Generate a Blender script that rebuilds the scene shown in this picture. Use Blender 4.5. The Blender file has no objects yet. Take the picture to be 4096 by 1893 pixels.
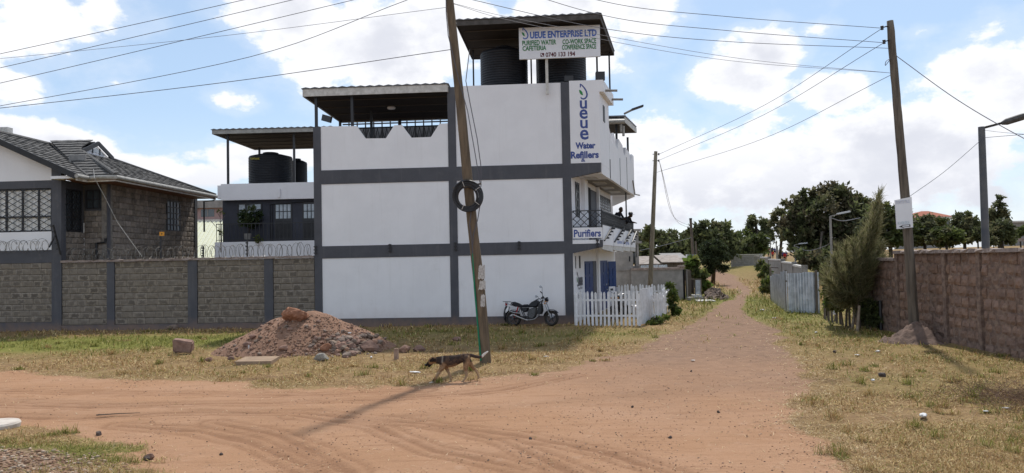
import bpy, bmesh, math, random
import numpy as np
from mathutils import Vector, Matrix, Euler, noise as mnoise

random.seed(7)
RNG = np.random.default_rng(11)
SC = bpy.context.scene
COL = SC.collection
R = math.radians

# ---------------------------------------------------------------- camera
EYE, FPX = 2.6, 3000.0
ROLL, PITCH = R(1.13), R(1.785)
cam_d = bpy.data.cameras.new('camera')
cam_d.sensor_width = 36.0
cam_d.lens = 36.0 * FPX / 4096.0
cam_d.clip_start, cam_d.clip_end = 0.1, 3000.0
cam = bpy.data.objects.new('camera', cam_d)
COL.objects.link(cam)
_r, _u = Vector((1, 0, 0)), Vector((0, -math.sin(PITCH), math.cos(PITCH)))
_f = Vector((0, math.cos(PITCH), math.sin(PITCH)))
_cx = _r * math.cos(ROLL) - _u * math.sin(ROLL)
_cy = _r * math.sin(ROLL) + _u * math.cos(ROLL)
cam.matrix_world = Matrix(((_cx.x, _cy.x, -_f.x, 0), (_cx.y, _cy.y, -_f.y, 0), (_cx.z, _cy.z, -_f.z, EYE), (0, 0, 0, 1)))
SC.camera = cam

# ---------------------------------------------------------------- light
SUN_AZ, SUN_EL = R(15), R(56)
sun_d = bpy.data.lights.new('sun', 'SUN')
sun_d.energy = 3.1
sun_d.angle = R(2.0)
sun_d.color = (1.0, 0.95, 0.87)
sun = bpy.data.objects.new('sun', sun_d)
COL.objects.link(sun)
_sd = Vector((math.sin(SUN_AZ) * math.cos(SUN_EL), math.cos(SUN_AZ) * math.cos(SUN_EL), math.sin(SUN_EL)))
sun.rotation_euler = _sd.to_track_quat('Z', 'Y').to_euler()
sun.location = (10, 20, 60)
SC.view_settings.view_transform = 'Standard'
SC.view_settings.look = 'None'
SC.view_settings.gamma = 1.0
SC.view_settings.use_curve_mapping = False
SC.view_settings.exposure = 0.36
SC.cycles.max_bounces = 6
SC.cycles.diffuse_bounces = 3
SC.cycles.transparent_max_bounces = 6
SC.cycles.use_denoising = True

def ray(px, py):
    """World direction seen at a photo pixel (4096 x 1893), y component 1."""
    u, v = (px - 2048.0) / FPX, -(py - 946.5) / FPX
    a = u * math.cos(ROLL) + v * math.sin(ROLL)
    b = -u * math.sin(ROLL) + v * math.cos(ROLL)
    d = _r * a + _u * b + _f
    return d / d.y
CAMP = Vector((0, 0, EYE))
def D(px, py, Y):                       # point of that sight line at depth Y
    return CAMP + ray(px, py) * Y
def G(px, py, z=0.0):                   # where that sight line meets the level z
    d = ray(px, py)
    return CAMP + d * ((z - EYE) / d.z)
def XY(px, py=1200):
    g = G(px, py); return (g.x, g.y)

# ---------------------------------------------------------------- sky
def nd(nt, typ, **kw):
    n = nt.nodes.new(typ)
    for k, v in kw.items():
        setattr(n, k, v)
    return n
def lk(nt, a, b): nt.links.new(a, b)
def mth(nt, op, a, b=None, c=None, clamp=False):
    n = nd(nt, 'ShaderNodeMath', operation=op, use_clamp=clamp)
    for i, x in enumerate((a, b, c)):
        if x is None: continue
        if isinstance(x, (int, float)): n.inputs[i].default_value = x
        else: lk(nt, x, n.inputs[i])
    return n.outputs[0]
def mixc(nt, fac, a, b, blend='MIX'):
    n = nd(nt, 'ShaderNodeMix', data_type='RGBA', blend_type=blend)
    for i, x in ((0, fac), (6, a), (7, b)):
        if isinstance(x, (int, float)): n.inputs[i].default_value = x
        elif isinstance(x, (tuple, list)): n.inputs[i].default_value = (*x[:3], 1)
        else: lk(nt, x, n.inputs[i])
    return n.outputs[2]
def ramp(nt, fac, lo, hi, smooth=True):
    n = nd(nt, 'ShaderNodeMapRange')
    if smooth: n.interpolation_type = 'SMOOTHSTEP'
    lk(nt, fac, n.inputs[0]); n.inputs[1].default_value = lo; n.inputs[2].default_value = hi
    return n.outputs[0]

def make_sky():
    w = bpy.data.worlds.new('World'); SC.world = w; w.use_nodes = True
    nt = w.node_tree; nt.nodes.clear()
    out = nd(nt, 'ShaderNodeOutputWorld'); bg = nd(nt, 'ShaderNodeBackground')
    bg.inputs[1].default_value = 0.115
    sky = nd(nt, 'ShaderNodeTexSky', sky_type='NISHITA')
    sky.sun_disc = False; sky.sun_elevation = SUN_EL; sky.sun_rotation = SUN_AZ
    sky.altitude = 1600; sky.air_density = 1.15; sky.dust_density = 1.6; sky.ozone_density = 1.0
    tc = nd(nt, 'ShaderNodeTexCoord')
    nrm = nd(nt, 'ShaderNodeVectorMath', operation='NORMALIZE'); lk(nt, tc.outputs['Generated'], nrm.inputs[0])
    dirv = nrm.outputs[0]
    sep = nd(nt, 'ShaderNodeSeparateXYZ'); lk(nt, dirv, sep.inputs[0])
    # clouds as seen from below: squash towards the horizon
    mp = nd(nt, 'ShaderNodeMapping'); mp.inputs['Scale'].default_value = (1, 1, 1.55); lk(nt, dirv, mp.inputs[0])
    def fbm(scale, detail, rough, off=0.0):
        n = nd(nt, 'ShaderNodeTexNoise'); n.inputs['Scale'].default_value = scale
        n.inputs['Detail'].default_value = detail; n.inputs['Roughness'].default_value = rough
        m2 = nd(nt, 'ShaderNodeVectorMath', operation='ADD'); lk(nt, mp.outputs[0], m2.inputs[0]); m2.inputs[1].default_value = (off, off * .7, off * 1.3)
        lk(nt, m2.outputs[0], n.inputs['Vector']); return n.outputs['Fac']
    n1 = fbm(5.5, 9, .58); n2 = fbm(16, 8, .6, 3.1); n3 = fbm(2.2, 4, .5, 7.7)
    # where the big cumulus stand: (pixel centre, angular radius px, aspect y)
    blobs = [(180, 130, 330, .75, 1.0), (420, 60, 200, .7, .9), (60, 330, 170, .7, .9), (1150, 60, 300, .5, 1.0), (1450, 180, 420, .55, 1.0), (1800, 120, 420, .6, 1.0), (2250, 120, 470, .8, 1.0), (2560, 60, 190, 1.0, 1.0),
             (1250, 300, 170, .6, .9), (2950, 330, 250, .7, 1.0), (3080, 230, 150, .9, 1.0), (3350, 370, 210, .6, 1.0), (3900, 270, 300, .5, .95), (4100, 420, 420, .45, .95),
             (3080, 700, 1150, .28, 1.0), (2700, 560, 300, .6, .95), (3600, 640, 600, .35, 1.0), (100, 560, 420, .24, .95), (600, 680, 420, .2, .9), (1050, 640, 360, .26, .95), (450, 330, 130, .3, .5), (920, 400, 110, .35, .45), (3260, 120, 90, .3, .35), (3700, 120, 130, .3, .45), (3950, 140, 170, .5, .5)]
    cov = None
    for px, py, rad, asp, amp in blobs:
        c = (ray(px, py)).normalized()
        sub = nd(nt, 'ShaderNodeVectorMath', operation='SUBTRACT'); lk(nt, dirv, sub.inputs[0]); sub.inputs[1].default_value = c
        scl = nd(nt, 'ShaderNodeVectorMath', operation='MULTIPLY'); lk(nt, sub.outputs[0], scl.inputs[0]); scl.inputs[1].default_value = (1, 1, 1 / asp)
        ln = nd(nt, 'ShaderNodeVectorMath', operation='LENGTH'); lk(nt, scl.outputs[0], ln.inputs[0])
        v = mth(nt, 'MULTIPLY_ADD', ln.outputs['Value'], -amp / (rad / FPX), amp)
        cov = v if cov is None else mth(nt, 'MAXIMUM', cov, v)
    cov = mth(nt, 'MAXIMUM', cov, -.35)
    # beyond the seen part the same kind of broken cloud goes on
    seen = mth(nt, 'MULTIPLY', ramp(nt, sep.outputs[1], .55, .75), ramp(nt, sep.outputs[2], .50, .36))
    free = mth(nt, 'MULTIPLY_ADD', n3, 3.4, -1.55)
    cmix = nd(nt, 'ShaderNodeMix', data_type='FLOAT'); lk(nt, seen, cmix.inputs[0]); lk(nt, free, cmix.inputs[2]); lk(nt, cov, cmix.inputs[3])
    f = mth(nt, 'MULTIPLY_ADD', n1, 2.1, cmix.outputs[0]); f = mth(nt, 'MULTIPLY_ADD', n2, 1.35, f)
    dens = ramp(nt, f, 1.86, 2.17)
    wisps = mth(nt, 'MULTIPLY', ramp(nt, f, 1.45, 2.0), .2)
    dens = mth(nt, 'MAXIMUM', dens, wisps)
    haze = ramp(nt, sep.outputs[2], .20, .0)
    dens = mth(nt, 'MAXIMUM', dens, mth(nt, 'MULTIPLY', haze, .5))
    core = mth(nt, 'MULTIPLY', ramp(nt, f, 1.98, 2.75), ramp(nt, n1, .36, .66))
    core = mth(nt, 'MAXIMUM', core, mth(nt, 'MULTIPLY', ramp(nt, sep.outputs[2], .17, .05), ramp(nt, n2, .25, .6)))
    ccol = mixc(nt, core, (7.35, 7.4, 7.6), (5.25, 5.4, 5.95))
    blue = mixc(nt, .55, sky.outputs[0], (3.7, 4.9, 6.4))
    lk(nt, mixc(nt, dens, blue, ccol), bg.inputs[0]); lk(nt, bg.outputs[0], out.inputs[0])
make_sky()
# ---------------------------------------------------------------- builders
WL = {}                                   # world location of objects that parent others
def link(o): COL.objects.link(o); return o
def tag(o, label=None, cat=None, group=None, kind=None):
    if label: o['label'] = label
    if cat: o['category'] = cat
    if group: o['group'] = group
    if kind: o['kind'] = kind
    return o
def thing(name, label, cat, loc=(0, 0, 0), group=None):
    o = link(bpy.data.objects.new(name, None)); o.empty_display_size = .2
    o.location = loc; WL[o.name] = Vector(loc)
    return tag(o, label, cat, group)

class MB:
    def __init__(s): s.v, s.f, s.mi = [], [], []
    def face(s, pts, m=0):
        b = len(s.v); s.v += [tuple(p) for p in pts]; s.f.append(tuple(range(b, b + len(pts)))); s.mi.append(m)
        return s
    def hexa(s, p, m=0):                   # p: 4 bottom + 4 top
        b = len(s.v); s.v += [tuple(q) for q in p]
        for q in ((3, 2, 1, 0), (4, 5, 6, 7), (0, 1, 5, 4), (1, 2, 6, 5), (2, 3, 7, 6), (3, 0, 4, 7)):
            s.f.append(tuple(b + i for i in q)); s.mi.append(m)
        return s
    def box(s, x0, x1, y0, y1, z0, z1, m=0):
        return s.hexa([(x0, y0, z0), (x1, y0, z0), (x1, y1, z0), (x0, y1, z0), (x0, y0, z1), (x1, y0, z1), (x1, y1, z1), (x0, y1, z1)], m)
    def obox(s, fr, s0, s1, n0, n1, z0, z1, m=0):
        P = fr.P
        return s.hexa([P(s0, n1, z0), P(s1, n1, z0), P(s1, n0, z0), P(s0, n0, z0), P(s0, n1, z1), P(s1, n1, z1), P(s1, n0, z1), P(s0, n0, z1)], m)
    def prism(s, pts, off, m=0):
        n = len(pts); b = len(s.v); off = Vector(off)
        s.v += [tuple(p) for p in pts] + [tuple(Vector(p) + off) for p in pts]
        s.f.append(tuple(range(b, b + n))); s.mi.append(m)
        s.f.append(tuple(range(b + 2 * n - 1, b + n - 1, -1))); s.mi.append(m)
        for i in range(n):
            j = (i + 1) % n
            s.f.append((b + j, b + i, b + n + i, b + n + j)); s.mi.append(m)
        return s
    def tube(s, pts, r, n=8, m=0, cap=True):
        pts = [Vector(p) for p in pts]; k = len(pts)
        rs = r if isinstance(r, (list, tuple)) else [r] * k
        rings = []
        up = None
        for i, p in enumerate(pts):
            t = (pts[min(i + 1, k - 1)] - pts[max(i - 1, 0)]).normalized()
            if up is None: up = Vector((0, 0, 1)) if abs(t.z) < .9 else Vector((1, 0, 0))
            a = t.cross(up)
            if a.length < 1e-6: a = t.orthogonal()
            a.normalize(); bb = a.cross(t).normalized(); up = bb
            b0 = len(s.v)
            s.v += [tuple(p + (a * math.cos(2 * math.pi * j / n) + bb * math.sin(2 * math.pi * j / n)) * rs[i]) for j in range(n)]
            rings.append(b0)
        for i in range(k - 1):
            for j in range(n):
                j2 = (j + 1) % n
                s.f.append((rings[i] + j, rings[i] + j2, rings[i + 1] + j2, rings[i + 1] + j)); s.mi.append(m)
        if cap:
            s.f.append(tuple(rings[0] + j for j in range(n - 1, -1, -1))); s.mi.append(m)
            s.f.append(tuple(rings[-1] + j for j in range(n))); s.mi.append(m)
        return s
    def bar(s, a, b, w, h=None, m=0):      # square bar from a to b
        a, b = Vector(a), Vector(b); h = h or w
        t = (b - a).normalized(); up = Vector((0, 0, 1)) if abs(t.z) < .95 else Vector((0, 1, 0))
        x = t.cross(up).normalized() * (w / 2); y = x.cross(t).normalized() * (h / 2)
        return s.hexa([a - x - y, a + x - y, a + x + y, a - x + y, b - x - y, b + x - y, b + x + y, b - x + y], m)
    def lathe(s, prof, c, n=24, m=0, axis='z'):
        rings = []
        for r, h in prof:
            b0 = len(s.v)
            for j in range(n):
                a = 2 * math.pi * j / n
                q = (r * math.cos(a), r * math.sin(a), h)
                if axis == 'y': q = (q[0], q[2], q[1])
                s.v.append((c[0] + q[0], c[1] + q[1], c[2] + q[2]))
            rings.append(b0)
        for i in range(len(rings) - 1):
            for j in range(n):
                j2 = (j + 1) % n
                q = (rings[i] + j, rings[i] + j2, rings[i + 1] + j2, rings[i + 1] + j)
                s.f.append(q if axis == 'z' else q[::-1]); s.mi.append(m)
        return s
    def build(s, name, mats, parent=None, smooth=False, origin=None):
        me = bpy.data.meshes.new(name)
        mats = mats if isinstance(mats, (list, tuple)) else [mats]
        for x in mats: me.materials.append(x)
        v = np.array(s.v, dtype=np.float64).reshape(-1, 3)
        if parent is not None: o0 = world_of(parent)
        elif origin is not None: o0 = Vector(origin)
        else: o0 = Vector(((v[:, 0].min() + v[:, 0].max()) / 2, (v[:, 1].min() + v[:, 1].max()) / 2, v[:, 2].min()))
        v = v - np.array(o0)
        me.from_pydata([tuple(q) for q in v], [], s.f)
        if len(mats) > 1: me.polygons.foreach_set('material_index', s.mi)
        if smooth: me.polygons.foreach_set('use_smooth', [True] * len(me.polygons))
        me.update()
        o = link(bpy.data.objects.new(name, me))
        if parent is not None:
            o.parent = parent; WL[o.name] = o0.copy()
        else:
            o.location = o0; WL[o.name] = Vector(o0)
        return o
def world_of(o): return WL.get(o.name, Vector((0, 0, 0)))

def np_mesh(name, verts, faces_idx, nper, mat, parent=None, colors=None, smooth=False, origin=(0, 0, 0), uniform=True):
    """verts (N,3), faces_idx flat int array with nper vertices each."""
    me = bpy.data.meshes.new(name)
    o0 = world_of(parent) if parent is not None else Vector(origin)
    verts = np.asarray(verts, dtype=np.float32) - np.array(o0, dtype=np.float32)
    nf = len(faces_idx) // nper
    me.vertices.add(len(verts)); me.vertices.foreach_set('co', verts.ravel())
    me.loops.add(len(faces_idx)); me.loops.foreach_set('vertex_index', np.asarray(faces_idx, dtype=np.int32))
    me.polygons.add(nf)
    me.polygons.foreach_set('loop_start', np.arange(0, nf * nper, nper, dtype=np.int32))
    me.polygons.foreach_set('loop_total', np.full(nf, nper, dtype=np.int32))
    if smooth: me.polygons.foreach_set('use_smooth', np.ones(nf, dtype=bool))
    me.update(calc_edges=True)
    if colors is not None:
        for nm, c in colors.items():
            at = me.color_attributes.new(nm, 'FLOAT_COLOR', 'POINT')
            cc = np.ones((len(verts), 4), dtype=np.float32); cc[:, :c.shape[1]] = c
            at.data.foreach_set('color', cc.ravel())
    for x in (mat if isinstance(mat, (list, tuple)) else [mat]): me.materials.append(x)
    o = link(bpy.data.objects.new(name, me))
    if parent is not None: o.parent = parent; WL[o.name] = Vector(o0)
    else: o.location = o0; WL[o.name] = Vector(o0)
    return o

def place(name, mesh, parent, loc, rot=(0, 0, 0), scale=(1, 1, 1)):
    o = link(bpy.data.objects.new(name, mesh))
    if parent is not None:
        o.parent = parent; o.location = Vector(loc) - world_of(parent)
    else: o.location = loc
    o.rotation_euler = rot; o.scale = scale
    WL[o.name] = Vector(loc)
    return o
def children_of(o): return [c for c in o.children]
def copy_tree(o, parent=None):
    c = link(o.copy()); c.parent = parent
    for ch in children_of(o): copy_tree(ch, c)
    return c

class FR:
    """Upright wall plane: s runs along d, n sticks out of its face, z is up."""
    def __init__(s, p0, d):
        s.p = Vector((p0[0], p0[1], 0)); s.d = Vector((d[0], d[1], 0)).normalized(); s.n = Vector((s.d.y, -s.d.x, 0))
        s.ang = math.atan2(s.d.y, s.d.x)
    def P(s, a, n, z): return s.p + s.d * a + s.n * n + Vector((0, 0, z))
    def sz(s, px, py, n=0.0):
        r = ray(px, py); p = s.p + s.n * n
        t = (p - CAMP).dot(s.n) / r.dot(s.n)
        q = CAMP + r * t
        return ((q - s.p).dot(s.d), q.z)
    def W(s, px, py, n=0.0):
        a, z = s.sz(px, py, n); return s.P(a, n, z)
    def rect(s, mb, a, b, n0, n1, m=0):    # a, b photo pixels of opposite corners on the face n1
        s0, z1 = s.sz(*a, n1); s1, z0 = s.sz(*b, n1)
        return mb.obox(s, s0, s1, n0, n1, z0, z1, m)
    def poly(s, mb, pxs, n0, n1, m=0):
        pts = [s.P(*(lambda q: (q[0], n1, q[1]))(s.sz(x, y, n1))) for x, y in pxs]
        return mb.prism(pts, s.n * (n0 - n1), m)

# ---------------------------------------------------------------- materials
MATS = {}
def mat(name, c1, c2=None, scale=3.0, detail=6, rough=.85, bump=0.0, bscale=None, metal=0.0, rand=0.0, spec=.3,
        stain=None, sscale=1.2, slo=.55, shi=.75, attr=None, coord='world', fine=0.0, stretch=None, trans=0.0):
    if name in MATS: return MATS[name]
    m = bpy.data.materials.new(name); m.use_nodes = True; nt = m.node_tree
    b = nt.nodes['Principled BSDF']
    b.inputs['Roughness'].default_value = rough; b.inputs['Metallic'].default_value = metal
    b.inputs['Specular IOR Level'].default_value = spec
    if coord == 'world': pos = nd(nt, 'ShaderNodeNewGeometry').outputs['Position']
    else: pos = nd(nt, 'ShaderNodeTexCoord').outputs['Object']
    if stretch:
        mp = nd(nt, 'ShaderNodeMapping'); mp.inputs['Scale'].default_value = stretch; lk(nt, pos, mp.inputs[0]); pos = mp.outputs[0]
    def noise(sc, det=6, ro=.6):
        n = nd(nt, 'ShaderNodeTexNoise'); n.inputs['Scale'].default_value = sc; n.inputs['Detail'].default_value = det
        n.inputs['Roughness'].default_value = ro; lk(nt, pos, n.inputs['Vector']); return n.outputs['Fac']
    c = None
    if attr:
        a = nd(nt, 'ShaderNodeVertexColor'); a.layer_name = attr; c = a.outputs['Color']
        if c2 is not None: c = mixc(nt, ramp(nt, noise(scale, detail), .35, .65), c, mixc(nt, 1.0, c, c2, 'MULTIPLY'))
    elif c2 is not None: c = mixc(nt, ramp(nt, noise(scale, detail), .32, .68), c1, c2)
    if stain is not None: c = mixc(nt, ramp(nt, noise(sscale, 8, .65), slo, shi), c if c is not None else c1, stain)
    if fine:
        f = mth(nt, 'MULTIPLY_ADD', noise(60, 3, .7), fine * 2, 1 - fine)
        g = nd(nt, 'ShaderNodeCombineColor')
        for i in range(3): lk(nt, f, g.inputs[i])
        c = mixc(nt, 1.0, c if c is not None else c1, g.outputs[0], 'MULTIPLY')
    if rand:
        oi = nd(nt, 'ShaderNodeObjectInfo')
        hs = nd(nt, 'ShaderNodeHueSaturation')
        lk(nt, mth(nt, 'MULTIPLY_ADD', oi.outputs['Random'], 2 * rand, 1 - rand), hs.inputs['Value'])
        fr = mth(nt, 'FRACT', mth(nt, 'MULTIPLY', oi.outputs['Random'], 17.31))
        lk(nt, mth(nt, 'MULTIPLY_ADD', fr, .9 * rand, 1 - .45 * rand), hs.inputs['Saturation'])
        lk(nt, mth(nt, 'MULTIPLY_ADD', fr, .03 * rand, .5 - .015 * rand), hs.inputs['Hue'])
        if c is None: hs.inputs['Color'].default_value = (*c1, 1)
        else: lk(nt, c, hs.inputs['Color'])
        c = hs.outputs[0]
    if c is None: b.inputs['Base Color'].default_value = (*c1, 1)
    else: lk(nt, c, b.inputs['Base Color'])
    if bump:
        bp = nd(nt, 'ShaderNodeBump'); bp.inputs['Strength'].default_value = bump; bp.inputs['Distance'].default_value = .02
        lk(nt, noise(bscale or scale * 6, 6, .65), bp.inputs['Height']); lk(nt, bp.outputs[0], b.inputs['Normal'])
    if trans:
        tr = nd(nt, 'ShaderNodeBsdfTranslucent'); mx = nd(nt, 'ShaderNodeMixShader'); mx.inputs[0].default_value = trans
        if c is None: tr.inputs[0].default_value = (*c1, 1)
        else: lk(nt, c, tr.inputs[0])
        lk(nt, b.outputs[0], mx.inputs[1]); lk(nt, tr.outputs[0], mx.inputs[2])
        lk(nt, mx.outputs[0], nt.nodes['Material Output'].inputs[0])
    MATS[name] = m
    return m
M_WHITE = mat('white_paint', (.80, .79, .81), (.76, .75, .77), 1.1, rough=.7, bump=.12, bscale=40, stain=(.60, .58, .57), sscale=.9, slo=.60, shi=.95)
M_GREY = mat('charcoal_paint', (.084, .085, .098), (.071, .072, .084), 2, rough=.6, bump=.25, bscale=55, stain=(.13, .125, .13), sscale=2.5, slo=.58, shi=.85)
def weather(m, streak=.18, dust=.0, top=.5):
    """faint rain streaks down the plaster and red dust splashed on its foot"""
    nt = m.node_tree; b = nt.nodes['Principled BSDF']; src = b.inputs['Base Color'].links[0].from_socket
    pos = nd(nt, 'ShaderNodeNewGeometry').outputs['Position']
    mp = nd(nt, 'ShaderNodeMapping'); mp.inputs['Scale'].default_value = (3.2, 3.2, .22); lk(nt, pos, mp.inputs[0])
    n = nd(nt, 'ShaderNodeTexNoise'); n.inputs['Scale'].default_value = 1.6; n.inputs['Detail'].default_value = 8; n.inputs['Roughness'].default_value = .65; lk(nt, mp.outputs[0], n.inputs['Vector'])
    c = mixc(nt, mth(nt, 'MULTIPLY', ramp(nt, n.outputs['Fac'], .52, .78), streak), src, (.42, .40, .37))
    if dust:
        n2 = nd(nt, 'ShaderNodeTexNoise'); n2.inputs['Scale'].default_value = 4; n2.inputs['Detail'].default_value = 8; lk(nt, pos, n2.inputs['Vector'])
        sp = nd(nt, 'ShaderNodeSeparateXYZ'); lk(nt, pos, sp.inputs[0])
        h = mth(nt, 'ADD', sp.outputs[2], mth(nt, 'MULTIPLY', n2.outputs['Fac'], -.7))
        c = mixc(nt, mth(nt, 'MULTIPLY', ramp(nt, h, top - .35, -.45), dust), c, (.30, .19, .13))
    lk(nt, c, b.inputs['Base Color'])
weather(M_WHITE, .13, .25, .9); weather(M_GREY, .10, .55, .55)
def stone_mat():
    m = mat('quarry_stone', (.265, .228, .188), (.20, .17, .14), 6, 10, rough=.95, bump=.9, bscale=24, rand=.13, stain=(.12, .105, .09), sscale=1.1, slo=.58, shi=.8, fine=.25)
    nt = m.node_tree; b = nt.nodes['Principled BSDF']; src = b.inputs['Base Color'].links[0].from_socket
    tc = nd(nt, 'ShaderNodeTexCoord'); sp = nd(nt, 'ShaderNodeSeparateXYZ'); lk(nt, tc.outputs['Object'], sp.inputs[0])
    n = nd(nt, 'ShaderNodeTexNoise'); n.inputs['Scale'].default_value = 11; n.inputs['Detail'].default_value = 7; lk(nt, nd(nt, 'ShaderNodeNewGeometry').outputs['Position'], n.inputs['Vector'])
    d = mth(nt, 'MAXIMUM', mth(nt, 'ABSOLUTE', sp.outputs[0]), mth(nt, 'ABSOLUTE', sp.outputs[2]))
    f = mth(nt, 'ADD', d, mth(nt, 'MULTIPLY', mth(nt, 'SUBTRACT', n.outputs['Fac'], .5), .75))
    oi = nd(nt, 'ShaderNodeObjectInfo')
    k = mth(nt, 'MULTIPLY', ramp(nt, f, .42, .22), mth(nt, 'MULTIPLY', oi.outputs['Random'], .85))
    lk(nt, mixc(nt, k, src, (.085, .072, .06)), b.inputs['Base Color'])
    return m
M_STONE = stone_mat()
M_STONE2 = mat('rough_stone_wall', (.27, .23, .195), (.175, .15, .127), 6, 10, rough=.95, bump=.9, bscale=22, rand=.26, fine=.25)
M_MORTAR = mat('mortar', (.25, .225, .20), (.16, .145, .13), 6, rough=.95, bump=.6, bscale=30, fine=.2)
M_MUD = mat('mud_brick', (.26, .172, .13), (.185, .12, .092), 4, 10, rough=.95, bump=1.0, bscale=16, rand=.16, stain=(.31, .22, .165), sscale=2.4, slo=.58, shi=.72, fine=.25)
M_MUDM = mat('mud_mortar', (.28, .20, .155), (.14, .095, .078), 7, 8, rough=.95, bump=1.0, bscale=25, fine=.25)
M_CEMENT = mat('cement', (.30, .285, .27), (.22, .21, .20), 2.5, 10, rough=.92, bump=.35, bscale=25, stain=(.14, .135, .13), sscale=1.4, slo=.55, shi=.85)
M_COPING = mat('coping_cement', (.33, .27, .24), (.22, .17, .15), 5, 8, rough=.95, bump=.8, bscale=20)
M_TILE = mat('stone_coated_tile', (.135, .13, .125), (.085, .082, .08), 5, 8, rough=.85, bump=.6, bscale=50, rand=.12, fine=.3)
M_DARKTRIM = mat('black_trim', (.022, .022, .025), (.03, .03, .032), 4, rough=.5)
M_BLACKMET = mat('black_metal', (.018, .018, .022), None, rough=.45, spec=.5)
M_GUTTER = mat('gutter_paint', (.38, .37, .345), (.27, .26, .24), 6, rough=.5, stain=(.22, .19, .16), sscale=5, slo=.6, shi=.8)
M_WOODSOFF = mat('brown_soffit', (.16, .075, .045), (.10, .05, .035), 3, rough=.7)
M_GLASS = mat('window_glass', (.05, .06, .07), None, rough=.06, spec=.9)
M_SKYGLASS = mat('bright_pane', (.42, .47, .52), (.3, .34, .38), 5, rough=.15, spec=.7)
M_CURTAIN = mat('curtain', (.80, .79, .77), (.5, .5, .49), 1, 2, rough=.9, stretch=(9, 1, .1))
M_DARKIN = mat('dark_interior', (.022, .022, .026), None, rough=.9)
M_TANK = mat('black_tank_plastic', (.011, .012, .016), (.018, .019, .024), 2, rough=.5, spec=.35)
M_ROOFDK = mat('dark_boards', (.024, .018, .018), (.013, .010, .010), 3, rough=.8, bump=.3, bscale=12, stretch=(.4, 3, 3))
M_BATTEN = mat('pale_batten', (.075, .066, .06), None, rough=.8)
M_SHEET = mat('roof_sheet', (.17, .17, .18), (.12, .12, .13), 4, rough=.45, metal=.3)
M_FASCIA = mat('white_fascia', (.62, .60, .57), (.46, .44, .41), 6, rough=.7, bump=.3, stain=(.25, .22, .19), sscale=9, slo=.64, shi=.72)
M_GALV = mat('galvanised_zinc', (.70, .74, .80), (.46, .50, .55), 3, rough=.32, metal=.7, spec=.5, stain=(.30, .29, .29), sscale=3.5, slo=.6, shi=.75)
M_WOODPOLE = mat('weathered_pole', (.185, .14, .095), (.10, .078, .056), 2.2, 10, rough=.85, bump=.8, bscale=9, stretch=(6, 6, .5), fine=.2)
M_WOODPOLE2 = mat('grey_pole', (.17, .14, .11), (.085, .07, .057), 2.2, 10, rough=.9, bump=.8, bscale=9, stretch=(6, 6, .5), fine=.2)
M_WIRE = mat('wire_black', (.10, .10, .12), None, rough=.6)
M_WIRE2 = mat('wire_grey', (.2, .2, .22), None, rough=.5)
M_BLUE = mat('letter_blue', (.055, .085, .27), None, rough=.5)
M_BLUE3 = mat('letter_bright_blue', (.06, .13, .45), None, rough=.4)
M_GREEN = mat('letter_green', (.01, .16, .035), None, rough=.5)
M_LEAFG = mat('logo_leaf', (.02, .22, .05), None, rough=.5)
M_MAROON = mat('letter_maroon', (.10, .012, .022), None, rough=.5)
M_SIGN = mat('sign_white', (.74, .74, .77), (.69, .69, .72), 2, rough=.35, spec=.4)
M_DOORBLUE = mat('door_blue', (.004, .036, .17), (.003, .026, .12), 3, rough=.4, spec=.45)
M_BARK = mat('tree_bark', (.075, .058, .044), (.045, .036, .028), 5, 8, rough=.95)
M_PICKET = mat('picket_white', (.72, .72, .74), (.6, .6, .61), 7, rough=.6, rand=.08, stain=(.38, .35, .31), sscale=3, slo=.66, shi=.85)
M_ROOMGREY = mat('shade_paint', (.20, .205, .225), None, rough=.8)

# ---------------------------------------------------------------- text
def text_mesh(body, fr, s0, s1, z0, z1, n, m, name, parent, bold=.02, depth=.004):
    cu = bpy.data.curves.new(name, 'FONT'); cu.body = body; cu.size = 1; cu.offset = bold; cu.extrude = 0; cu.resolution_u = 3
    to = bpy.data.objects.new(name, cu); COL.objects.link(to)
    dg = bpy.context.evaluated_depsgraph_get(); dg.update()
    me = bpy.data.meshes.new_from_object(to.evaluated_get(dg))
    bpy.data.objects.remove(to); bpy.data.curves.remove(cu)
    v = np.empty(len(me.vertices) * 3); me.vertices.foreach_get('co', v); v = v.reshape(-1, 3)
    lo, hi = v.min(0), v.max(0)
    o0 = world_of(parent)
    out = np.empty_like(v)
    for i, q in enumerate(v):
        p = fr.P(s0 + (q[0] - lo[0]) / (hi[0] - lo[0]) * (s1 - s0), n, z0 + (q[1] - lo[1]) / (hi[1] - lo[1]) * (z1 - z0)) - o0
        out[i] = p
    me.vertices.foreach_set('co', out.ravel()); me.materials.clear(); me.materials.append(m); me.update()
    o = link(bpy.data.objects.new(name, me)); o.parent = parent
    return o
def text_px(body, fr, a, b, n, m, name, parent, bold=.02):
    """a: photo pixel of the upper left, b: of the lower right corner of the words"""
    s0, z1 = fr.sz(*a, n); s1, z0 = fr.sz(*b, n)
    return text_mesh(body, fr, s0, s1, z0, z1, n, m, name, parent, bold)
def stroke(mb, fr, pts, ws, n, m=0):
    """flat ribbon through (s,z) points with widths"""
    k = len(pts); L, Rr = [], []
    for i, p in enumerate(pts):
        a, b = pts[max(i - 1, 0)], pts[min(i + 1, k - 1)]
        tx, tz = b[0] - a[0], b[1] - a[1]; l = math.hypot(tx, tz) or 1
        w = ws[i] / 2
        L.append((p[0] - tz / l * w, p[1] + tx / l * w)); Rr.append((p[0] + tz / l * w, p[1] - tx / l * w))
    for i in range(k - 1):
        mb.face([fr.P(q[0], n, q[1]) for q in (L[i], L[i + 1], Rr[i + 1], Rr[i])], m)
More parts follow.
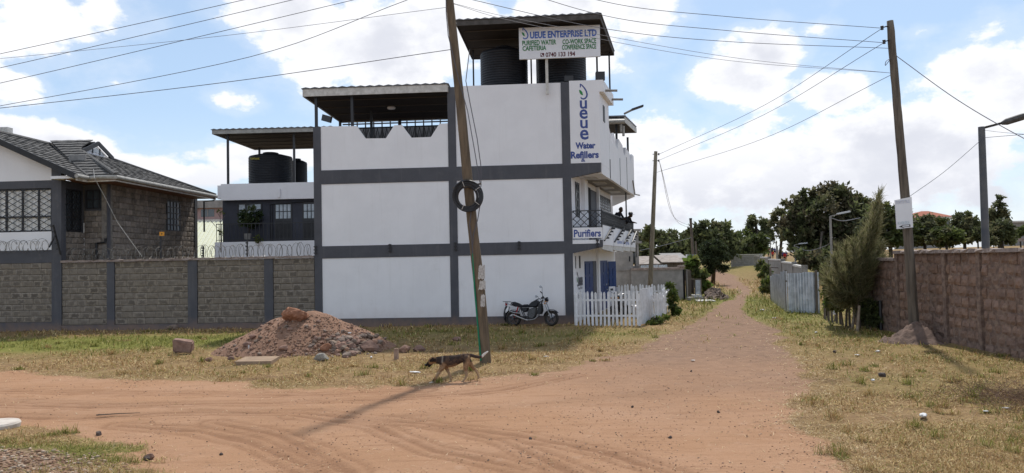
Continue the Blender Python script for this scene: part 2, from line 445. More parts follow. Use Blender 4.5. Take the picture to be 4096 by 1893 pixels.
def drop_logo(fr, s0, z0, w, h, n, parent, mblue):
    """open drop shaped initial with a leaf, in the box at (s0,z0) of size w x h"""
    T = lambda x, y: (s0 + x * w, z0 + y * h)
    c = [(.22, 1.0), (.22, .80), (.24, .985), (.45, .88), (.70, .70), (.88, .50), (.95, .32), (.90, .18), (.74, .07), (.52, .035), (.34, .07), (.26, .16)]
    mb = MB()
    stroke(mb, fr, [T(.25, .99), T(.25, .77)], [.12 * w] * 2, n)
    stroke(mb, fr, [T(*p) for p in c[2:]], [.10 * w, .13 * w, .15 * w, .16 * w, .17 * w, .17 * w, .16 * w, .15 * w, .14 * w, .10 * w], n + .001)
    mb.build('initial_letter', mblue, parent)
    lf = MB(); pts = []
    for i in range(14):
        a = 2 * math.pi * i / 14; r = .27 * (1 - .28 * abs(math.sin(a)) ** .7)
        x, y = r * math.cos(a) * 1.05, .14 * math.sin(a)
        pts.append(fr.P(*(lambda q: (q[0], n + .002, q[1]))(T(.30 + x * .72 + y * .6, .44 - x * .62 + y * .55))))
    lf.face(pts); lf.build('leaf_emblem', M_LEAFG, parent)

# ---------------------------------------------------------------- stone blocks and bricks
def rough_block_meshes(name, mat_, k=6, amp=.09):
    out = []
    for q in range(k):
        rr = random.Random(q * 31 + 5); nx, nz = 4, 3; v, f = [], []
        for i in range(nz + 1):
            for j in range(nx + 1):
                e = i in (0, nz) or j in (0, nx)
                v.append((-.5 + j / nx + (rr.uniform(-.03, .03)), -.5 + (.22 if e else 0) + rr.uniform(-amp, amp), -.5 + i / nz + rr.uniform(-.045, .045)))
        for i in range(nz):
            for j in range(nx): a = i * (nx + 1) + j; f.append((a, a + 1, a + nx + 2, a + nx + 1))
        ring = [j for j in range(nx + 1)] + [i * (nx + 1) + nx for i in range(1, nz + 1)] + [nz * (nx + 1) + j for j in range(nx - 1, -1, -1)] + [i * (nx + 1) for i in range(nz - 1, 0, -1)]
        b = len(v); v += [(v[r][0] * .98, .5, v[r][2] * .98) for r in ring]
        for i in range(len(ring)): i2 = (i + 1) % len(ring); f.append((ring[i2], ring[i], b + i, b + i2))
        me = bpy.data.meshes.new(name); me.from_pydata(v, [], f); me.materials.append(mat_); me.update(); out.append(me)
    return out
def block_meshes(tag_, mat_, k=5, inset=.06, rough=.03):
    out = []
    for q in range(k):
        rr = random.Random(q * 13 + len(tag_))
        j = lambda a: rr.uniform(-a, a)
        v = []
        for y, e in ((.5, 0), (-.36, 0), (-.5, inset)):
            for x, z in ((-.5, -.5), (.5, -.5), (.5, .5), (-.5, .5)):
                sx = .5 - e + j(rough) * (e > 0); sz = .5 - e * 1.3 + j(rough) * (e > 0)
                v.append((math.copysign(sx, x), y + j(rough) * (e > 0), math.copysign(sz, z)))
        v.append((j(.15), -.5 - abs(j(.12)), j(.15)))
        f = []
        for a in (0, 4):
            for i in range(4):
                i2 = (i + 1) % 4
                f.append((a + i, a + i2, a + 4 + i2, a + 4 + i))
        for i in range(4): f.append((8 + i, 8 + (i + 1) % 4, 12))
        me = bpy.data.meshes.new(tag_); me.from_pydata(v, [], f); me.materials.append(mat_); me.update()
        out.append(me)
    return out
def lay_blocks(parent, fr, meshes, name, s0, s1, z0, z1, length, course, nface=0.0, depth=.12, gap=.014, gapx=None, jitter=.25, zslope=0.0, skip=None, proud=.012, limit=None):
    """running courses of blocks between s0..s1, z0..z1 with their faces near n = nface"""
    rows = max(1, round((z1 - z0) / course)); ch = (z1 - z0) / rows
    made = 0
    for r_ in range(rows):
        s = s0 - (length * .5 if r_ % 2 else 0) * random.uniform(.7, 1.0)
        while s < s1 - .02:
            L = length * random.uniform(1 - jitter, 1 + jitter)
            a, b = max(s, s0), min(s + L, s1)
            if b > s1 - length * .25: b = s1
            s = b if b == s1 else s + L
            if b - a < .05: continue
            zc = z0 + (r_ + .5) * ch
            if skip and skip((a + b) / 2, zc, b - a, ch): continue
            nn = nface + random.uniform(-proud, proud) - depth / 2
            o = place(name, random.choice(meshes), parent, fr.P((a + b) / 2, nn, zc), (0, random.uniform(-.006, .006), fr.ang), (b - a - (gap if gapx is None else gapx), depth, ch - gap))
            made += 1
    return made
# ---------------------------------------------------------------- ground
def _hash(ix, iy, seed):
    h = (ix.astype(np.int64) * 374761393 + iy.astype(np.int64) * 668265263 + seed * 982451653) & 0x7fffffff
    h = ((h ^ (h >> 13)) * 1274126177) & 0x7fffffff
    return ((h ^ (h >> 16)) & 0xffff) / 65535.0
def vnoise(x, y, seed=0):
    x = np.asarray(x, float); y = np.asarray(y, float)
    ix, iy = np.floor(x), np.floor(y); fx, fy = x - ix, y - iy
    fx = fx * fx * (3 - 2 * fx); fy = fy * fy * (3 - 2 * fy)
    a, b = _hash(ix, iy, seed), _hash(ix + 1, iy, seed); c, d = _hash(ix, iy + 1, seed), _hash(ix + 1, iy + 1, seed)
    return (a * (1 - fx) + b * fx) * (1 - fy) + (c * (1 - fx) + d * fx) * fy
def fbm(x, y, seed=0, o=4):
    t, a, s = 0, .5, 1.0
    for i in range(o): t = t + a * vnoise(np.asarray(x) * s, np.asarray(y) * s, seed + i * 7); a *= .5; s *= 2.03
    return t / (1 - .5 ** o)
def sstep(a, b, x): t = np.clip((x - a) / (b - a), 0, 1); return t * t * (3 - 2 * t)
def gpts(pp): return np.array([(G(x, y).x, G(x, y).y) for x, y in pp])
def seg_dist(x, y, poly, closed):
    d = np.full(np.shape(x), 1e9)
    n = len(poly)
    for i in range(n if closed else n - 1):
        a, b = poly[i], poly[(i + 1) % n]; e = b - a; l2 = (e * e).sum() + 1e-9
        t = np.clip(((x - a[0]) * e[0] + (y - a[1]) * e[1]) / l2, 0, 1)
        d = np.minimum(d, np.hypot(x - a[0] - t * e[0], y - a[1] - t * e[1]))
    return d
def inside(x, y, poly):
    r = np.zeros(np.shape(x), bool); n = len(poly)
    for i in range(n):
        a, b = poly[i], poly[(i + 1) % n]
        c = ((a[1] > y) != (b[1] > y)) & (x < (b[0] - a[0]) * (y - a[1]) / (b[1] - a[1] + 1e-12) + a[0])
        r ^= c
    return r
def signed(x, y, poly): d = seg_dist(x, y, poly, True); return np.where(inside(x, y, poly), d, -d)
ROAD = gpts([(-1600, 1480), (-400, 1475), (0, 1483), (200, 1500), (500, 1520), (800, 1535), (1100, 1548), (1500, 1550), (1720, 1542), (1900, 1528), (2060, 1512), (2250, 1480), (2420, 1440), (2560, 1398), (2660, 1352), (2730, 1305),
             (2790, 1255), (2840, 1225), (2885, 1203), (2900, 1180), (2885, 1150), (2850, 1128), (2790, 1116), (2700, 1112), (2700, 1104), (2800, 1104), (2890, 1107), (2960, 1122), (3010, 1146), (3025, 1165), (3005, 1200), (2995, 1235),
             (3040, 1275), (3105, 1320), (3140, 1380), (3165, 1450), (3200, 1520), (3190, 1600), (3230, 1680), (3290, 1760), (3330, 1830), (3360, 1900), (3600, 2400), (-2600, 2400)])
ISLE = gpts([(-500, 1690), (60, 1712), (170, 1722), (350, 1762), (480, 1805), (600, 1862), (640, 1905), (760, 2300), (-1500, 2300)])
LANE_MID = gpts([(2905, 1250), (2880, 1320), (2830, 1390)])
LANE_MED = gpts([(2905, 1200), (2930, 1172), (2925, 1155)])
TRACKS = [gpts(t) for t in ([(480, 1702), (800, 1722), (1000, 1768), (1150, 1830), (1290, 1900)], [(860, 1690), (1100, 1735), (1250, 1800), (1400, 1893)], [(1180, 1660), (1500, 1700), (1640, 1760), (1730, 1800), (1900, 1830), (2100, 1880)],
          [(-200, 1660), (300, 1672), (700, 1650), (1200, 1648), (1700, 1690), (2000, 1760), (2300, 1893)], [(-200, 1610), (400, 1625), (900, 1612), (1500, 1600), (2000, 1560), (2300, 1500)], [(-300, 1560), (500, 1570), (1200, 1580), (1700, 1560)], [(1700, 1690), (2050, 1740), (2400, 1800), (2700, 1893)])]
def wall_x(y): return 11.55 + .03 * y
def gz(x, y):
    x = np.asarray(x, float); y = np.asarray(y, float)
    d = x - wall_x(y)
    z = 3.2 * sstep(8, 62, d) * sstep(8, 40, y + 0 * x) + .006 * np.maximum(d - 58, 0)
    z = z + 1.15 * np.exp(-(((x - 29) / 7) ** 2 + ((y - 93) / 15) ** 2))
    near = np.exp(-np.maximum(y - 25, 0) / 12)
    rd = signed(x, y, ROAD); isl = signed(x, y, ISLE)
    grass = np.maximum(sstep(.25, -.25, rd), sstep(-.3, .4, isl))
    z = z + near * (.05 * (fbm(x * .5, y * .5, 3, 3) - .5) + grass * .05 * (fbm(x * 2.1, y * 2.1, 9, 3) - .3) + .03 * (fbm(x * 2.5, y * 5, 5, 4) - .5) * (1 - grass))
    z = z + .10 * sstep(-.4, 1.6, isl)
    tr = track(x, y)
    return z - .03 * tr * (1 - grass) * near
def track(x, y):
    v = 0
    for t in TRACKS:
        dd = seg_dist(x, y, t, False) + .12 * (fbm(x * 1.5, y * 1.5, 21, 2) - .5)
        v = np.maximum(v, np.exp(-(dd / .085) ** 2)); v = np.maximum(v, .8 * np.exp(-((dd - .24) / .05) ** 2))
    return v * sstep(.12, .42, fbm(np.asarray(x) * .8, np.asarray(y) * .8, 33, 3))
def gz1(x, y): return float(gz(np.array([x]), np.array([y]))[0])
def green(x, y):
    g = .34 * fbm(x * .35, y * .35, 41, 3) + .25 * fbm(x * 1.1, y * 1.1, 47, 3)
    for (px, py, rx, ry, a) in ((350, 1378, 8, 2.0, 1.0), (-300, 1388, 8, 2.3, 1.0), (1400, 1335, 9, 1.6, .4), (2350, 1350, 5, 2.2, .42), (2700, 1262, 3.5, 3, .35), (3130, 1275, 2.2, 5.0, .62), (3400, 1345, 2.5, 3, .32), (3050, 1100, 8, 26, .8), (2980, 1080, 7, 30, .6),
                                (250, 1830, 1.6, .8, .75), (3850, 1450, 2.2, 2.4, .24), (3600, 1540, 1.8, 1.4, .12), (3900, 1750, 1.6, 1.0, .1), (2820, 1190, 4, 10, .75), (3130, 1230, 2.5, 8, .4)):
        q = G(px, py); g = g + a * np.exp(-(((x - q.x) / rx) ** 2 + ((y - q.y) / ry) ** 2))
    return np.clip(g - .23, 0, 1)

def make_ground():
    ys = [-60, -30, -12, -2, 4, 7]; y = 8.3
    while y < 62: ys.append(y); y += .05 * (y / 9) ** 1.35
    while y < 900: ys.append(y); y *= 1.07
    xs = list(np.arange(-13.5, 13.5, .065))
    x = 13.5
    st = .1
    ext = []
    while x < 900: ext.append(x); x += st; st *= 1.09
    xs = sorted([-q for q in ext] + xs + ext)
    xs, ys = np.array(xs), np.array(ys)
    X, Y = np.meshgrid(xs, ys); X = X.ravel(); Y = Y.ravel()
    Z = gz(X, Y)
    rd = signed(X, Y, ROAD); isl = signed(X, Y, ISLE)
    edge = (1.5 - 1.0 * sstep(20, 30, Y)) * (fbm(X * .9, Y * .9, 61, 5) - .5) - .38 * sstep(22, 34, Y)
    g = np.maximum(sstep(.3, -.35, rd + edge), sstep(-.25, .45, isl + edge))
    med = seg_dist(X, Y, LANE_MED, False)
    g = np.maximum(g, .85 * np.exp(-(med / .55) ** 2))
    gr = green(X, Y); tr = track(X, Y)
    lane = sstep(11, 25, Y + X * .5 + 7 * (fbm(X * .4, Y * .4, 71, 4) - .5)) * sstep(-4, 3, X)
    gravel = sstep(.35, 1.0, isl + .9 * (fbm(X * 1.3, Y * 1.3, 77, 3) - .5)) * sstep(10.9, 10.3, Y)
    nx, ny = len(xs), len(ys)
    i = np.arange(nx * ny).reshape(ny, nx)
    f = np.stack([i[:-1, :-1], i[:-1, 1:], i[1:, 1:], i[1:, :-1]], -1).reshape(-1)
    o = np_mesh('ground', np.stack([X, Y, Z], -1), f, 4, ground_mat(), colors={'zone': np.stack([g, gr, gravel], -1), 'zone_b': np.stack([lane, tr, sstep(0, 1.2, rd)], -1)}, smooth=True)
    tag(o, kind='structure')
def ground_mat():
    m = bpy.data.materials.new('earth'); m.use_nodes = True; nt = m.node_tree; b = nt.nodes['Principled BSDF']
    b.inputs['Roughness'].default_value = .97; b.inputs['Specular IOR Level'].default_value = .12
    pos = nd(nt, 'ShaderNodeNewGeometry').outputs['Position']
    def noise(sc, det=6, ro=.6, st=None):
        n = nd(nt, 'ShaderNodeTexNoise'); n.inputs['Scale'].default_value = sc; n.inputs['Detail'].default_value = det; n.inputs['Roughness'].default_value = ro
        p = pos
        if st: mp = nd(nt, 'ShaderNodeMapping'); mp.inputs['Scale'].default_value = st; lk(nt, pos, mp.inputs[0]); p = mp.outputs[0]
        lk(nt, p, n.inputs['Vector']); return n.outputs['Fac']
    z = nd(nt, 'ShaderNodeVertexColor'); z.layer_name = 'zone'; sz = nd(nt, 'ShaderNodeSeparateColor'); lk(nt, z.outputs[0], sz.inputs[0])
    z2 = nd(nt, 'ShaderNodeVertexColor'); z2.layer_name = 'zone_b'; s2 = nd(nt, 'ShaderNodeSeparateColor'); lk(nt, z2.outputs[0], s2.inputs[0])
    n_big, n_mid, n_fine, n_grit = noise(.45, 5), noise(3.2, 8, .65), noise(22, 6, .7), noise(75, 3, .7)
    n_str = noise(2.6, 7, .65, (.35, 2.2, 1))
    dirt = mixc(nt, ramp(nt, n_big, .35, .7), (.36, .205, .118), (.395, .235, .145))
    dirt = mixc(nt, mth(nt, 'MULTIPLY', ramp(nt, n_str, .48, .72), .65), dirt, (.275, .15, .085))
    dirt = mixc(nt, mth(nt, 'MULTIPLY', ramp(nt, n_mid, .55, .75), .55), dirt, (.46, .30, .205))
    lane = mixc(nt, ramp(nt, n_mid, .38, .66), (.25, .162, .112), (.175, .114, .083))
    dirt = mixc(nt, mth(nt, 'MULTIPLY', s2.outputs[0], .85), dirt, lane)
    dirt = mixc(nt, mth(nt, 'MULTIPLY', s2.outputs[1], .8), dirt, (.22, .115, .065))
    dirt = mixc(nt, mth(nt, 'MULTIPLY', ramp(nt, n_fine, .56, .70), .45), dirt, (.19, .105, .066))
    vo = nd(nt, 'ShaderNodeTexVoronoi'); vo.inputs['Scale'].default_value = 9; lk(nt, pos, vo.inputs['Vector'])
    vs = nd(nt, 'ShaderNodeSeparateColor'); lk(nt, vo.outputs['Color'], vs.inputs[0])
    spot = mth(nt, 'MULTIPLY', mth(nt, 'LESS_THAN', vo.outputs['Distance'], .16), mth(nt, 'GREATER_THAN', vs.outputs[0], .80))
    dirt = mixc(nt, mth(nt, 'MULTIPLY', spot, .4), dirt, (.15, .10, .08))
    thatch = mixc(nt, ramp(nt, n_mid, .35, .65), (.215, .135, .07), (.30, .20, .10))
    thatch = mixc(nt, ramp(nt, n_fine, .5, .72), thatch, (.13, .085, .048))
    thatch = mixc(nt, mth(nt, 'MULTIPLY', ramp(nt, noise(.9, 6, .65), .5, .68), .75), thatch, (.165, .105, .06))
    grn = mixc(nt, ramp(nt, n_fine, .35, .7), (.21, .205, .05), (.12, .125, .035))
    grass = mixc(nt, sz.outputs[1], thatch, grn)
    grav = mixc(nt, ramp(nt, n_fine, .42, .6), (.16, .10, .068), (.32, .22, .155))
    grass = mixc(nt, sz.outputs[2], grass, grav)
    fac = ramp(nt, mth(nt, 'MULTIPLY_ADD', mth(nt, 'SUBTRACT', n_fine, .5), 1.1, mth(nt, 'MULTIPLY_ADD', mth(nt, 'SUBTRACT', n_mid, .5), .9, sz.outputs[0])), .3, .7)
    c = mixc(nt, fac, dirt, grass)
    c = mixc(nt, mth(nt, 'MULTIPLY', ramp(nt, n_grit, .45, .75), .3), c, mixc(nt, 1.0, c, (.55, .5, .48), 'MULTIPLY'))
    lk(nt, c, b.inputs['Base Color'])
    hgt = mth(nt, 'MULTIPLY_ADD', n_grit, .35, mth(nt, 'MULTIPLY_ADD', n_fine, .8, mth(nt, 'MULTIPLY', n_str, 1.2)))
    bp = nd(nt, 'ShaderNodeBump'); bp.inputs['Strength'].default_value = .8; bp.inputs['Distance'].default_value = .035
    lk(nt, hgt, bp.inputs['Height']); lk(nt, bp.outputs[0], b.inputs['Normal'])
    return m
make_ground()

M_BLADE = mat('grass_blades', (1, 1, 1), None, attr='tint', rough=.8, spec=.2, trans=.25)
M_LEAF = mat('leaves', (1, 1, 1), None, attr='tint', rough=.6, spec=.25, trans=.5)
GREEN_TINTS = np.array([(.17, .18, .035), (.22, .22, .05), (.12, .135, .03), (.28, .26, .07)])
DRY_TINTS = np.array([(.48, .345, .16), (.40, .27, .115), (.30, .18, .08), (.58, .45, .24), (.36, .225, .10)])

def blades(name, label, X, Y, L0, L1, w0, flat, gr, parent_kind='stuff'):
    n = len(X); Z = gz(X, Y)
    az = RNG.uniform(0, 2 * np.pi, n); L = RNG.uniform(L0, L1, n) if np.isscalar(L0) else L0 * RNG.uniform(.5, 1.4, n)
    el = np.where(RNG.random(n) < flat, RNG.uniform(.03, .35, n), RNG.uniform(.5, 1.45, n))
    dx, dy, dz = np.cos(az) * np.cos(el), np.sin(az) * np.cos(el), np.sin(el)
    w = w0 * RNG.uniform(.6, 1.3, n)
    bend = RNG.uniform(-.35, .35, n)
    px, py = -np.sin(az), np.cos(az)
    base = np.stack([X, Y, Z + .004], -1); side = np.stack([px * w, py * w, 0 * w], -1)
    mid = base + np.stack([dx, dy, dz], -1) * (L * .55)[:, None]
    tip = base + np.stack([dx + bend * px, dy + bend * py, dz * .82], -1) * L[:, None]
    V = np.stack([base - side, base + side, mid + side * .8, mid - side * .8, tip + side * .15, tip - side * .15], 1).reshape(-1, 3)
    b = np.arange(n)[:, None] * 6
    F = np.concatenate([b + np.array([[0, 1, 2, 3]]), b + np.array([[3, 2, 4, 5]])], 1).reshape(-1)
    isg = RNG.random(n) < gr
    c = np.where(isg[:, None], GREEN_TINTS[RNG.integers(0, 4, n)], DRY_TINTS[RNG.integers(0, 5, n)]) * RNG.uniform(.75, 1.2, n)[:, None]
    o = np_mesh(name, V, F, 4, M_BLADE, colors={'tint': np.repeat(c, 6, 0)})
    return tag(o, label, kind='stuff')
def make_grass():
    n = 700000
    Y = 1.0 / RNG.uniform(1 / 75.0, 1 / 8.6, n)
    X = RNG.uniform(-.76, .76, n) * Y + RNG.uniform(-1, 1, n)
    rd = signed(X, Y, ROAD); isl = signed(X, Y, ISLE)
    e = (1.5 - 1.0 * sstep(20, 30, Y)) * (fbm(X * .9, Y * .9, 61, 5) - .5) - .38 * sstep(22, 34, Y)
    med = np.exp(-(seg_dist(X, Y, LANE_MED, False) / .4) ** 2) + .35 * np.exp(-(seg_dist(X, Y, LANE_MID, False) / .7) ** 2) * sstep(.45, .7, fbm(X * 1.6, Y * 1.6, 401, 3))
    dens = np.maximum(sstep(.25, -.9, rd + e), .9 * sstep(-.2, .5, isl + e)); dens = np.maximum(dens, med * .8)
    dens *= .10 + .90 * sstep(.32, .62, fbm(X * 1.1, Y * 1.1, 88, 4)); dens *= np.where(Y > 30, 1.6, .72)
    behind = (X < 2.3) & (Y > 30.3 - .065 * (X - 2.42)) | ((X > wall_x(Y) - .2) & (Y < 27)) | (Y > 34) & (X < 8.5)
    gravel = sstep(.35, 1.0, isl + .9 * (fbm(X * 1.3, Y * 1.3, 77, 3) - .5)) * sstep(10.9, 10.3, Y)
    dens *= 1 - .75 * gravel
    dens *= 1 - .9 * np.exp(-(((X + 6.1) / 3.0) ** 2 + ((Y - 23.2) / 1.6) ** 2))
    k = (RNG.random(n) < dens) & ~behind
    X, Y = X[k], Y[k]
    gr = np.clip(green(X, Y) * 1.25, .05, .95)
    sc = (Y / 12) ** .55
    near = Y < 24
    tall = np.where(RNG.random(len(X)) < .05, 1.9, 1.0) * (1 + .6 * sstep(30, 45, Y))
    blades('grass', 'short dry and green grass on the verges', X, Y, .062 * (Y / 12) ** .8 * (1 + .2 * gr) * tall, None, (.0050 * (Y / 11) ** 1.05), .74, gr)
make_grass()
def make_straw():
    n = 260000
    Y = 1.0 / RNG.uniform(1 / 40.0, 1 / 8.6, n); X = RNG.uniform(-.72, .72, n) * Y
    rd = signed(X, Y, ROAD) + 1.3 * (fbm(X * .9, Y * .9, 61, 5) - .5); isl = signed(X, Y, ISLE)
    right = X > -1
    p = np.where(rd > 0, np.exp(-rd / np.where(right, .38, .22)) * .55, np.exp(rd / .6) * .9) * (isl < .1) * sstep(.25, .6, fbm(X * 1.5, Y * 1.5, 188, 3))
    p = np.maximum(p, .012 * (rd > 0))
    k = RNG.random(n) < p; X, Y = X[k], Y[k]
    global DRY_TINTS
    keep = DRY_TINTS; DRY_TINTS = np.array([(.58, .44, .26), (.50, .36, .19), (.66, .54, .36), (.42, .29, .15), (.34, .22, .12)])
    blades('straw', 'loose pale straw along the road edges', X, Y, .075 * (Y / 12) ** .6, None, .0034 * (Y / 11) ** 1.0, .97, np.full(len(X), .04)); DRY_TINTS = keep
make_straw()
def make_weeds():
    cx, cy = [], []
    while len(cx) < 150:
        Y = 1 / random.uniform(1 / 30., 1 / 8.9); X = random.uniform(-.7, .7) * Y
        a = np.array([X]), np.array([Y])
        if max(-float(signed(*a, ROAD)[0]), float(signed(*a, ISLE)[0])) < -.15 or X > wall_x(Y) - .1 or (X < 2.4 and Y > 29.9 - .065 * (X - 2.42)) or abs(X + 6.2) < 2.9 and abs(Y - 23) < 2.2: continue
        cx.append(X); cy.append(Y)
    k = 70; X = np.repeat(cx, k) + RNG.normal(size=150 * k) * np.repeat(RNG.uniform(.03, .12, 150), k); Y = np.repeat(cy, k) + RNG.normal(size=150 * k) * np.repeat(RNG.uniform(.03, .12, 150), k)
    L = np.repeat(RNG.uniform(.07, .19, 150), k); g = np.repeat(np.where(RNG.random(150) < .5, .85, .15), k)
    blades('weeds', 'taller weed and dry grass tufts on the verges', X, Y, L, None, .0045 * (Y / 11), .25, g)
make_weeds()
# ---------------------------------------------------------------- the white building
BC = Vector((2.42, 30.0, 0))
FF = FR(BC, (1, -.065))
dE = Vector((.27, .963, 0)).normalized()
FI = FR(BC, dE)                                       # lane side, ground floor wall line
WO = FF.sz(2405, 690)[0]
FO = FR(BC + FF.d * WO, dE)                           # outer line of the cantilevered storeys
def Q(w, t, z): return BC + FF.d * w + dE * t + Vector((0, 0, z))
def plan(mb, pts, z0, z1, m=0): return mb.prism([Q(w, t, z0) for w, t in pts], (0, 0, z1 - z0), m)
BLD = thing('commercial_building', 'three storey white building with charcoal bands beside the dirt lane', 'building', (FF.P(-5, -3, 0)))
SL, SL2 = FF.sz(1252, 508)[0], FF.sz(1282, 508)[0]
SM, SM2 = FF.sz(1792, 560)[0], FF.sz(1824, 560)[0]
SR = FF.sz(2247, 560)[0]
ZP, ZB1, ZB1t, ZB2, ZB2t, ZTOP = FF.sz(2255, 1262)[1], FF.sz(2255, 1015)[1], FF.sz(2255, 965)[1], FF.sz(2255, 712)[1], FF.sz(2255, 655)[1], FF.sz(2255, 330)[1]
ZL = FF.sz(1268, 508)[1]
def build_main():
    for s0, s1 in ((SL2, SM), (SM2, SR)):
        for z0, z1 in ((ZP, ZB1), (ZB1t, ZB2)):
            MB().obox(FF, s0, s1, -.28, -.025, z0, z1).build('wall_panel', M_WHITE, BLD)
    MB().obox(FF, SM2, SR, -.28, -.025, ZB2t, ZTOP).build('wall_panel', M_WHITE, BLD)
    mb = MB(); zb = ZB2t
    pts = [(SL2, zb), (SM, zb)] + [FF.sz(*p) for p in [(1788, 493), (1757, 495), (1723, 548), (1645, 551), (1607, 500), (1576, 501), (1543, 553), (1461, 554), (1426, 504), (1300, 506)]]
    pts[2] = (SM, pts[2][1]); pts.append((SL2, pts[-1][1]))
    mb.prism([FF.P(s, -.025, z) for s, z in pts], FF.n * -.16).build('parapet', M_WHITE, BLD)
    MB().obox(FF, SL, SL2, -.30, 0, 0, ZL).build('column', M_GREY, BLD)
    MB().obox(FF, SM, SM2, -.30, .002, 0, ZTOP - .03).build('column', M_GREY, BLD)
    MB().obox(FF, SR, 0, -.30, .001, 0, ZTOP + .02).build('column', M_GREY, BLD)
    for a, b in ((SL2, SM), (SM2, SR)):
        for z0, z1, n in ((-.3, ZP, 'plinth'), (ZB1, ZB1t, 'band'), (ZB2, ZB2t, 'band')):
            MB().obox(FF, a, b, -.29, -.001, z0, z1).build(n, M_GREY, BLD)
    # cantilever ends of the two bands
    for zb0, zb1, zt in ((ZB1, FF.sz(2412, 988)[1], ZB1t + .02), (ZB2, FF.sz(2404, 686)[1], ZB2t)):
        MB().prism([FF.P(s, -.002, z) for s, z in ((0, zb0), (WO, zb1), (WO, zt), (0, zt))], FF.n * -.26).build('cantilever_beam', M_GREY, BLD)
    # projecting top room with the name on its face
    z9 = FF.sz(2404, 367)[1]
    MB().prism([Q(w, t, ZB2t + .003) for w, t in ((0, .0), (WO - .01, .0), (WO - .01, 2.55), (0, 2.55))], (0, 0, z9 - ZB2t)).build('top_room', M_WHITE, BLD)
    MB().prism([Q(w, t, 6.005) for w, t in ((0, .27), (WO - .012, .27), (WO - .012, 2.545), (0, 2.545))], (0, 0, ZB2t - 6.006)).build('beam_infill', M_WHITE, BLD)
    MB().prism([Q(w, t, z9 + .003) for w, t in ((0, -.004), (WO + .16, -.004), (WO + .16, 2.95), (0, 2.95))], (0, 0, ZTOP + .05 - z9)).build('cornice', M_WHITE, BLD)
    mb = MB(); FO.rect(mb, (2413, 420), (2421, 492), -.02, .012); mb.build('slit_window', M_DARKTRIM, BLD)
    # terrace parapet on the lane side with its notches
    mb = MB()
    px = [(2438.9, 515), (2440.7, 530), (2445, 558.7), (2451, 577), (2454.9, 531.5), (2459.5, 552.7), (2464, 583), (2470.6, 598), (2475.2, 557), (2489.7, 581.4), (2494.2, 610), (2500.3, 626.7), (2502.7, 590.5),
          (2517.5, 611.6), (2520.5, 638.8), (2525.3, 654), (2527.5, 617.7), (2534.4, 625.2)]
    P_ = [FO.sz(*q) for q in px]; zt = [p[1] for p in P_]
    zbot = 6.02
    poly = [(P_[-1][0], zbot), (2.56, zbot)] + [(2.56, P_[0][1])] + P_[1:]
    mb.prism([FO.P(s, 0, z) for s, z in poly], FO.n * -.14).build('parapet', M_WHITE, BLD)
    for pxx in (2441.5, 2480.5, 2507.5):
        s = FO.sz(pxx, 700)[0]; MB().obox(FO, s - .04, s + .04, -.02, .014, zbot + .02, FO.sz(pxx, 590)[1] - .55).build('joint_strip', M_GREY, BLD)
    TE = P_[-1][0]
    plan(MB(), [(-.1, .26), (WO - .16, .26), (WO - .16, TE - .2), (-.1, TE - .2)], 6.03, 6.2).build('terrace_slab', mat('shaded_soffit', (.30, .28, .26), (.24, .225, .21), 2, rough=.9), BLD)  # slab colour darkened to carry the shade under the terrace
    MB().prism([Q(w, TE - .15, z) for w, z in ((0, 5.45), (WO, 5.95), (WO, 6.05), (0, 6.05))], dE * .22).build('cantilever_beam', M_WHITE, BLD)
    for t in (1.2, 3.6, 6.0, 8.4):
        MB().prism([Q(w, tt, 6.025) for w, tt in ((.25, t), (WO - .45, t + .15), (WO - .45, t + 1.0), (.25, t + 1.3))], (0, 0, -.035)).build('soffit_panel', M_FASCIA, BLD)
    MB().tube([Q(WO + .04, TE - 1.0, 6.75), Q(WO + .05, TE - .25, 6.06), Q(WO + .28, TE, 6.02)], .035, 6).build('downpipe', M_CEMENT, BLD)
    # balcony of the first floor
    zt = FF.sz(2350, 911)[1]; zb = FF.sz(2350, 953)[1]
    MB().obox(FF, .012, WO - .02, -.1, .012, zb, zt).build('name_panel', M_WHITE, BLD)
    plan(MB(), [(0, .0), (WO - .13, .0), (WO - .13, 12), (0, 12)], ZB1t - .12, ZB1t + .03).build('balcony_slab', M_WHITE, BLD)
    segs = [(2413, 2452.5), (2454.5, 2492), (2494, 2520.5), (2522.5, 2541)]
    for i, (a, b) in enumerate(segs):
        s0, s1 = FO.sz(a, 950)[0], FO.sz(b, 950)[0]
        MB().obox(FO, s0, s1, -.11, .0, 3.13, 3.93).build('balcony_panel', M_WHITE, BLD)
        MB().prism([FO.P(s, n, z) for s, n, z in ((s0, -.02, 3.128), (s1, -.02, 3.128), (s1, -.02, 2.86 + .02 * i), (s0, -.02, 2.95))], FO.n * -.12).build('drip_edge', M_FASCIA, BLD)
        c = FO.sz(b - 11 + 1.8 * i, 930)[0]
        br = MB(); p0 = FO.P(s0 + .06, .03, 3.3); p1 = FO.P(c + .5, .10, 4.02); br.bar(p0, p1, .05)
        for k in range(1, 5):
            q = p0.lerp(p1, k / 5); br.box(q.x, q.x + .12, q.y - .03, q.y + .03, q.z - .06, q.z + .01)
        br.build('fence_bracket', M_BLACKMET, BLD)
    text_px('Queue Enterprise', FO, (2468, 957), (2517, 984), .004, M_BLUE3, 'lettering', BLD, .01)
    text_px('Purifiers', FF, (2295, 919), (2404, 947), .016, M_BLUE, 'lettering', BLD, .03)
    # railings
    zr = FF.sz(2350, 841)[1]
    rl = MB(); rl.obox(FF, .02, WO - .02, -.06, -.02, zr - .04, zr).obox(FF, .02, WO - .02, -.06, -.02, zt + .02, zt + .05)
    w = WO - .04; k = 4; hh = (zr - .04 - zt - .05)
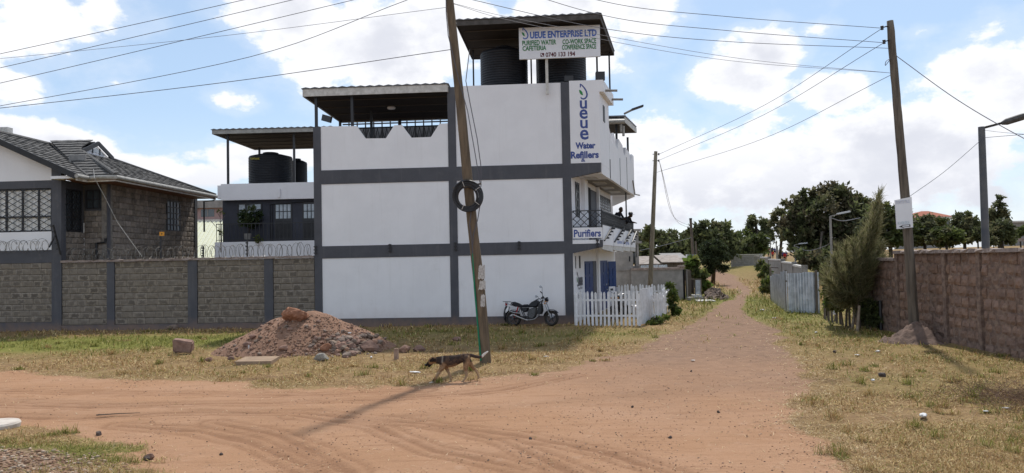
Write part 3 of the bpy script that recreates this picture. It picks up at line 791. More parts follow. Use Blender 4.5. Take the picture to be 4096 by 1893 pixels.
    for i in range(-2, k):
        for sg in (1, -1):
            a = w / k * i; b = a + w / k * 2.2
            x0, x1 = max(a, 0), min(b, w)
            if x1 <= x0: continue
            za, zbb = (x0 - a) / (b - a), (x1 - a) / (b - a)
            if sg < 0: za, zbb = 1 - za, 1 - zbb
            rl.bar(FF.P(.02 + x0, -.04, zt + .05 + za * hh), FF.P(.02 + x1, -.04, zt + .05 + zbb * hh), .028)
    rl.obox(FF, WO - .06, WO, -.07, -.01, zt, zr + .02)
    rl.build('railing', M_BLACKMET, BLD)
    rl = MB(); s1 = FO.sz(2537, 900)[0]
    z0_, z1_ = 3.93, FO.sz(2470, 862)[1]
    rl.obox(FO, .05, s1, -.07, -.03, z1_ - .05, z1_).obox(FO, .05, s1, -.07, -.03, z0_ + .02, z0_ + .05).obox(FO, .05, s1, -.06, -.04, (z0_ + z1_) / 2, (z0_ + z1_) / 2 + .03)
    s = .1; i = 0
    while s < s1:
        rl.obox(FO, s, s + .035, -.06, -.04, z0_, z1_ - .02)
        rl.bar(FO.P(s, -.05, z0_ + .04), FO.P(min(s + .22, s1), -.05, z1_ - .05), .03); rl.bar(FO.P(s, -.05, z1_ - .05), FO.P(min(s + .22, s1), -.05, z0_ + .04), .03)
        s += .22; i += 1
    rl.build('railing', M_BLACKMET, BLD)
    MB().tube([FO.P(9.9, -.25, 3.9), FO.P(9.9, -.25, 6.03)], .04, 6).build('balcony_post', M_BLACKMET, BLD)
    # lane side walls
    MB().obox(FI, .0, 12.2, -.25, -.005, -.2, ZB1t - .13).build('lane_wall', M_WHITE, BLD)
    MB().obox(FI, .0, 11.0, -.25, -.006, ZB1t + .04, 6.02).build('lane_wall', M_WHITE, BLD)
    def framed(a, b, name, nx, nz, m=M_GLASS, dep=.03):
        (s0, z1), (s1, z0) = FI.sz(*a), FI.sz(*b)
        f = MB().obox(FI, s0, s1, -.02, .01, z0, z1).build(name, m, BLD)
        g = MB(); t = .05
        for i in range(nx + 1): x = s0 + (s1 - s0) * i / nx; g.obox(FI, x - t, x + t, .0, dep, z0 - t, z1 + t)
        for i in range(nz + 1): z = z0 + (z1 - z0) * i / nz; g.obox(FI, s0 - t, s1 + t, .001, dep - .004, z - t * .7, z + t * .7)
        g.build('window_bars', M_BLACKMET, f)
        return f
    framed((2301, 732), (2317, 866), 'window', 2, 4)
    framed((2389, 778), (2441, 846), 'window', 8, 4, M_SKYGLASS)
    (s0, z1), (s1, z0) = FI.sz(2338, 742), FI.sz(2364, 900)
    MB().obox(FI, s0, s1, -.02, .012, ZB1t + .05, z1).build('doorway', M_DARKIN, BLD)
    MB().obox(FI, s1 + .02, FI.sz(2384, 800)[0], -.02, .02, ZB1t + .05, z1 - .05).build('door', M_GREY, BLD)
    MB().obox(FI, FI.sz(2312, 800)[0] + .75, s0 - .05, -.02, .16, ZB1t + .045, 6.0).build('pilaster', M_WHITE, BLD)
    MB().obox(FI, 3.0 + s1 - s0 + 1.6, 3.0 + s1 - s0 + 1.9, -.02, .14, ZB1t + .045, 6.0).build('pilaster', M_WHITE, BLD)
    for a, b in (((2302, 1025), (2305, 1074)), ((2317, 1024), (2323, 1073))):
        mb = MB(); FI.rect(mb, a, b, -.02, .01); mb.build('slit_window', M_DARKTRIM, BLD)
    zd = FI.sz(2340, 1046)[1]
    def door(a, b, name='door', m=M_DOORBLUE, z1=zd, nn=.02):
        s0, s1 = FI.sz(a, 1150)[0], FI.sz(b, 1150)[0]
        d_ = MB().obox(FI, s0, s1, -.02, nn, .05, z1).build(name, m, BLD)
        if m is M_DOORBLUE:
            for c in range(2):
                for r_ in range(4):
                    h = (z1 - .15) / 4; ww = (s1 - s0) / 2
                    MB().obox(FI, s0 + ww * c + .06, s0 + ww * (c + 1) - .06, nn - .01, nn + .02, .15 + h * r_, .15 + h * (r_ + 1) - .1).build('door_panel', M_DOORBLUE, d_)
        return d_
    door(2340, 2371); door(2373, 2386, 'doorway', M_GREY); door(2394, 2430)
    MB().obox(FI, FI.sz(2387, 1100)[0], FI.sz(2393, 1100)[0], -.02, .1, 0, ZB1t - .14).build('pilaster', M_WHITE, BLD)
    p = FI.P(FI.sz(2431, 1100)[0], .03, .05); q = p + Vector((.46, .42, 0))
    lf = MB().prism([p, q, q + Vector((0, 0, zd - .1)), p + Vector((0, 0, zd - .1))], (.01, .05, 0)).build('door_leaf', M_DOORBLUE, BLD)
    dd = (q - p).normalized(); fl = FR(p, dd)
    for c in range(2):
        for r_ in range(4): MB().obox(fl, .05 + .29 * c, .30 + .29 * c, -.0, .03, .15 + .5 * r_, .55 + .5 * r_).build('door_panel', M_DOORBLUE, lf)
    (a0, z1), (a1, z0) = FI.sz(2308, 1112), FI.sz(2331, 1142)
    text_mesh('ueue', FI, a0 + (a1 - a0) * .2, a1, z0, z1 + .02, .006, M_GREY, 'lettering', BLD, .03)
    drop_logo(FI, a0 - .1, z0, (a1 - a0) * .35, (z1 - z0) * 1.7, .006, BLD, M_GREY)
    text_px('Water Refillers', FI, (2312, 1148), (2330, 1156), .006, M_GREY, 'lettering', BLD, .0)
    text_px('&', FI, (2319, 1163), (2323, 1169), .006, M_GREY, 'lettering', BLD, .0)
    text_px('Purifiers', FI, (2312, 1175), (2328, 1190), .006, M_GREY, 'lettering', BLD, .0)
    # the back, the left side and the floors, so that the house is a house
    e2 = Vector((.034, 1, 0)).normalized(); A = FF.P(SL, 0, 0)
    FS = FR(A + e2 * 11.5, -e2)
    MB().obox(FS, 0, 11.2, -.25, -.01, 0, 8.1).build('side_wall', M_WHITE, BLD)
    a = A + e2 * 6.4; b = Q(-.25, 6.4, 0)
    for z0, z1 in ((6.15, 6.3), (3.0, 3.14)):
        MB().prism([A + Vector((.1, .35, z0)), BC + Vector((-.3, .35, z0)), Q(-.3, 11.2, z0), A + e2 * 11.4 + Vector((.1, 0, z0))], (0, 0, z1 - z0)).build('floor_slab', M_CEMENT, BLD)
    c, d_ = A + e2 * 11.45, Q(-.05, 12.1, 0)
    FB = FR(c, (d_ - c)); MB().obox(FB, .05, (d_ - c).length, -.25, 0, 0, 6.1).build('back_wall', M_WHITE, BLD)
    # room under the tanks on the roof
    fs = FR(FF.P(SM2 - .1, -.3, 0), Vector((-e2.x, -e2.y, 0)))
    MB().prism([FF.P(SM2, -.3, 9.2), FF.P(-.1, -.3, 9.2), Q(-.1, 6, 9.2), FF.P(SM2, -6, 9.2)], (0, 0, .15)).build('roof_slab', M_CEMENT, BLD)
    MB().prism([FF.P(SM2, -.31, 6.3), FF.P(SM2 - .2, -.31, 6.3), FF.P(SM2 - .2, -6, 6.3), FF.P(SM2, -6, 6.3)], (0, 0, 2.89)).build('inner_wall', M_WHITE, BLD)
    # big lettering on the top room
    n = .006 + .0
    FT = FR(Q(0, 0, 0), FF.d)
    cr = lambda cx, cy: (2260 + cx / 3.309, 320 + cy / 3.309)
    for t_, a, b in (('u', (195, 272), (292, 382)), ('e', (190, 390), (302, 515)), ('u', (200, 532), (302, 640)), ('e', (197, 660), (314, 790))):
        text_px(t_, FT, cr(*a), cr(*b), n, M_BLUE, 'lettering', BLD, .018)
    text_px('Water', FT, cr(137, 828), cr(404, 908), n, M_BLUE, 'lettering', BLD, .045)
    text_px('Refillers', FT, cr(76, 948), cr(448, 1034), n, M_BLUE, 'lettering', BLD, .04)
    text_px('&', FT, cr(212, 1040), cr(272, 1084), n, M_BLUE, 'lettering', BLD, .02)
    (s0, z1), (s1, z0) = FT.sz(*cr(172, 52)), FT.sz(*cr(300, 258))
    drop_logo(FT, s0, z0, s1 - s0, z1 - z0, n, BLD, M_BLUE)
    # the black blocks left on the parapet
    for px_, py_, w_, h_ in ((2275, 318, .36, .22), (2401, 322, .36, .34)):
        q = FF.W(px_, py_ + 6, -.12)
        b_ = MB().box(q.x - w_ / 2, q.x + w_ / 2, q.y - .12, q.y + .12, ZTOP + .055, ZTOP + .05 + h_).build('concrete_block', M_BLACKMET)
        tag(b_, 'dark concrete block on the white parapet ' + ('above the charcoal corner column' if px_ < 2300 else 'at its lane side end beside a roof post'), 'block')
    # insulator brackets of the electric fence on the lower band
    for px_, py_ in ((1262, 1000), (1560, 993), (1822, 986), (2076, 982), (2389, 975)):
        br = MB(); s, z = FF.sz(px_, py_)
        br.obox(FF, s - .025, s + .025, .0, .035, z - .17, z + .17)
        for k in (-.13, 0, .13): br.obox(FF, s - .05, s + .07, .03, .085, z + k - .025, z + k + .025)
        br.build('fence_insulator', M_BLACKMET, BLD)
build_main()

# ---------------------------------------------------------------- canopies and tanks on the roofs
def canopy(name, label, corners, z_bot, z_top, mats, posts, ribs=0, battens=0, post_r=.05, fascia=(True, True)):
    """corners: front left, front right, back right, back left (x, y)"""
    t = thing(name, label, 'canopy', (corners[0][0], corners[0][1], z_bot))
    c = [Vector((x, y, 0)) for x, y in corners]
    up = Vector((0, 0, 1))
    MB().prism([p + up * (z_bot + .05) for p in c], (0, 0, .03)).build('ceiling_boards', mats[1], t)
    def edge(a, b, inw):
        d = (b - a).normalized(); nn = Vector((d.y, -d.x, 0)) * .03
        return MB().prism([a + up * z_bot, b + up * z_bot, b + up * z_top, a + up * z_top], nn).build('fascia_board', mats[0], t)
    edge(c[0], c[1], 0); edge(c[1], c[2], 0); edge(c[2], c[3], 0); edge(c[3], c[0], 0)
    ov = .07
    cc = [c[0] + Vector((-ov, -ov, 0)), c[1] + Vector((ov, -ov, 0)), c[2] + Vector((ov, ov, 0)), c[3] + Vector((-ov, ov, 0))]
    # corrugated sheets: a ribbed skin
    n = ribs * 2; sh = MB()
    for i in range(n):
        u0, u1 = i / n, (i + 1) / n
        h0, h1 = (.045 if i % 2 else 0), (.045 if (i + 1) % 2 else 0)
        f0, f1, b0, b1 = cc[0].lerp(cc[1], u0), cc[0].lerp(cc[1], u1), cc[3].lerp(cc[2], u0), cc[3].lerp(cc[2], u1)
        sh.hexa([f0 + up * (z_top + .012), f1 + up * (z_top + .012), b1 + up * (z_top + .012), b0 + up * (z_top + .012), f0 + up * (z_top + .03 + h0), f1 + up * (z_top + .03 + h1), b1 + up * (z_top + .03 + h1), b0 + up * (z_top + .03 + h0)])
    sh.build('roof_sheet', mats[2], t)
    for i in range(battens):
        u = (i + .7) / battens
        a, b = c[0].lerp(c[3], u), c[1].lerp(c[2], u)
        MB().bar(a.lerp(b, .03) + up * (z_bot + .035), a.lerp(b, .97) + up * (z_bot + .035), .05, .03).build('batten', M_BATTEN, t)
    for (x, y, z0) in posts:
        MB().box(x - post_r, x + post_r, y - post_r, y + post_r, z0, z_bot + .06).build('post', M_BLACKMET, t)
    return t
def top_canopy():
    fl, fr_ = D(1828, 84, 29.5), D(2398, 54, 29.0)
    br, bl = Vector((4.85, 34.3, 0)), D(1890, 230, 34.5)
    P_ = lambda px, py, Y: (lambda q: (q.x, q.y, ZTOP - .1))(D(px, py, Y))
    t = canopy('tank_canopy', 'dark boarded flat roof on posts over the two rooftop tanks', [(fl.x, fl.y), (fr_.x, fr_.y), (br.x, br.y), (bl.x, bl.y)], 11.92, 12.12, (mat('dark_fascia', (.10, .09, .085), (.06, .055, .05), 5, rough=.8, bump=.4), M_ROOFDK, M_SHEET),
               [P_(1894, 300, 33.2), P_(2388, 260, 30.4), P_(2437, 250, 34), P_(2125, 280, 33.8), P_(2148, 280, 33.6)], 17, 4, .035)
top_canopy()
def left_canopy():
    s0, s1 = FF.sz(1213, 372, .12)[0], FF.sz(1789, 358, .12)[0]
    a, b = FF.P(s0, .12, 0), FF.P(s1, .12, 0); e2 = Vector((.034, 1, 0)) * 5.9
    pts = [(a.x, a.y), (b.x, b.y), ((b + e2).x, (b + e2).y), ((a + e2).x, (a + e2).y)]
    post = lambda px, n: (lambda q: (q.x, q.y, 8.0))(FF.P(FF.sz(px, 450, n)[0], n, 0))
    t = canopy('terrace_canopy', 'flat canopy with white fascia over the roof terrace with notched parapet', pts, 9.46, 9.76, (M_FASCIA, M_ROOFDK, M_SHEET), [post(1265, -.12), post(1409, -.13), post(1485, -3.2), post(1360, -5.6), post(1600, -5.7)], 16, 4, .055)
    q = D(1565, 425, 33.2)
    lp = MB().lathe([(.02, 0), (.16, .02), (.19, .07), (.17, .11), (.0, .112)], (q.x, q.y, 9.40), 16).build('ceiling_lamp', M_WHITE, smooth=True)
    tag(lp, 'round white lamp under the boarded terrace canopy', 'lamp')
    # railing at the far side of the terrace, and the end boards behind it
    rl = thing('terrace_railing', 'black lattice railing at the back of the roof terrace', 'railing', (a + e2))
    f = FR(a + e2 * .98, FF.d); L = (b - a).length
    top = MB().obox(f, 0, L, -.03, .03, 9.12, 9.18).obox(f, 0, L, -.03, .03, 8.1, 8.15).build('rail', M_BLACKMET, rl)
    n = 26
    for i in range(n):
        x0, x1 = L * i / n, L * (i + 1) / n
        MB().bar(f.P(x0, 0, 8.1), f.P(x1, 0, 9.12), .03).bar(f.P(x0, .031, 9.12), f.P(x1, .031, 8.1), .03).build('lattice_bar', M_BLACKMET, rl)
    bw = thing('rear_screen', 'dark sheet screen behind the lattice railing of the terrace', 'screen', (a + e2 * 1.3))
    g = FR(a + e2 * 1.25, FF.d)
    MB().obox(g, -.3, L + .2, -.05, .0, 6.2, 9.42).build('screen_sheet', M_SHEET, bw)
    for i in range(14): MB().obox(g, L * i / 14, L * i / 14 + .06, .002, .05, 6.2, 9.75).build('upright', M_BLACKMET, bw)
    MB().obox(g, -.3, L + .2, -.03, .04, 9.62, 9.68).build('rail', M_BLACKMET, bw)
    fl = MB().bar(D(1290, 470, 35.5), D(1325, 480, 35.2), .1, .3).build('floodlight', M_BLACKMET); tag(fl, 'small black floodlight at the left end of the terrace canopy', 'floodlight')
left_canopy()
def water_tank(name, label, c, r, z0, z1, word=None):
    t = thing(name, label, 'water tank', (c[0], c[1], z0), 'black water tanks')
    prof = []; h = (z1 - z0) * .86; n = 20
    for i in range(n):
        a, b = z0 + h * i / n, z0 + h * (i + 1) / n; d = b - a
        prof += [(r * .982, a), (r, a + d * .3), (r, a + d * .7), (r * .982, b)]
    MB().lathe([(r * .9, z0)] + prof, (c[0], c[1], 0), 40).build('tank_body', M_TANK, t, smooth=False)
    zt = z0 + h
    MB().lathe([(r * .985, zt), (r * .97, zt + .05), (r * .6, zt + (z1 - zt) * .55), (r * .34, zt + (z1 - zt) * .66)], (c[0], c[1], 0), 40).build('tank_shoulder', M_TANK, t, smooth=True)
    MB().lathe([(r * .36, zt + (z1 - zt) * .64), (r * .36, z1 - .02), (r * .3, z1), (0, z1 + .01)], (c[0], c[1], 0), 24).build('lid', M_TANK, t)
    if word:
        f = FR((c[0], c[1] - r - .012), (1, 0))
        text_mesh(word, f, -.55 * r - .1, -.1 * r - .1, z0 + h * .87, z0 + h * .93, -.02, mat('tank_print', (.45, .38, .05)), 'lettering', t, .02)
    return t
q = D(2017, 300, 32.0); water_tank('water_tank', 'ribbed black water tank under the dark roof behind the lettered board, nearer the utility pole', (q.x, q.y), 1.02, 9.3, 11.75)
q = D(2247, 300, 32.0); water_tank('water_tank', 'ribbed black water tank under the dark roof directly behind the board pole', (q.x, q.y), 1.05, 9.3, 11.7)

def sign_board():
    f = FR(FF.P(0, .35, 0), FF.d)
    (s0, z1), (s1, z0) = f.sz(2075, 112), f.sz(2402, 228.5)
    z1 = (f.sz(2075, 112)[1] + f.sz(2402, 100)[1]) / 2; z0 = (f.sz(2075, 236)[1] + f.sz(2402, 228)[1]) / 2
    q = f.P((s0 + s1) / 2, -.1, ZTOP)
    t = thing('roof_sign', 'white rooftop board lettered in blue and green on a pale pole', 'sign', q)
    MB().obox(f, s0, s1, -.1, 0, z0, z1).build('board', M_SIGN, t)
    ps = f.sz(2187, 280)[0]
    MB().obox(f, ps - .055, ps + .055, -.22, -.11, ZTOP - .5, z0 + .4).build('pole', M_FASCIA, t)
    cr = lambda cx, cy: (2050 + cx / 6.616, 80 + cy / 6.616)
    n = .012
    text_px('UEUE ENTERPRISE LTD', f, cr(460, 312), cr(2228, 430), n, M_BLUE3, 'lettering', t, .035)
    text_px('PURIFIED WATER', f, cr(258, 550), cr(1158, 648), n, M_GREEN, 'lettering', t, .022)
    text_px('CAFETERIA', f, cr(264, 695), cr(892, 797), n, M_GREEN, 'lettering', t, .022)
    text_px('CO-WORK SPACE', f, cr(1322, 515), cr(2216, 612), n, M_GREEN, 'lettering', t, .022)
    text_px('CONFERENCE SPACE', f, cr(1310, 660), cr(2216, 760), n, M_GREEN, 'lettering', t, .022)
    text_px('0740 133 194', f, cr(876, 862), cr(1660, 955), n, M_MAROON, 'phone_number', t, .022)
    mb = MB(); f.rect(mb, cr(740, 878), cr(838, 972), 0, .008); mb.build('phone_emblem', M_MAROON, t)
    mb = MB(); T = lambda x, y: f.sz(*cr(x, y))
    stroke(mb, f, [T(768, 895), T(764, 915), T(780, 940), T(806, 958), T(818, 955)], [.05, .035, .03, .035, .05], .0105); mb.build('handset_mark', M_SIGN, t)
    (s0, z1), (s1, z0) = T(228, 215), T(420, 510)
    drop_logo(f, s0, z0, s1 - s0, z1 - z0, n, t, M_BLUE3)
sign_board()
def lane_canopy():
    z0 = 8.98
    t = thing('terrace_roof', 'small sheet roof with white edge over the lane side terrace', 'canopy', Q(0, 5.5, z0))
    c = [Q(-3, 5.5, z0), Q(WO + .3, 5.5, z0), Q(WO + .3, 10.6, z0 + .3), Q(-3, 10.6, z0 + .3)]
    MB().prism(c, (0, 0, .03)).build('ceiling_boards', M_ROOFDK, t)
    d = (c[2] - c[1]); MB().prism([c[1], c[2], c[2] + Vector((0, 0, .26)), c[1] + Vector((0, 0, .26))], (.03, 0, 0)).build('barge_board', M_FASCIA, t)
    MB().prism([c[0], c[1], c[1] + Vector((0, 0, .2)), c[0] + Vector((0, 0, .2))], (0, -.03, 0)).build('fascia_board', M_FASCIA, t)
    sh = MB(); up = Vector((0, 0, .27))
    for i in range(9):
        a, b = c[1].lerp(c[2], i / 9) + up, c[1].lerp(c[2], (i + .5) / 9) + up; a2, b2 = c[0].lerp(c[3], i / 9) + up, c[0].lerp(c[3], (i + .5) / 9) + up; e = Vector((.06, 0, 0)); h = Vector((0, 0, .07))
        sh.hexa([a + e, b + e, b2, a2, a + e + h, b + e + h, b2 + h, a2 + h])
    sh.prism([p + up for p in c], (0, 0, .02)); sh.build('roof_sheet', M_SHEET, t)
    MB().tube([c[0] + Vector((0, -.12, .02)), c[1] + Vector((0, -.12, .02))], .11, 10).build('gutter', M_GUTTER, t)
    for px, py0, py1 in ((2484, 498, 530), (2494, 505, 545)):
        p, q_ = D(px, py0, 35.2), D(px, py1, 35.2); MB().tube([p, q_], .06, 8).build('downpipe', M_GUTTER, t)
    for tt, w in ((6.0, WO - .15), (10.2, WO - .12), (8.0, -.3), (10.3, -.6)):
        q = Q(w, tt, 0); MB().box(q.x - .05, q.x + .05, q.y - .05, q.y + .05, 6.2, z0 + .02).build('post', M_BLACKMET, t)
    s = thing('solar_light', 'solar street light on a slanting arm above the lane side terrace', 'street light', D(2494, 458, 35.3))
    MB().tube([D(2496, 456, 35.3), D(2532, 438, 35.3)], .05, 8).build('arm', M_CEMENT, s)
    MB().bar(D(2526, 440, 35.3), D(2572, 424, 35.3), .3, .08).build('lamp_head', M_BLACKMET, s)
    for i, (px, py, tt) in enumerate(((2440, 374, .6), (2466, 410, 2.4))):
        sp = MB().tube([Q(WO + .1, tt, 9.45), Q(WO + .65, tt - .05, 9.42)], .05, 8).build('spout_pipe', M_CEMENT)
        tag(sp, 'grey rainwater spout sticking out of the white cornice, ' + ('nearer the front face' if i == 0 else 'farther along the lane side'), 'spout')
lane_canopy()

# ---------------------------------------------------------------- rear annex on the left
FA = FR((0, 38), (1, -.03))
def annex():
    t = thing('rear_annex', 'two storey annex with dark wall and white roof band behind the stone fence', 'building', FA.P(-12, -3, 0))
    def R_(a, b, n0, n1, name, m, par=None):
        mb = MB(); FA.rect(mb, a, b, n0, n1); return mb.build(name, m, par or t)
    R_((883, 737), (1300, 793), -.2, 0, 'parapet', M_WHITE)
    s0 = FA.sz(890, 800, -.35)[0]; s1 = FA.sz(1300, 800, -.35)[0]
    zt, zb = FA.sz(1000, 794, -.35)[1], FA.sz(1000, 968, -.35)[1]
    wall_m = mat('dark_slate_paint', (.05, .053, .07), (.042, .045, .06), 3, rough=.6)
    MB().obox(FA, s0, s1, -.6, -.35, 0, zt).build('wall', wall_m, t)
    MB().obox(FA, s0, s1, -6.5, -.4, zt - .01, FA.sz(1000, 738)[1] - .25).build('roof_slab', M_CEMENT, t)
    MB().obox(FA, s0 + .01, s0 + .25, -6.5, -.61, 0, zt - .02).build('side_wall', wall_m, t)
    MB().obox(FA, s0 - .2, s0, -6.5, -.21, zt, FA.sz(1000, 738)[1]).build('parapet', M_WHITE, t)
    zs = FA.sz(1000, 967, .9)[1]; zs0 = FA.sz(1000, 1018, .9)[1]
    a0 = FA.sz(859, 990, .9)[0]
    MB().obox(FA, a0, s1, .78, .9, zs0 - .6, zs).build('balcony_wall', M_WHITE, t)
    MB().obox(FA, a0, a0 + .12, -.6, .78, zs0 - .6, zs).build('balcony_wall', M_WHITE, t)
    MB().obox(FA, a0 + .13, s1, -.34, .775, zb - .25, zb - .05).build('balcony_floor', M_CEMENT, t)
    # window and doors
    def leaf(a, b, name, kind):
        (x0, z1), (x1, z0) = FA.sz(*a, -.35), FA.sz(*b, -.35)
        if kind == 'win':
            w = MB().obox(FA, x0, x1, -.36, -.34, z0, z1).build(name, M_GLASS, t)
            g = MB()
            for i in range(4): x = x0 + (x1 - x0) * i / 3; g.obox(FA, x - .03, x + .03, -.35, -.31, z0, z1)
            for z in (z0, (z0 * .3 + z1 * .7), z1): g.obox(FA, x0, x1, -.35, -.312, z - .03, z + .03)
            g.build('frame', M_BLACKMET, w)
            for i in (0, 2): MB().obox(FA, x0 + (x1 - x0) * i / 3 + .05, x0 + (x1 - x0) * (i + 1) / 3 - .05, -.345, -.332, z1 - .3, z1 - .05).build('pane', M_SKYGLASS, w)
        else:
            d = MB().obox(FA, x0, x1, -.36, -.325, z0, z1).build(name, M_BLACKMET, t)
            k = 4; hh = (z1 - z0) * .4
            for i in range(k):
                for j in range(2):
                    ww = (x1 - x0 - .1) / k
                    MB().obox(FA, x0 + .05 + ww * i + .025, x0 + .05 + ww * (i + 1) - .025, -.33, -.315, z1 - .08 - hh * .5 * (j + 1) + .025, z1 - .08 - hh * .5 * j - .02).build('pane', M_SKYGLASS, d)
            for i in range(2):
                MB().obox(FA, x0 + .08 + (x1 - x0 - .1) / 2 * i, x0 + (x1 - x0 - .1) / 2 * (i + 1), -.326, -.31, z0 + .1, z0 + (z1 - z0) * .5).build('door_panel', M_DARKTRIM, d)
    leaf((953, 816), (1047, 899), 'window', 'win'); leaf((1098, 812), (1170, 958), 'door', 'd'); leaf((1210, 810), (1282, 958), 'door', 'd')
    x0 = FA.sz(1082, 850, -.35)[0]
    for dx in (0, .12): MB().tube([FA.P(x0 + dx, -.3, zb), FA.P(x0 + dx, -.3, zt - .35), FA.P(x0 + dx + 2.6, -.3, zt - .2 + .02 * dx)], .022, 6).build('conduit', M_DARKTRIM, t)
    MB().obox(FA, FA.sz(1112, 770)[0], FA.sz(1122, 770)[0], 0, .1, FA.sz(1112, 790)[1], FA.sz(1112, 757)[1]).build('spout', M_WHITE, t)
    # railing
    r_ = thing('balcony_railing', 'black bar railing on the annex balcony above the stone fence', 'railing', FA.P(a0, .84, zs))
    zr = FA.sz(1000, 893, .84)[1]
    MB().obox(FA, a0 + .05, s1, .82, .86, zr - .04, zr).build('rail', M_BLACKMET, r_)
    MB().obox(FA, a0 + .05, s1, .825, .855, zs + .09, zs + .12).build('rail', M_BLACKMET, r_)
    x = a0 + .06
    i = 0
    while x < s1:
        MB().obox(FA, x, x + .025, .828, .852, zs, zr - .02).build('baluster', M_BLACKMET, r_); x += .2 if i > 5 else .13; i += 1
    # canopy over the tanks
    fa = lambda px, py, n: (lambda q: (q.x, q.y))(FA.P(FA.sz(px, py, n)[0], n, 0))
    zc = FA.sz(900, 536, .3)[1]
    c0, c1 = fa(850, 530, .3), fa(1330, 520, .3)
    c2, c3 = (c1[0], c1[1] + 5.6), (c0[0] + .25, c0[1] + 5.6)
    P_ = lambda px, n: (*fa(px, 650, n), FA.sz(1000, 738)[1] - .3)
    canopy('annex_canopy', 'flat sheet canopy with pale gutter over the annex tanks', [c0, c1, c2, c3], zc, zc + .2, (M_GUTTER, M_ROOFDK, M_SHEET), [P_(912, -.1), P_(1038, -4.8), P_(1177, -.1), P_(1262, -5)], 19, 5, .05)
    q = D(1083, 650, 40.2); water_tank('water_tank', 'black ribbed water tank with a printed word on the annex roof', (q.x, q.y), 1.14, 6.55, 8.62, 'TOPTANK')
    q = D(1190, 650, 42.2); water_tank('water_tank', 'black water tank half hidden behind the printed tank on the annex roof', (q.x, q.y), .46 * 42.2 / 38 + .02, 6.6, 8.55)
annex()
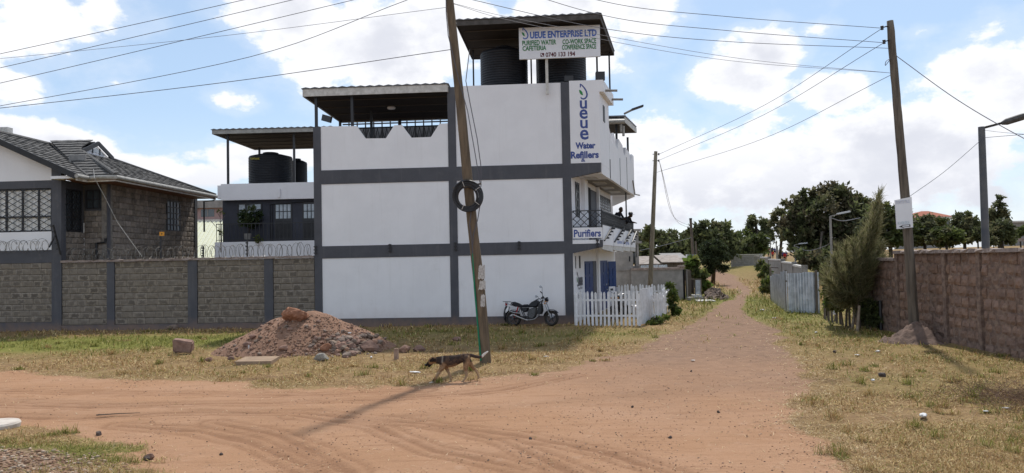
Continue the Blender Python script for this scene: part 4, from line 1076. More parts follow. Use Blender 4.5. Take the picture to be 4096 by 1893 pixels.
# ---------------------------------------------------------------- stone house on the left
E2 = Vector((.034, 1, 0)).normalized()
def xyz(p): return (p.x, p.y, p.z)
def stone_house():
    zof = lambda y, x=200, n=0: FF.sz(x, y, n)[1]
    sof = lambda x, y=900, n=0: FF.sz(x, y, n)[0]
    sc0, sc1 = sof(206), sof(245)
    SX = sof(-420)
    T = thing('stone_house', 'two storey stone house with grey tiled roof behind the left fence', 'house', FF.P(sc0, -4, 0))
    # front face on the fence line
    z = {k: zof(v) for k, v in dict(ground=1325, plinth=1289, b1=1051, b1t=1000, sill=926, head=752, band=721).items()}
    MB().obox(FF, sc0, sc1, -.3, .0, -.1, z['band'] + .5).build('corner_column', M_GREY, T)
    MB().obox(FF, SX, sc0, -.3, -.012, -.2, z['plinth']).build('plinth', M_GREY, T)
    MB().obox(FF, SX, sc0, -.3, -.012, z['b1'], z['b1t']).build('band', M_GREY, T)
    MB().obox(FF, SX, sc0, -.3, -.02, z['b1t'], z['sill']).build('sill_panel', M_WHITE, T)
    MB().obox(FF, SX, sc0, -.3, -.014, z['head'], z['band']).build('lintel_band', M_GREY, T)
    MB().obox(FF, SX, sc0, -.3, -.07, z['plinth'], z['b1']).build('mortar_bed', M_MORTAR, T)
    bm = block_meshes('stone_block', M_STONE)
    lay_blocks(T, FF, bm, 'stone_block', sof(-60), sc0, z['plinth'], z['b1'], .42, .25, -.03, .1, gap=.02, gapx=.004)
    # big window with curtain and diagonal grille
    w = MB().obox(FF, SX, sc0, -.3, -.155, z['sill'], z['head']).build('window', M_CURTAIN, T)
    fr_ = MB()
    for x in (-290, -220, -150, -95, -40, 18, 83, 148, 200):
        s = sof(x); fr_.obox(FF, s - .035, s + .035, -.14, -.09, z['sill'], z['head'])
    for yy in (z['sill'] + .03, zof(865), z['head'] - .03): fr_.obox(FF, SX, sc0 - .01, -.138, -.092, yy - .035, yy + .035)
    fr_.build('frame', M_BLACKMET, w)
    gr = MB(); h = z['head'] - z['sill']; st = .46
    a = sof(-60)
    while a < sc0 + h * 1.8:
        for sg in (1, -1):
            x0, x1 = a - h * 1.75, a; z0, z1 = (z['sill'], z['head']) if sg > 0 else (z['head'], z['sill'])
            c0, c1 = max(x0, sof(-60)), min(x1, sc0 - .03)
            if c1 <= c0: continue
            u0, u1 = (c0 - x0) / (x1 - x0), (c1 - x0) / (x1 - x0)
            gr.bar(FF.P(c0, -.075, z0 + (z1 - z0) * u0), FF.P(c1, -.075, z0 + (z1 - z0) * u1), .02)
        a += st
    gr.build('grille', M_BLACKMET, w)
    # gable
    (sa, za), (se, ze) = FF.sz(-123, 506, .5), FF.sz(305, 700, .5)
    ln = lambda s: za + (ze - za) * (s - sa) / (se - sa)
    MB().prism([FF.P(s, -.01, zz) for s, zz in ((SX, z['band']), (sc1, z['band']), (sc1, ln(sc1) - .12), (sa, za - .12), (SX, za - .12 + (SX - sa) * .46))], FF.n * -.25).build('gable_wall', M_WHITE, T)
    MB().obox(FF, sof(232, 710), se, -.0, .47, FF.sz(260, 720)[1], ze - .02).build('eave_return', M_WHITE, T)
    # roof planes
    A0, E0 = FF.P(sa, .5, za), FF.P(se, .5, ze)
    YE, YR = 31.6, 36.4
    V0 = E0 + E2 * (YE - E0.y) / E2.y
    A1 = A0 + E2 * (YR - A0.y) / E2.y
    zr = A1.z - .0
    E1 = Vector((-16.6, YE - .2, ze)); E2b = Vector((-16.3, 41.3, ze))
    R1 = Vector((-20.25, YR, zr)); k = (zr - ze) / (YR - E1.y)
    H1 = Vector((-20.25, YR - 1.2, zr - 1.2 * k)); H2 = Vector((-20.25, YR + 1.2, zr - 1.2 * k))
    V0.z = ze
    def slope(poly, u, cname):
        poly = [Vector(p) for p in poly]; u = u.normalized()
        nrm = (poly[1] - poly[0]).cross(poly[2] - poly[0]).normalized()
        if nrm.z < 0: nrm = -nrm
        v = nrm.cross(u).normalized()
        if v.z < 0: v = -v
        o = poly[0]
        uv = [((p - o).dot(u), (p - o).dot(v)) for p in poly]
        v0, v1 = min(q[1] for q in uv), max(q[1] for q in uv)
        MB().prism([p - nrm * .05 for p in poly], nrm * -.08).build('roof_deck', M_DARKTRIM, T)
        def lim(vv):
            xs = []
            for i in range(len(uv)):
                (a0, b0), (a1, b1) = uv[i], uv[(i + 1) % len(uv)]
                if (b0 - vv) * (b1 - vv) <= 0 and abs(b1 - b0) > 1e-9: xs.append(a0 + (a1 - a0) * (vv - b0) / (b1 - b0))
            return (min(xs), max(xs)) if len(xs) >= 2 else None
        n = max(3, round((v1 - v0) / .36)); dv = (v1 - v0) / n
        for i in range(n):
            a, b = lim(v0 + dv * i + .001), lim(v0 + dv * (i + 1) - .001)
            if not a or not b: continue
            L = max(a[1] - a[0], b[1] - b[0]); c = max(1, round(L / 1.25)); off = random.uniform(-.3, .3) / c
            for j in range(c):
                f0, f1 = (j / c + (off if 0 < j else 0)), ((j + 1) / c + (off if j + 1 < c else 0))
                P4 = [o + u * (a[0] + (a[1] - a[0]) * f0) + v * (v0 + dv * i), o + u * (a[0] + (a[1] - a[0]) * f1 - .01) + v * (v0 + dv * i),
                      o + u * (b[0] + (b[1] - b[0]) * f1 - .01) + v * (v0 + dv * (i + 1)), o + u * (b[0] + (b[1] - b[0]) * f0) + v * (v0 + dv * (i + 1))]
                # four shallow waves across each tile
                m = MB(); nw = 4; lift, lo = .045 + random.uniform(0, .012), .0
                bot = [P4[0].lerp(P4[1], q / nw) for q in range(nw + 1)]; top = [P4[3].lerp(P4[2], q / nw) for q in range(nw + 1)]
                for q in range(nw):
                    h0, h1 = (.016 * (q % 2)), (.016 * ((q + 1) % 2))
                    m.hexa([bot[q], bot[q + 1], top[q + 1] - nrm * .02, top[q] - nrm * .02, bot[q] + nrm * (lift + h0), bot[q + 1] + nrm * (lift + h1), top[q + 1] + nrm * (.006 + h1), top[q] + nrm * (.006 + h0)])
                m.build('roof_tile', M_TILE, T)
    slope([A0, E0, V0, A1], E2, 'a')
    slope([V0, E1, H1, R1, A1], Vector((1, -.0, 0)), 'b')
    slope([E1, E2b, H2, H1], (E2b - E1), 'c')
    MB().face([A1, R1, Vector((-20.25, 41.6, ze)), Vector((A1.x, 41.6, ze))]).face([R1, H2, E2b, Vector((-20.25, 41.6, ze))]).face([A0, A1, A1 + Vector((-5, 0, -2.3)), A0 + Vector((-5, 0, -2.3))]).build('roof_deck', M_TILE, T)
    up = Vector((0, 0, .05))
    for a, b, r in ((A0, A1, .10), (A1, R1, .10), (H1, E1, .10), (H2, E2b, .08), (A1, V0, .05)):
        MB().tube([a + up, b + up], r, 8).build('ridge_cap' if r > .06 else 'valley_flashing', M_TILE, T)
    # dutch gable with vent window
    ap = R1 + Vector((.18, 0, .06)); h1, h2 = H1 + Vector((.18, -.15, .0)), H2 + Vector((.18, .15, .0))
    g = MB().prism([H1 + Vector((.02, 0, 0)), H2 + Vector((.02, 0, 0)), R1 + Vector((.02, 0, 0))], (.04, 0, 0)).build('gablet', M_WHITE, T)
    MB().prism([H1.lerp(R1, .12) + Vector((.06, .28, .06)), H2.lerp(R1, .12) + Vector((.06, -.28, .06)), R1 + Vector((.06, 0, -.16))], (.02, 0, 0)).build('vent_glass', M_SKYGLASS, g)
    MB().bar(H1.lerp(H2, .36) + Vector((.09, 0, .05)), H1.lerp(H2, .36) + Vector((.09, 0, .36)), .04).bar(H1.lerp(H2, .62) + Vector((.09, 0, .05)), H1.lerp(H2, .62) + Vector((.09, 0, .36)), .04).build('glazing_bar', M_BLACKMET, g)
    for p in (h1, h2): MB().bar(ap, p, .06, .2).build('barge_board', M_DARKTRIM, T)
    MB().bar(A0 + Vector((0, -.04, -.06)), E0 + Vector((0, -.04, -.06)), .06, .24).build('barge_board', M_DARKTRIM, T)
    # eaves: gutter, fascia, soffit
    go = Vector((.1, -.06, -.06))
    MB().tube([E0 + go + Vector((0, -.1, 0)), V0 + go + Vector((.0, -.05, 0)), E1 + Vector((-.6, -.12, -.06)), E1 + Vector((.06, -.1, -.06)), E2b + Vector((.12, .1, -.06))], .085, 10).build('gutter', M_GUTTER, T)
    MB().prism([E0 + Vector((-.6, .2, -.16)), V0 + Vector((0, 0, -.16)), E1 + Vector((0, 0, -.16)), E2b + Vector((0, 0, -.16)), E2b + Vector((-1.2, 0, -.16)), V0 + Vector((-1, 1.5, -.16))], (0, 0, .03)).build('soffit', M_WOODSOFF, T)
    for a, b in ((E0, V0), (V0, E1), (E1, E2b)):
        MB().bar(a + Vector((-.02, .02, -.12)), b + Vector((-.02, .02, -.12)), .03, .2).build('fascia_board', M_FASCIA, T)
    MB().tube([E2b + Vector((.1, -.5, -.12)), E2b + Vector((.1, -.5, -.3)), E2b + Vector((-.45, -.5, -.35)), E2b + Vector((-.45, -.5, -2))], .045, 6).build('downpipe', M_DARKTRIM, T)
    # side of the projecting bay
    PS = FF.P(sc1, 0, 0); F2 = FR(PS, E2)
    t1 = F2.sz(343, 780)[0]
    ztop = ze - .1
    MB().obox(F2, 0.001, t1, -.3, -.1, -.1, ztop).build('side_wall', M_GREY, T)
    bm2 = block_meshes('stone_block', M_STONE2, 5)
    (w0, wz1), (w1, wz0) = F2.sz(258, 755), F2.sz(327, 925)
    lay_blocks(T, F2, bm2, 'stone_block', .35, t1, 2.7, wz0 - .05, .42, .25, -.02, .12)
    def grille_window(F, s0, s1, z0, z1, n, diag, nx, nz, mm):
        wd = MB().obox(F, s0, s1, n - .04, n, z0, z1).build('window', mm, T)
        f_ = MB()
        for i in range(nx + 1): s = s0 + (s1 - s0) * i / nx; f_.obox(F, s - .025, s + .025, n + .002, n + .05, z0, z1)
        for i in range(nz + 1): zz = z0 + (z1 - z0) * i / nz; f_.obox(F, s0, s1, n + .004, n + .048, zz - .025, zz + .025)
        if diag:
            hh = z1 - z0; a = s0 - hh
            while a < s1:
                for sg in (1, -1):
                    x0, x1 = a, a + hh * .9; c0, c1 = max(x0, s0), min(x1, s1)
                    if c1 <= c0: continue
                    u0, u1 = (c0 - x0) / (x1 - x0), (c1 - x0) / (x1 - x0)
                    if sg < 0: u0, u1 = 1 - u0, 1 - u1
                    f_.bar(F.P(c0, n + .07, z0 + hh * u0), F.P(c1, n + .07, z0 + hh * u1), .018)
                a += .2
        f_.build('frame', M_BLACKMET, wd)
    grille_window(F2, w0, w1, wz0, wz1, -.07, True, 2, 3, M_GLASS)
    # set back wall facing the road
    F3 = FR(F2.P(t1, -.1, 0), FF.d)
    L3 = F3.sz(433, 800)[0]
    MB().obox(F3, -.3, L3, -.3, -.08, -.1, ztop).build('wall_core', M_MORTAR, T)
    (a0, az1), (a1, az0) = F3.sz(345, 763), F3.sz(421, 832)
    a0 = max(a0, .02)
    lay_blocks(T, F3, bm2, 'stone_block', .0, L3, 2.7, ztop, .42, .25, -.02, .12, skip=lambda s, zz, l, h: zz > az0 - .1)
    MB().obox(F3, .0, L3, -.2, -.06, az0 - .1, ztop).build('lintel_band', M_GREY, T)
    grille_window(F3, a0, a1, az0, az1, -.05, False, 3, 2, M_GLASS)
    MB().tube([F3.P(.05, .06, 2.8), F3.P(.05, .06, 4.6)], .03, 6).build('waste_pipe', M_FASCIA, T)
    MB().tube([F3.P(L3 - .5, .07, 2.8), F3.P(L3 - .5, .07, 3.7), F3.P(L3 - .1, .07, 3.72), F3.P(L3 - .1, .07, 3.9)], .05, 6).build('waste_pipe', M_DARKTRIM, T)
    # long side wall
    F4 = FR(F3.P(L3, 0, 0), E2)
    L4 = F4.sz(789, 900)[0]
    MB().obox(F4, .0, L4, -.3, -.08, -.1, ztop).build('wall_core', M_MORTAR, T)
    (c0, cz1), (c1, cz0) = F4.sz(671, 803), F4.sz(723, 925)
    lay_blocks(T, F4, bm2, 'stone_block', .0, L4, 2.6, ztop, .43, .265, -.02, .12, skip=lambda s, zz, l, h: (c0 - .1 < s < c1 + .1 and cz0 - .1 < zz < cz1 + .1))
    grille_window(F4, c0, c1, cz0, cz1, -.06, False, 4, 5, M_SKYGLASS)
    MB().obox(F4, -.02, .16, -.06, .01, 2.7, ztop).build('corner_trim', M_GREY, T)
    MB().obox(F4, L4 - .3, L4 + .01, -.3, .012, -.1, ztop).build('corner_trim', M_DARKTRIM, T)
    MB().obox(F4, .0, L4, -.1, .015, 1.5, 3.0).build('band', M_GREY, T)
    # things on the roof
    q = D(310, 640, 33.5)
    an = thing('roof_antenna', 'square grey internet antenna on a short mast on the tiled roof', 'antenna', D(317, 668, 33.3))
    MB().box(q.x - .38, q.x + .38, q.y - .03, q.y + .03, q.z - .2, q.z + .22).build('panel', M_CEMENT, an)
    MB().tube([D(316, 672, 33.3), D(318, 645, 33.4)], .035, 6).build('mast', M_BLACKMET, an)
    for a, b in (((296, 664), (316, 655)), ((336, 668), (316, 655)), ((310, 672), (316, 655))): MB().bar(D(*a, 33.2), D(*b, 33.35), .03).build('brace', M_BLACKMET, an)
    q = D(25, 520, 33.8)
    ch = MB().box(q.x - .18, q.x + .18, q.y - .18, q.y + .18, q.z - .25, q.z + .1).build('vent_cowl', M_FASCIA); tag(ch, 'small pale vent cowl standing on the ridge of the tiled roof', 'vent cowl')
    cb = MB().tube([D(374, 678, 32.3), D(378, 712, 30.95), D(420, 790, 31.2), D(470, 890, 31.4), D(520, 960, 31.3), D(568, 1026, 31.2)], .011, 6).build('hanging_cable', M_GUTTER)
    tag(cb, 'white cable hanging from the tiled roof down to the fence', 'cable')
stone_house()

# ---------------------------------------------------------------- stone fence with razor wire
def stone_fence():
    zt0, zt1 = FF.sz(250, 1046)[1], FF.sz(1250, 1020)[1]
    T = thing('stone_fence', 'stone block fence with charcoal pillars between house and white building', 'fence', FF.P(FF.sz(750, 1200)[0], -.2, 0))
    bm = block_meshes('stone_block', M_STONE, 6)
    s = lambda x: FF.sz(x, 1170)[0]
    bays = [(245, 427), (457, 751), (788, 1057), (1092, 1257)]
    zp = FF.sz(700, 1296)[1]
    for a, b in bays:
        n = 10; s0, s1 = s(a), s(b)
        lay_blocks(T, FF, bm, 'stone_block', s0, s1, zp, zt0 - .06, .43, (zt0 - .06 - zp) / n, -.045, .12, gap=.02, gapx=.004, proud=.006)
    for a, b in ((427, 457), (751, 788), (1057, 1092)):
        MB().obox(FF, s(a), s(b), -.25, .0, -.2, zt0 - .055).build('pillar', M_GREY, T)
    S0, S1 = s(245) + .002, s(1257) - .003
    MB().obox(FF, S0, S1, -.24, -.085, -.3, zt0 - .08).build('mortar_bed', M_MORTAR, T)
    MB().obox(FF, S0 + .001, S1 - .001, -.23, -.004, -.3, zp).build('plinth', M_GREY, T)
    mb = MB(); n = 40
    for i in range(n):
        x0, x1 = S0 + (S1 - S0) * i / n, S0 + (S1 - S0) * (i + 1) / n
        j0, j1 = [.015 * math.sin(i * 2.3 + q) for q in (0, 2.3)]
        zz = zt0 - .06; zh = zz + .09
        mb.hexa([FF.P(x0, .05 + j0, zz), FF.P(x1, .05 + j1, zz), FF.P(x1, -.27, zz), FF.P(x0, -.27, zz), FF.P(x0, .045 + j1, zh + j0), FF.P(x1, .045 + j0, zh + j1), FF.P(x1, -.265, zh + j1), FF.P(x0, -.265, zh + j0)])
    mb.build('coping', M_COPING, T)
    def coil(x0, x1, zc, r, n, label, pitch=.17):
        pts = []; L = x1 - x0; turns = L / pitch; k = int(turns * 12)
        for i in range(k + 1):
            u = i / k; a = u * turns * 2 * math.pi
            rr = r * (1 + .1 * math.sin(u * 37) + .08 * math.sin(u * 91))
            pts.append(FF.P(x0 + L * u + .09 * math.sin(a * .37), n + rr * math.cos(a), zc + rr * math.sin(a) + .03 * math.sin(u * 23)))
        o = MB().tube(pts, .0085, 4).build('razor_wire', mat('razor_steel', (.26, .25, .23), (.14, .12, .1), 8, rough=.5, metal=.5)); tag(o, label, 'razor wire', 'razor wire on the fence tops')
    coil(S0 + .3, s(780), zt0 + .26, .25, -.12, 'razor wire coil on the stone fence in front of the stone house')
    coil(s(790), S1 - .1, zt0 + .27, .26, -.12, 'razor wire coil on the stone fence in front of the annex balcony', .15)
    coil(s(-120), s(206), FF.sz(100, 985)[1], .24, .2, 'razor wire coil before the white sill under the big curtained window', .17)
    def post(px, y0, y1, label, plate=False):
        q = FF.W(px, y1, -.12); r_ = FF.W(px, y0, -.12)
        t = thing('fence_post', label, 'post', q, 'steel posts on the stone fence')
        MB().bar(q, r_, .05).build('post', M_BLACKMET, t)
        st = MB()
        for i in range(4): z = q.z + (r_.z - q.z) * (i + .7) / 4.5; st.box(q.x - .05, q.x + .05, q.y - .06, q.y - .02, z - .025, z + .025)
        st.build('insulator', M_BLACKMET, t)
        if plate:
            pl = MB().box(r_.x - .03, r_.x + .17, r_.y - .06, r_.y - .045, r_.z - .15, r_.z + .02).build('warning_plate', mat('plate_orange', (.62, .27, .03), None, rough=.5), t)
            MB().box(r_.x + .05, r_.x + .09, r_.y - .066, r_.y - .062, r_.z - .09, r_.z - .04).build('warning_mark', M_DARKTRIM, pl)
    post(643, 930, 1034, 'steel fence post carrying a small orange warning plate', True)
    post(813, 985, 1030, 'short steel fence post before the cream sheet roof')
    post(989, 960, 1027, 'steel fence post before the white annex balcony wall')
    br = thing('corner_bracket', 'leaning black electric fence bracket at the house corner', 'bracket', FF.W(243, 1030, -.02))
    MB().bar(FF.W(213, 900, .35), FF.W(243, 1020, .05), .05).build('arm', M_BLACKMET, br)
    MB().bar(FF.W(196, 990, .3), FF.W(222, 940, .3), .05).build('brace', M_BLACKMET, br)
    for k in range(5):
        q = FF.W(213 + 6 * k, 905 + 23 * k, .3); MB().box(q.x - .1, q.x + .0, q.y - .05, q.y, q.z - .03, q.z + .03).build('insulator', M_BLACKMET, br)
stone_fence()

# ---------------------------------------------------------------- seen between the house and the annex
def between():
    t = thing('pink_building', 'distant pink building with grey roof edge between house and annex', 'building', G(840, 1150))
    f = FR((0, 62), (1, 0))
    def R_(a, b, n0, n1, nm, m, par=None): mb = MB(); f.rect(mb, a, b, n0, n1); return mb.build(nm, m, par or t)
    pk = mat('pink_plaster', (.36, .25, .235), (.31, .22, .21), 2, rough=.9)
    R_((760, 828), (960, 1120), -5, 0, 'wall', pk); R_((755, 803), (965, 829), -5.2, .3, 'roof_edge', M_CEMENT)
    w = R_((804, 838), (857, 867), -.3, .012, 'window', M_GLASS); R_((829, 838), (832, 867), .012, .04, 'frame', M_CEMENT, w)
    R_((740, 880), (980, 889), 0, .15, 'ledge', M_FASCIA)
    s = thing('cream_sheet_roof', 'pale cream ribbed sheet roof behind the razor wire', 'roof', G(830, 1200))
    a, b, c, d = D(770, 1040, 47), D(930, 1040, 47), D(930, 888, 55), D(770, 888, 55)
    cm = mat('cream_sheet', (.62, .62, .46), (.55, .55, .42), 4, rough=.5)
    MB().prism([a, b, c, d], (0, 0, -.08)).build('sheet', cm, s)
    for i in range(16):
        u = (i - 5) / 10; p = a.lerp(b, u); q = d.lerp(c, u + .55)
        lo, hi = 0.0, 1.0
        if u < 0: lo = -u / .55
        if u + .55 > 1: hi = (1 - u) / .55
        if hi <= lo: continue
        MB().bar(p.lerp(q, lo) + Vector((0, 0, .03)), p.lerp(q, hi) + Vector((0, 0, .03)), .07, .05).build('rib', cm, s)
    MB().bar(D(770, 886, 55), D(930, 886, 55), .1, .12).build('ridge_cap', M_FASCIA, s)
    for z_, x_ in ((0, -13.5),): pass
    lw = MB().box(a.x, b.x, a.y - .2, a.y, 0, a.z - .1).build('support_wall', M_CEMENT, s)
between()
# ---------------------------------------------------------------- mud brick wall on the right
def mud_wall():
    P0 = Vector((wall_x(27.6), 27.6, 0)); dM = Vector((-.03, -1, 0)); F = FR(P0, dM)
    sy = lambda Y: (27.6 - Y) * math.sqrt(1 + .03 ** 2)
    T = thing('mud_brick_wall', 'reddish brown mud brick wall with rough coping along the right verge', 'wall', F.P(5, -.2, 0))
    bm = rough_block_meshes('brick', M_MUD, 8)
    pil = [26.0, 24.05, 21.25, 19.6, 17.75]
    zf, zn = 2.34, 2.56
    bays = [(27.6, 26.0, zf), (26.0, 24.05, zf), (24.05, 21.25, zn), (21.25, 19.6, zn), (19.6, 17.75, zn), (17.75, 16.2, zn + .1)]
    for a, b, z in bays:
        lay_blocks(T, F, bm, 'brick', sy(a) + .09, sy(b) - .09, -.12, z - .02, .36, .292, -.03, .16, gap=.034, gapx=.02, jitter=.18, proud=.026)
        MB().obox(F, sy(a), sy(b), -.22, -.065, -.4, z - .01).build('mortar_bed', M_MUDM, T)
    for i, y in enumerate(pil):
        mb = MB(); s = sy(y); zz = (zf if y > 24.2 else zn) - .01
        for k in range(6):
            z0, z1 = -.3 + (zz + .3) * k / 6, -.3 + (zz + .3) * (k + 1) / 6; j = random.uniform(-.015, .015)
            mb.obox(F, s - .085 + j, s + .085 + j, -.2, .01 + j, z0, z1)
        mb.build('pillar', M_MUDM, T)
    MB().obox(F, sy(16.2), sy(12.5), -.22, -.02, -.4, zn + .1).build('wall_run', M_MUD, T)
    MB().obox(F, sy(17.66), sy(17.3), -.26, .04, -.3, zn + .24).build('end_pier', M_MUDM, T)
    def cop(y0, y1, z):
        mb = MB(); n = int((y0 - y1) / .22)
        for i in range(n):
            a, b = sy(y0 + (y1 - y0) * i / n), sy(y0 + (y1 - y0) * (i + 1) / n)
            j = [.02 * math.sin(q * 1.7) + .015 * math.sin(q * 4.1) for q in (i, i + 1)]
            mb.hexa([F.P(a, .06 + j[0], z - .01), F.P(b, .06 + j[1], z - .01), F.P(b, -.29, z - .01), F.P(a, -.29, z - .01), F.P(a, .05 + j[1], z + .085 + j[0]), F.P(b, .05 + j[0], z + .085 + j[1]), F.P(b, -.28, z + .08), F.P(a, -.28, z + .08)])
        mb.build('coping', M_COPING, T)
    cop(27.6, 24.1, zf); cop(24.1, 17.66, zn); cop(17.2, 12.6, zn + .1)
    MB().box(wall_x(17.5) - .1, wall_x(17.5) + .3, 17.2, 17.75, zn + .24, zn + .31).build('pier_cap', M_COPING, T)
mud_wall()

# ---------------------------------------------------------------- corrugated zinc fence
def zinc_sheet(mb, a, b, z0, z1a, z1b, pitch=.12, amp=.036):
    a, b = Vector(a), Vector(b); L = (b - a).length; d = (b - a).normalized(); nn = Vector((d.y, -d.x, 0))
    n = max(4, int(L / pitch * 4)); prev = None
    for i in range(n + 1):
        u = i / n; s = u * L; off = amp * math.sin(2 * math.pi * s / pitch)
        p = a + d * s + nn * off
        cur = (p + Vector((0, 0, z0)), p + Vector((0, 0, z1a + (z1b - z1a) * u)))
        if prev: mb.face([prev[0], cur[0], cur[1], prev[1]])
        prev = cur
def zinc_fence():
    c0, c1, c2 = G(3085, 1203), G(3150, 1250), G(3282, 1256)
    T = thing('zinc_fence', 'corrugated zinc sheet fence at the bend of the lane', 'fence', c1)
    top = lambda px, py, p: D(px, py, p.y).z
    n = 7; zt = [top(3081, 1103, c0), top(3154, 1086, c1)]
    for i in range(n):
        a, b = c0.lerp(c1, i / n), c0.lerp(c1, (i + 1) / n - .004)
        h = zt[0] + (zt[1] - zt[0]) * (i + .5) / n + random.uniform(-.06, .06)
        mb = MB(); zinc_sheet(mb, a + Vector((0, 0, -a.z)), b + Vector((0, 0, -b.z)), -.05, h, h + .02); o = mb.build('zinc_sheet', M_GALV, T)
    ztr = top(3220, 1090, c1)
    m = c1.lerp(c2, .51)
    for a, b, h0, h1 in ((c1 + Vector((.03, -.04, 0)), m, ztr - .03, ztr - .01), (m + Vector((-.03, -.03, 0)), c2, ztr + .03, ztr + .03)):
        mb = MB(); zinc_sheet(mb, a, b, -.02, h0, h1); mb.build('zinc_sheet', M_GALV, T)
    for p in (c1 + Vector((.02, .12, 0)), c2 + Vector((-.1, .1, 0)), c0):
        MB().tube([p, p + Vector((0, 0, ztr + .12))], .05, 6).build('post', M_WOODPOLE2, T)
    MB().bar(c1 + Vector((0, .1, 1.4)), c2 + Vector((0, .1, 1.4)), .06).build('rail', M_WOODPOLE2, T)
zinc_fence()

# ---------------------------------------------------------------- scalloped concrete wall up the lane
def lane_wall():
    pts = [(17.6, 45.5), (20.0, 53.5), (22.6, 63), (25.6, 75), (28.4, 86), (30.6, 95)]
    T = thing('lane_wall', 'grey concrete wall stepping up along the right of the lane', 'wall', (17.6, 45.5, 0))
    zt = [1.80, 1.92, 2.08, 2.27, 2.46, 2.6]
    for i in range(5):
        (x0, y0), (x1, y1) = pts[i], pts[i + 1]; f = FR((x0, y0), (-(x1 - x0), -(y1 - y0)))
        L = math.hypot(x1 - x0, y1 - y0); zz = (zt[i] + zt[i + 1]) / 2
        MB().obox(f, -L, 0, -.2, 0, -.3, zz - .1).build('wall_bay', M_CEMENT, T)
        MB().obox(f, -L - .02, -.02, -.24, .05, zz - .1, zz + .02).build('coping', M_FASCIA, T)
        MB().obox(f, -.35, -.02, -.26, .08, -.3, zz + .07).build('pier', M_CEMENT, T)
    F = FR(D(2925, 1045, 100), (1, .02))
    w = thing('far_wall', 'low grey block wall at the end of the lane', 'wall', F.P(2, 0, 0))
    z0 = .5; z1 = D(2950, 1021, 100).z
    MB().obox(F, 0, 4.2, -.2, 0, z0, z1).build('wall_bay', M_CEMENT, w); MB().obox(F, -.1, 4.3, -.25, .06, z1, z1 + .1).build('coping', M_FASCIA, w)
    bm = block_meshes('far_block', M_CEMENT, 3)
    lay_blocks(w, F, bm, 'concrete_block', .3, 2.4, z0 + .25, z1 - .15, .5, .3, .05, .1)
lane_wall()

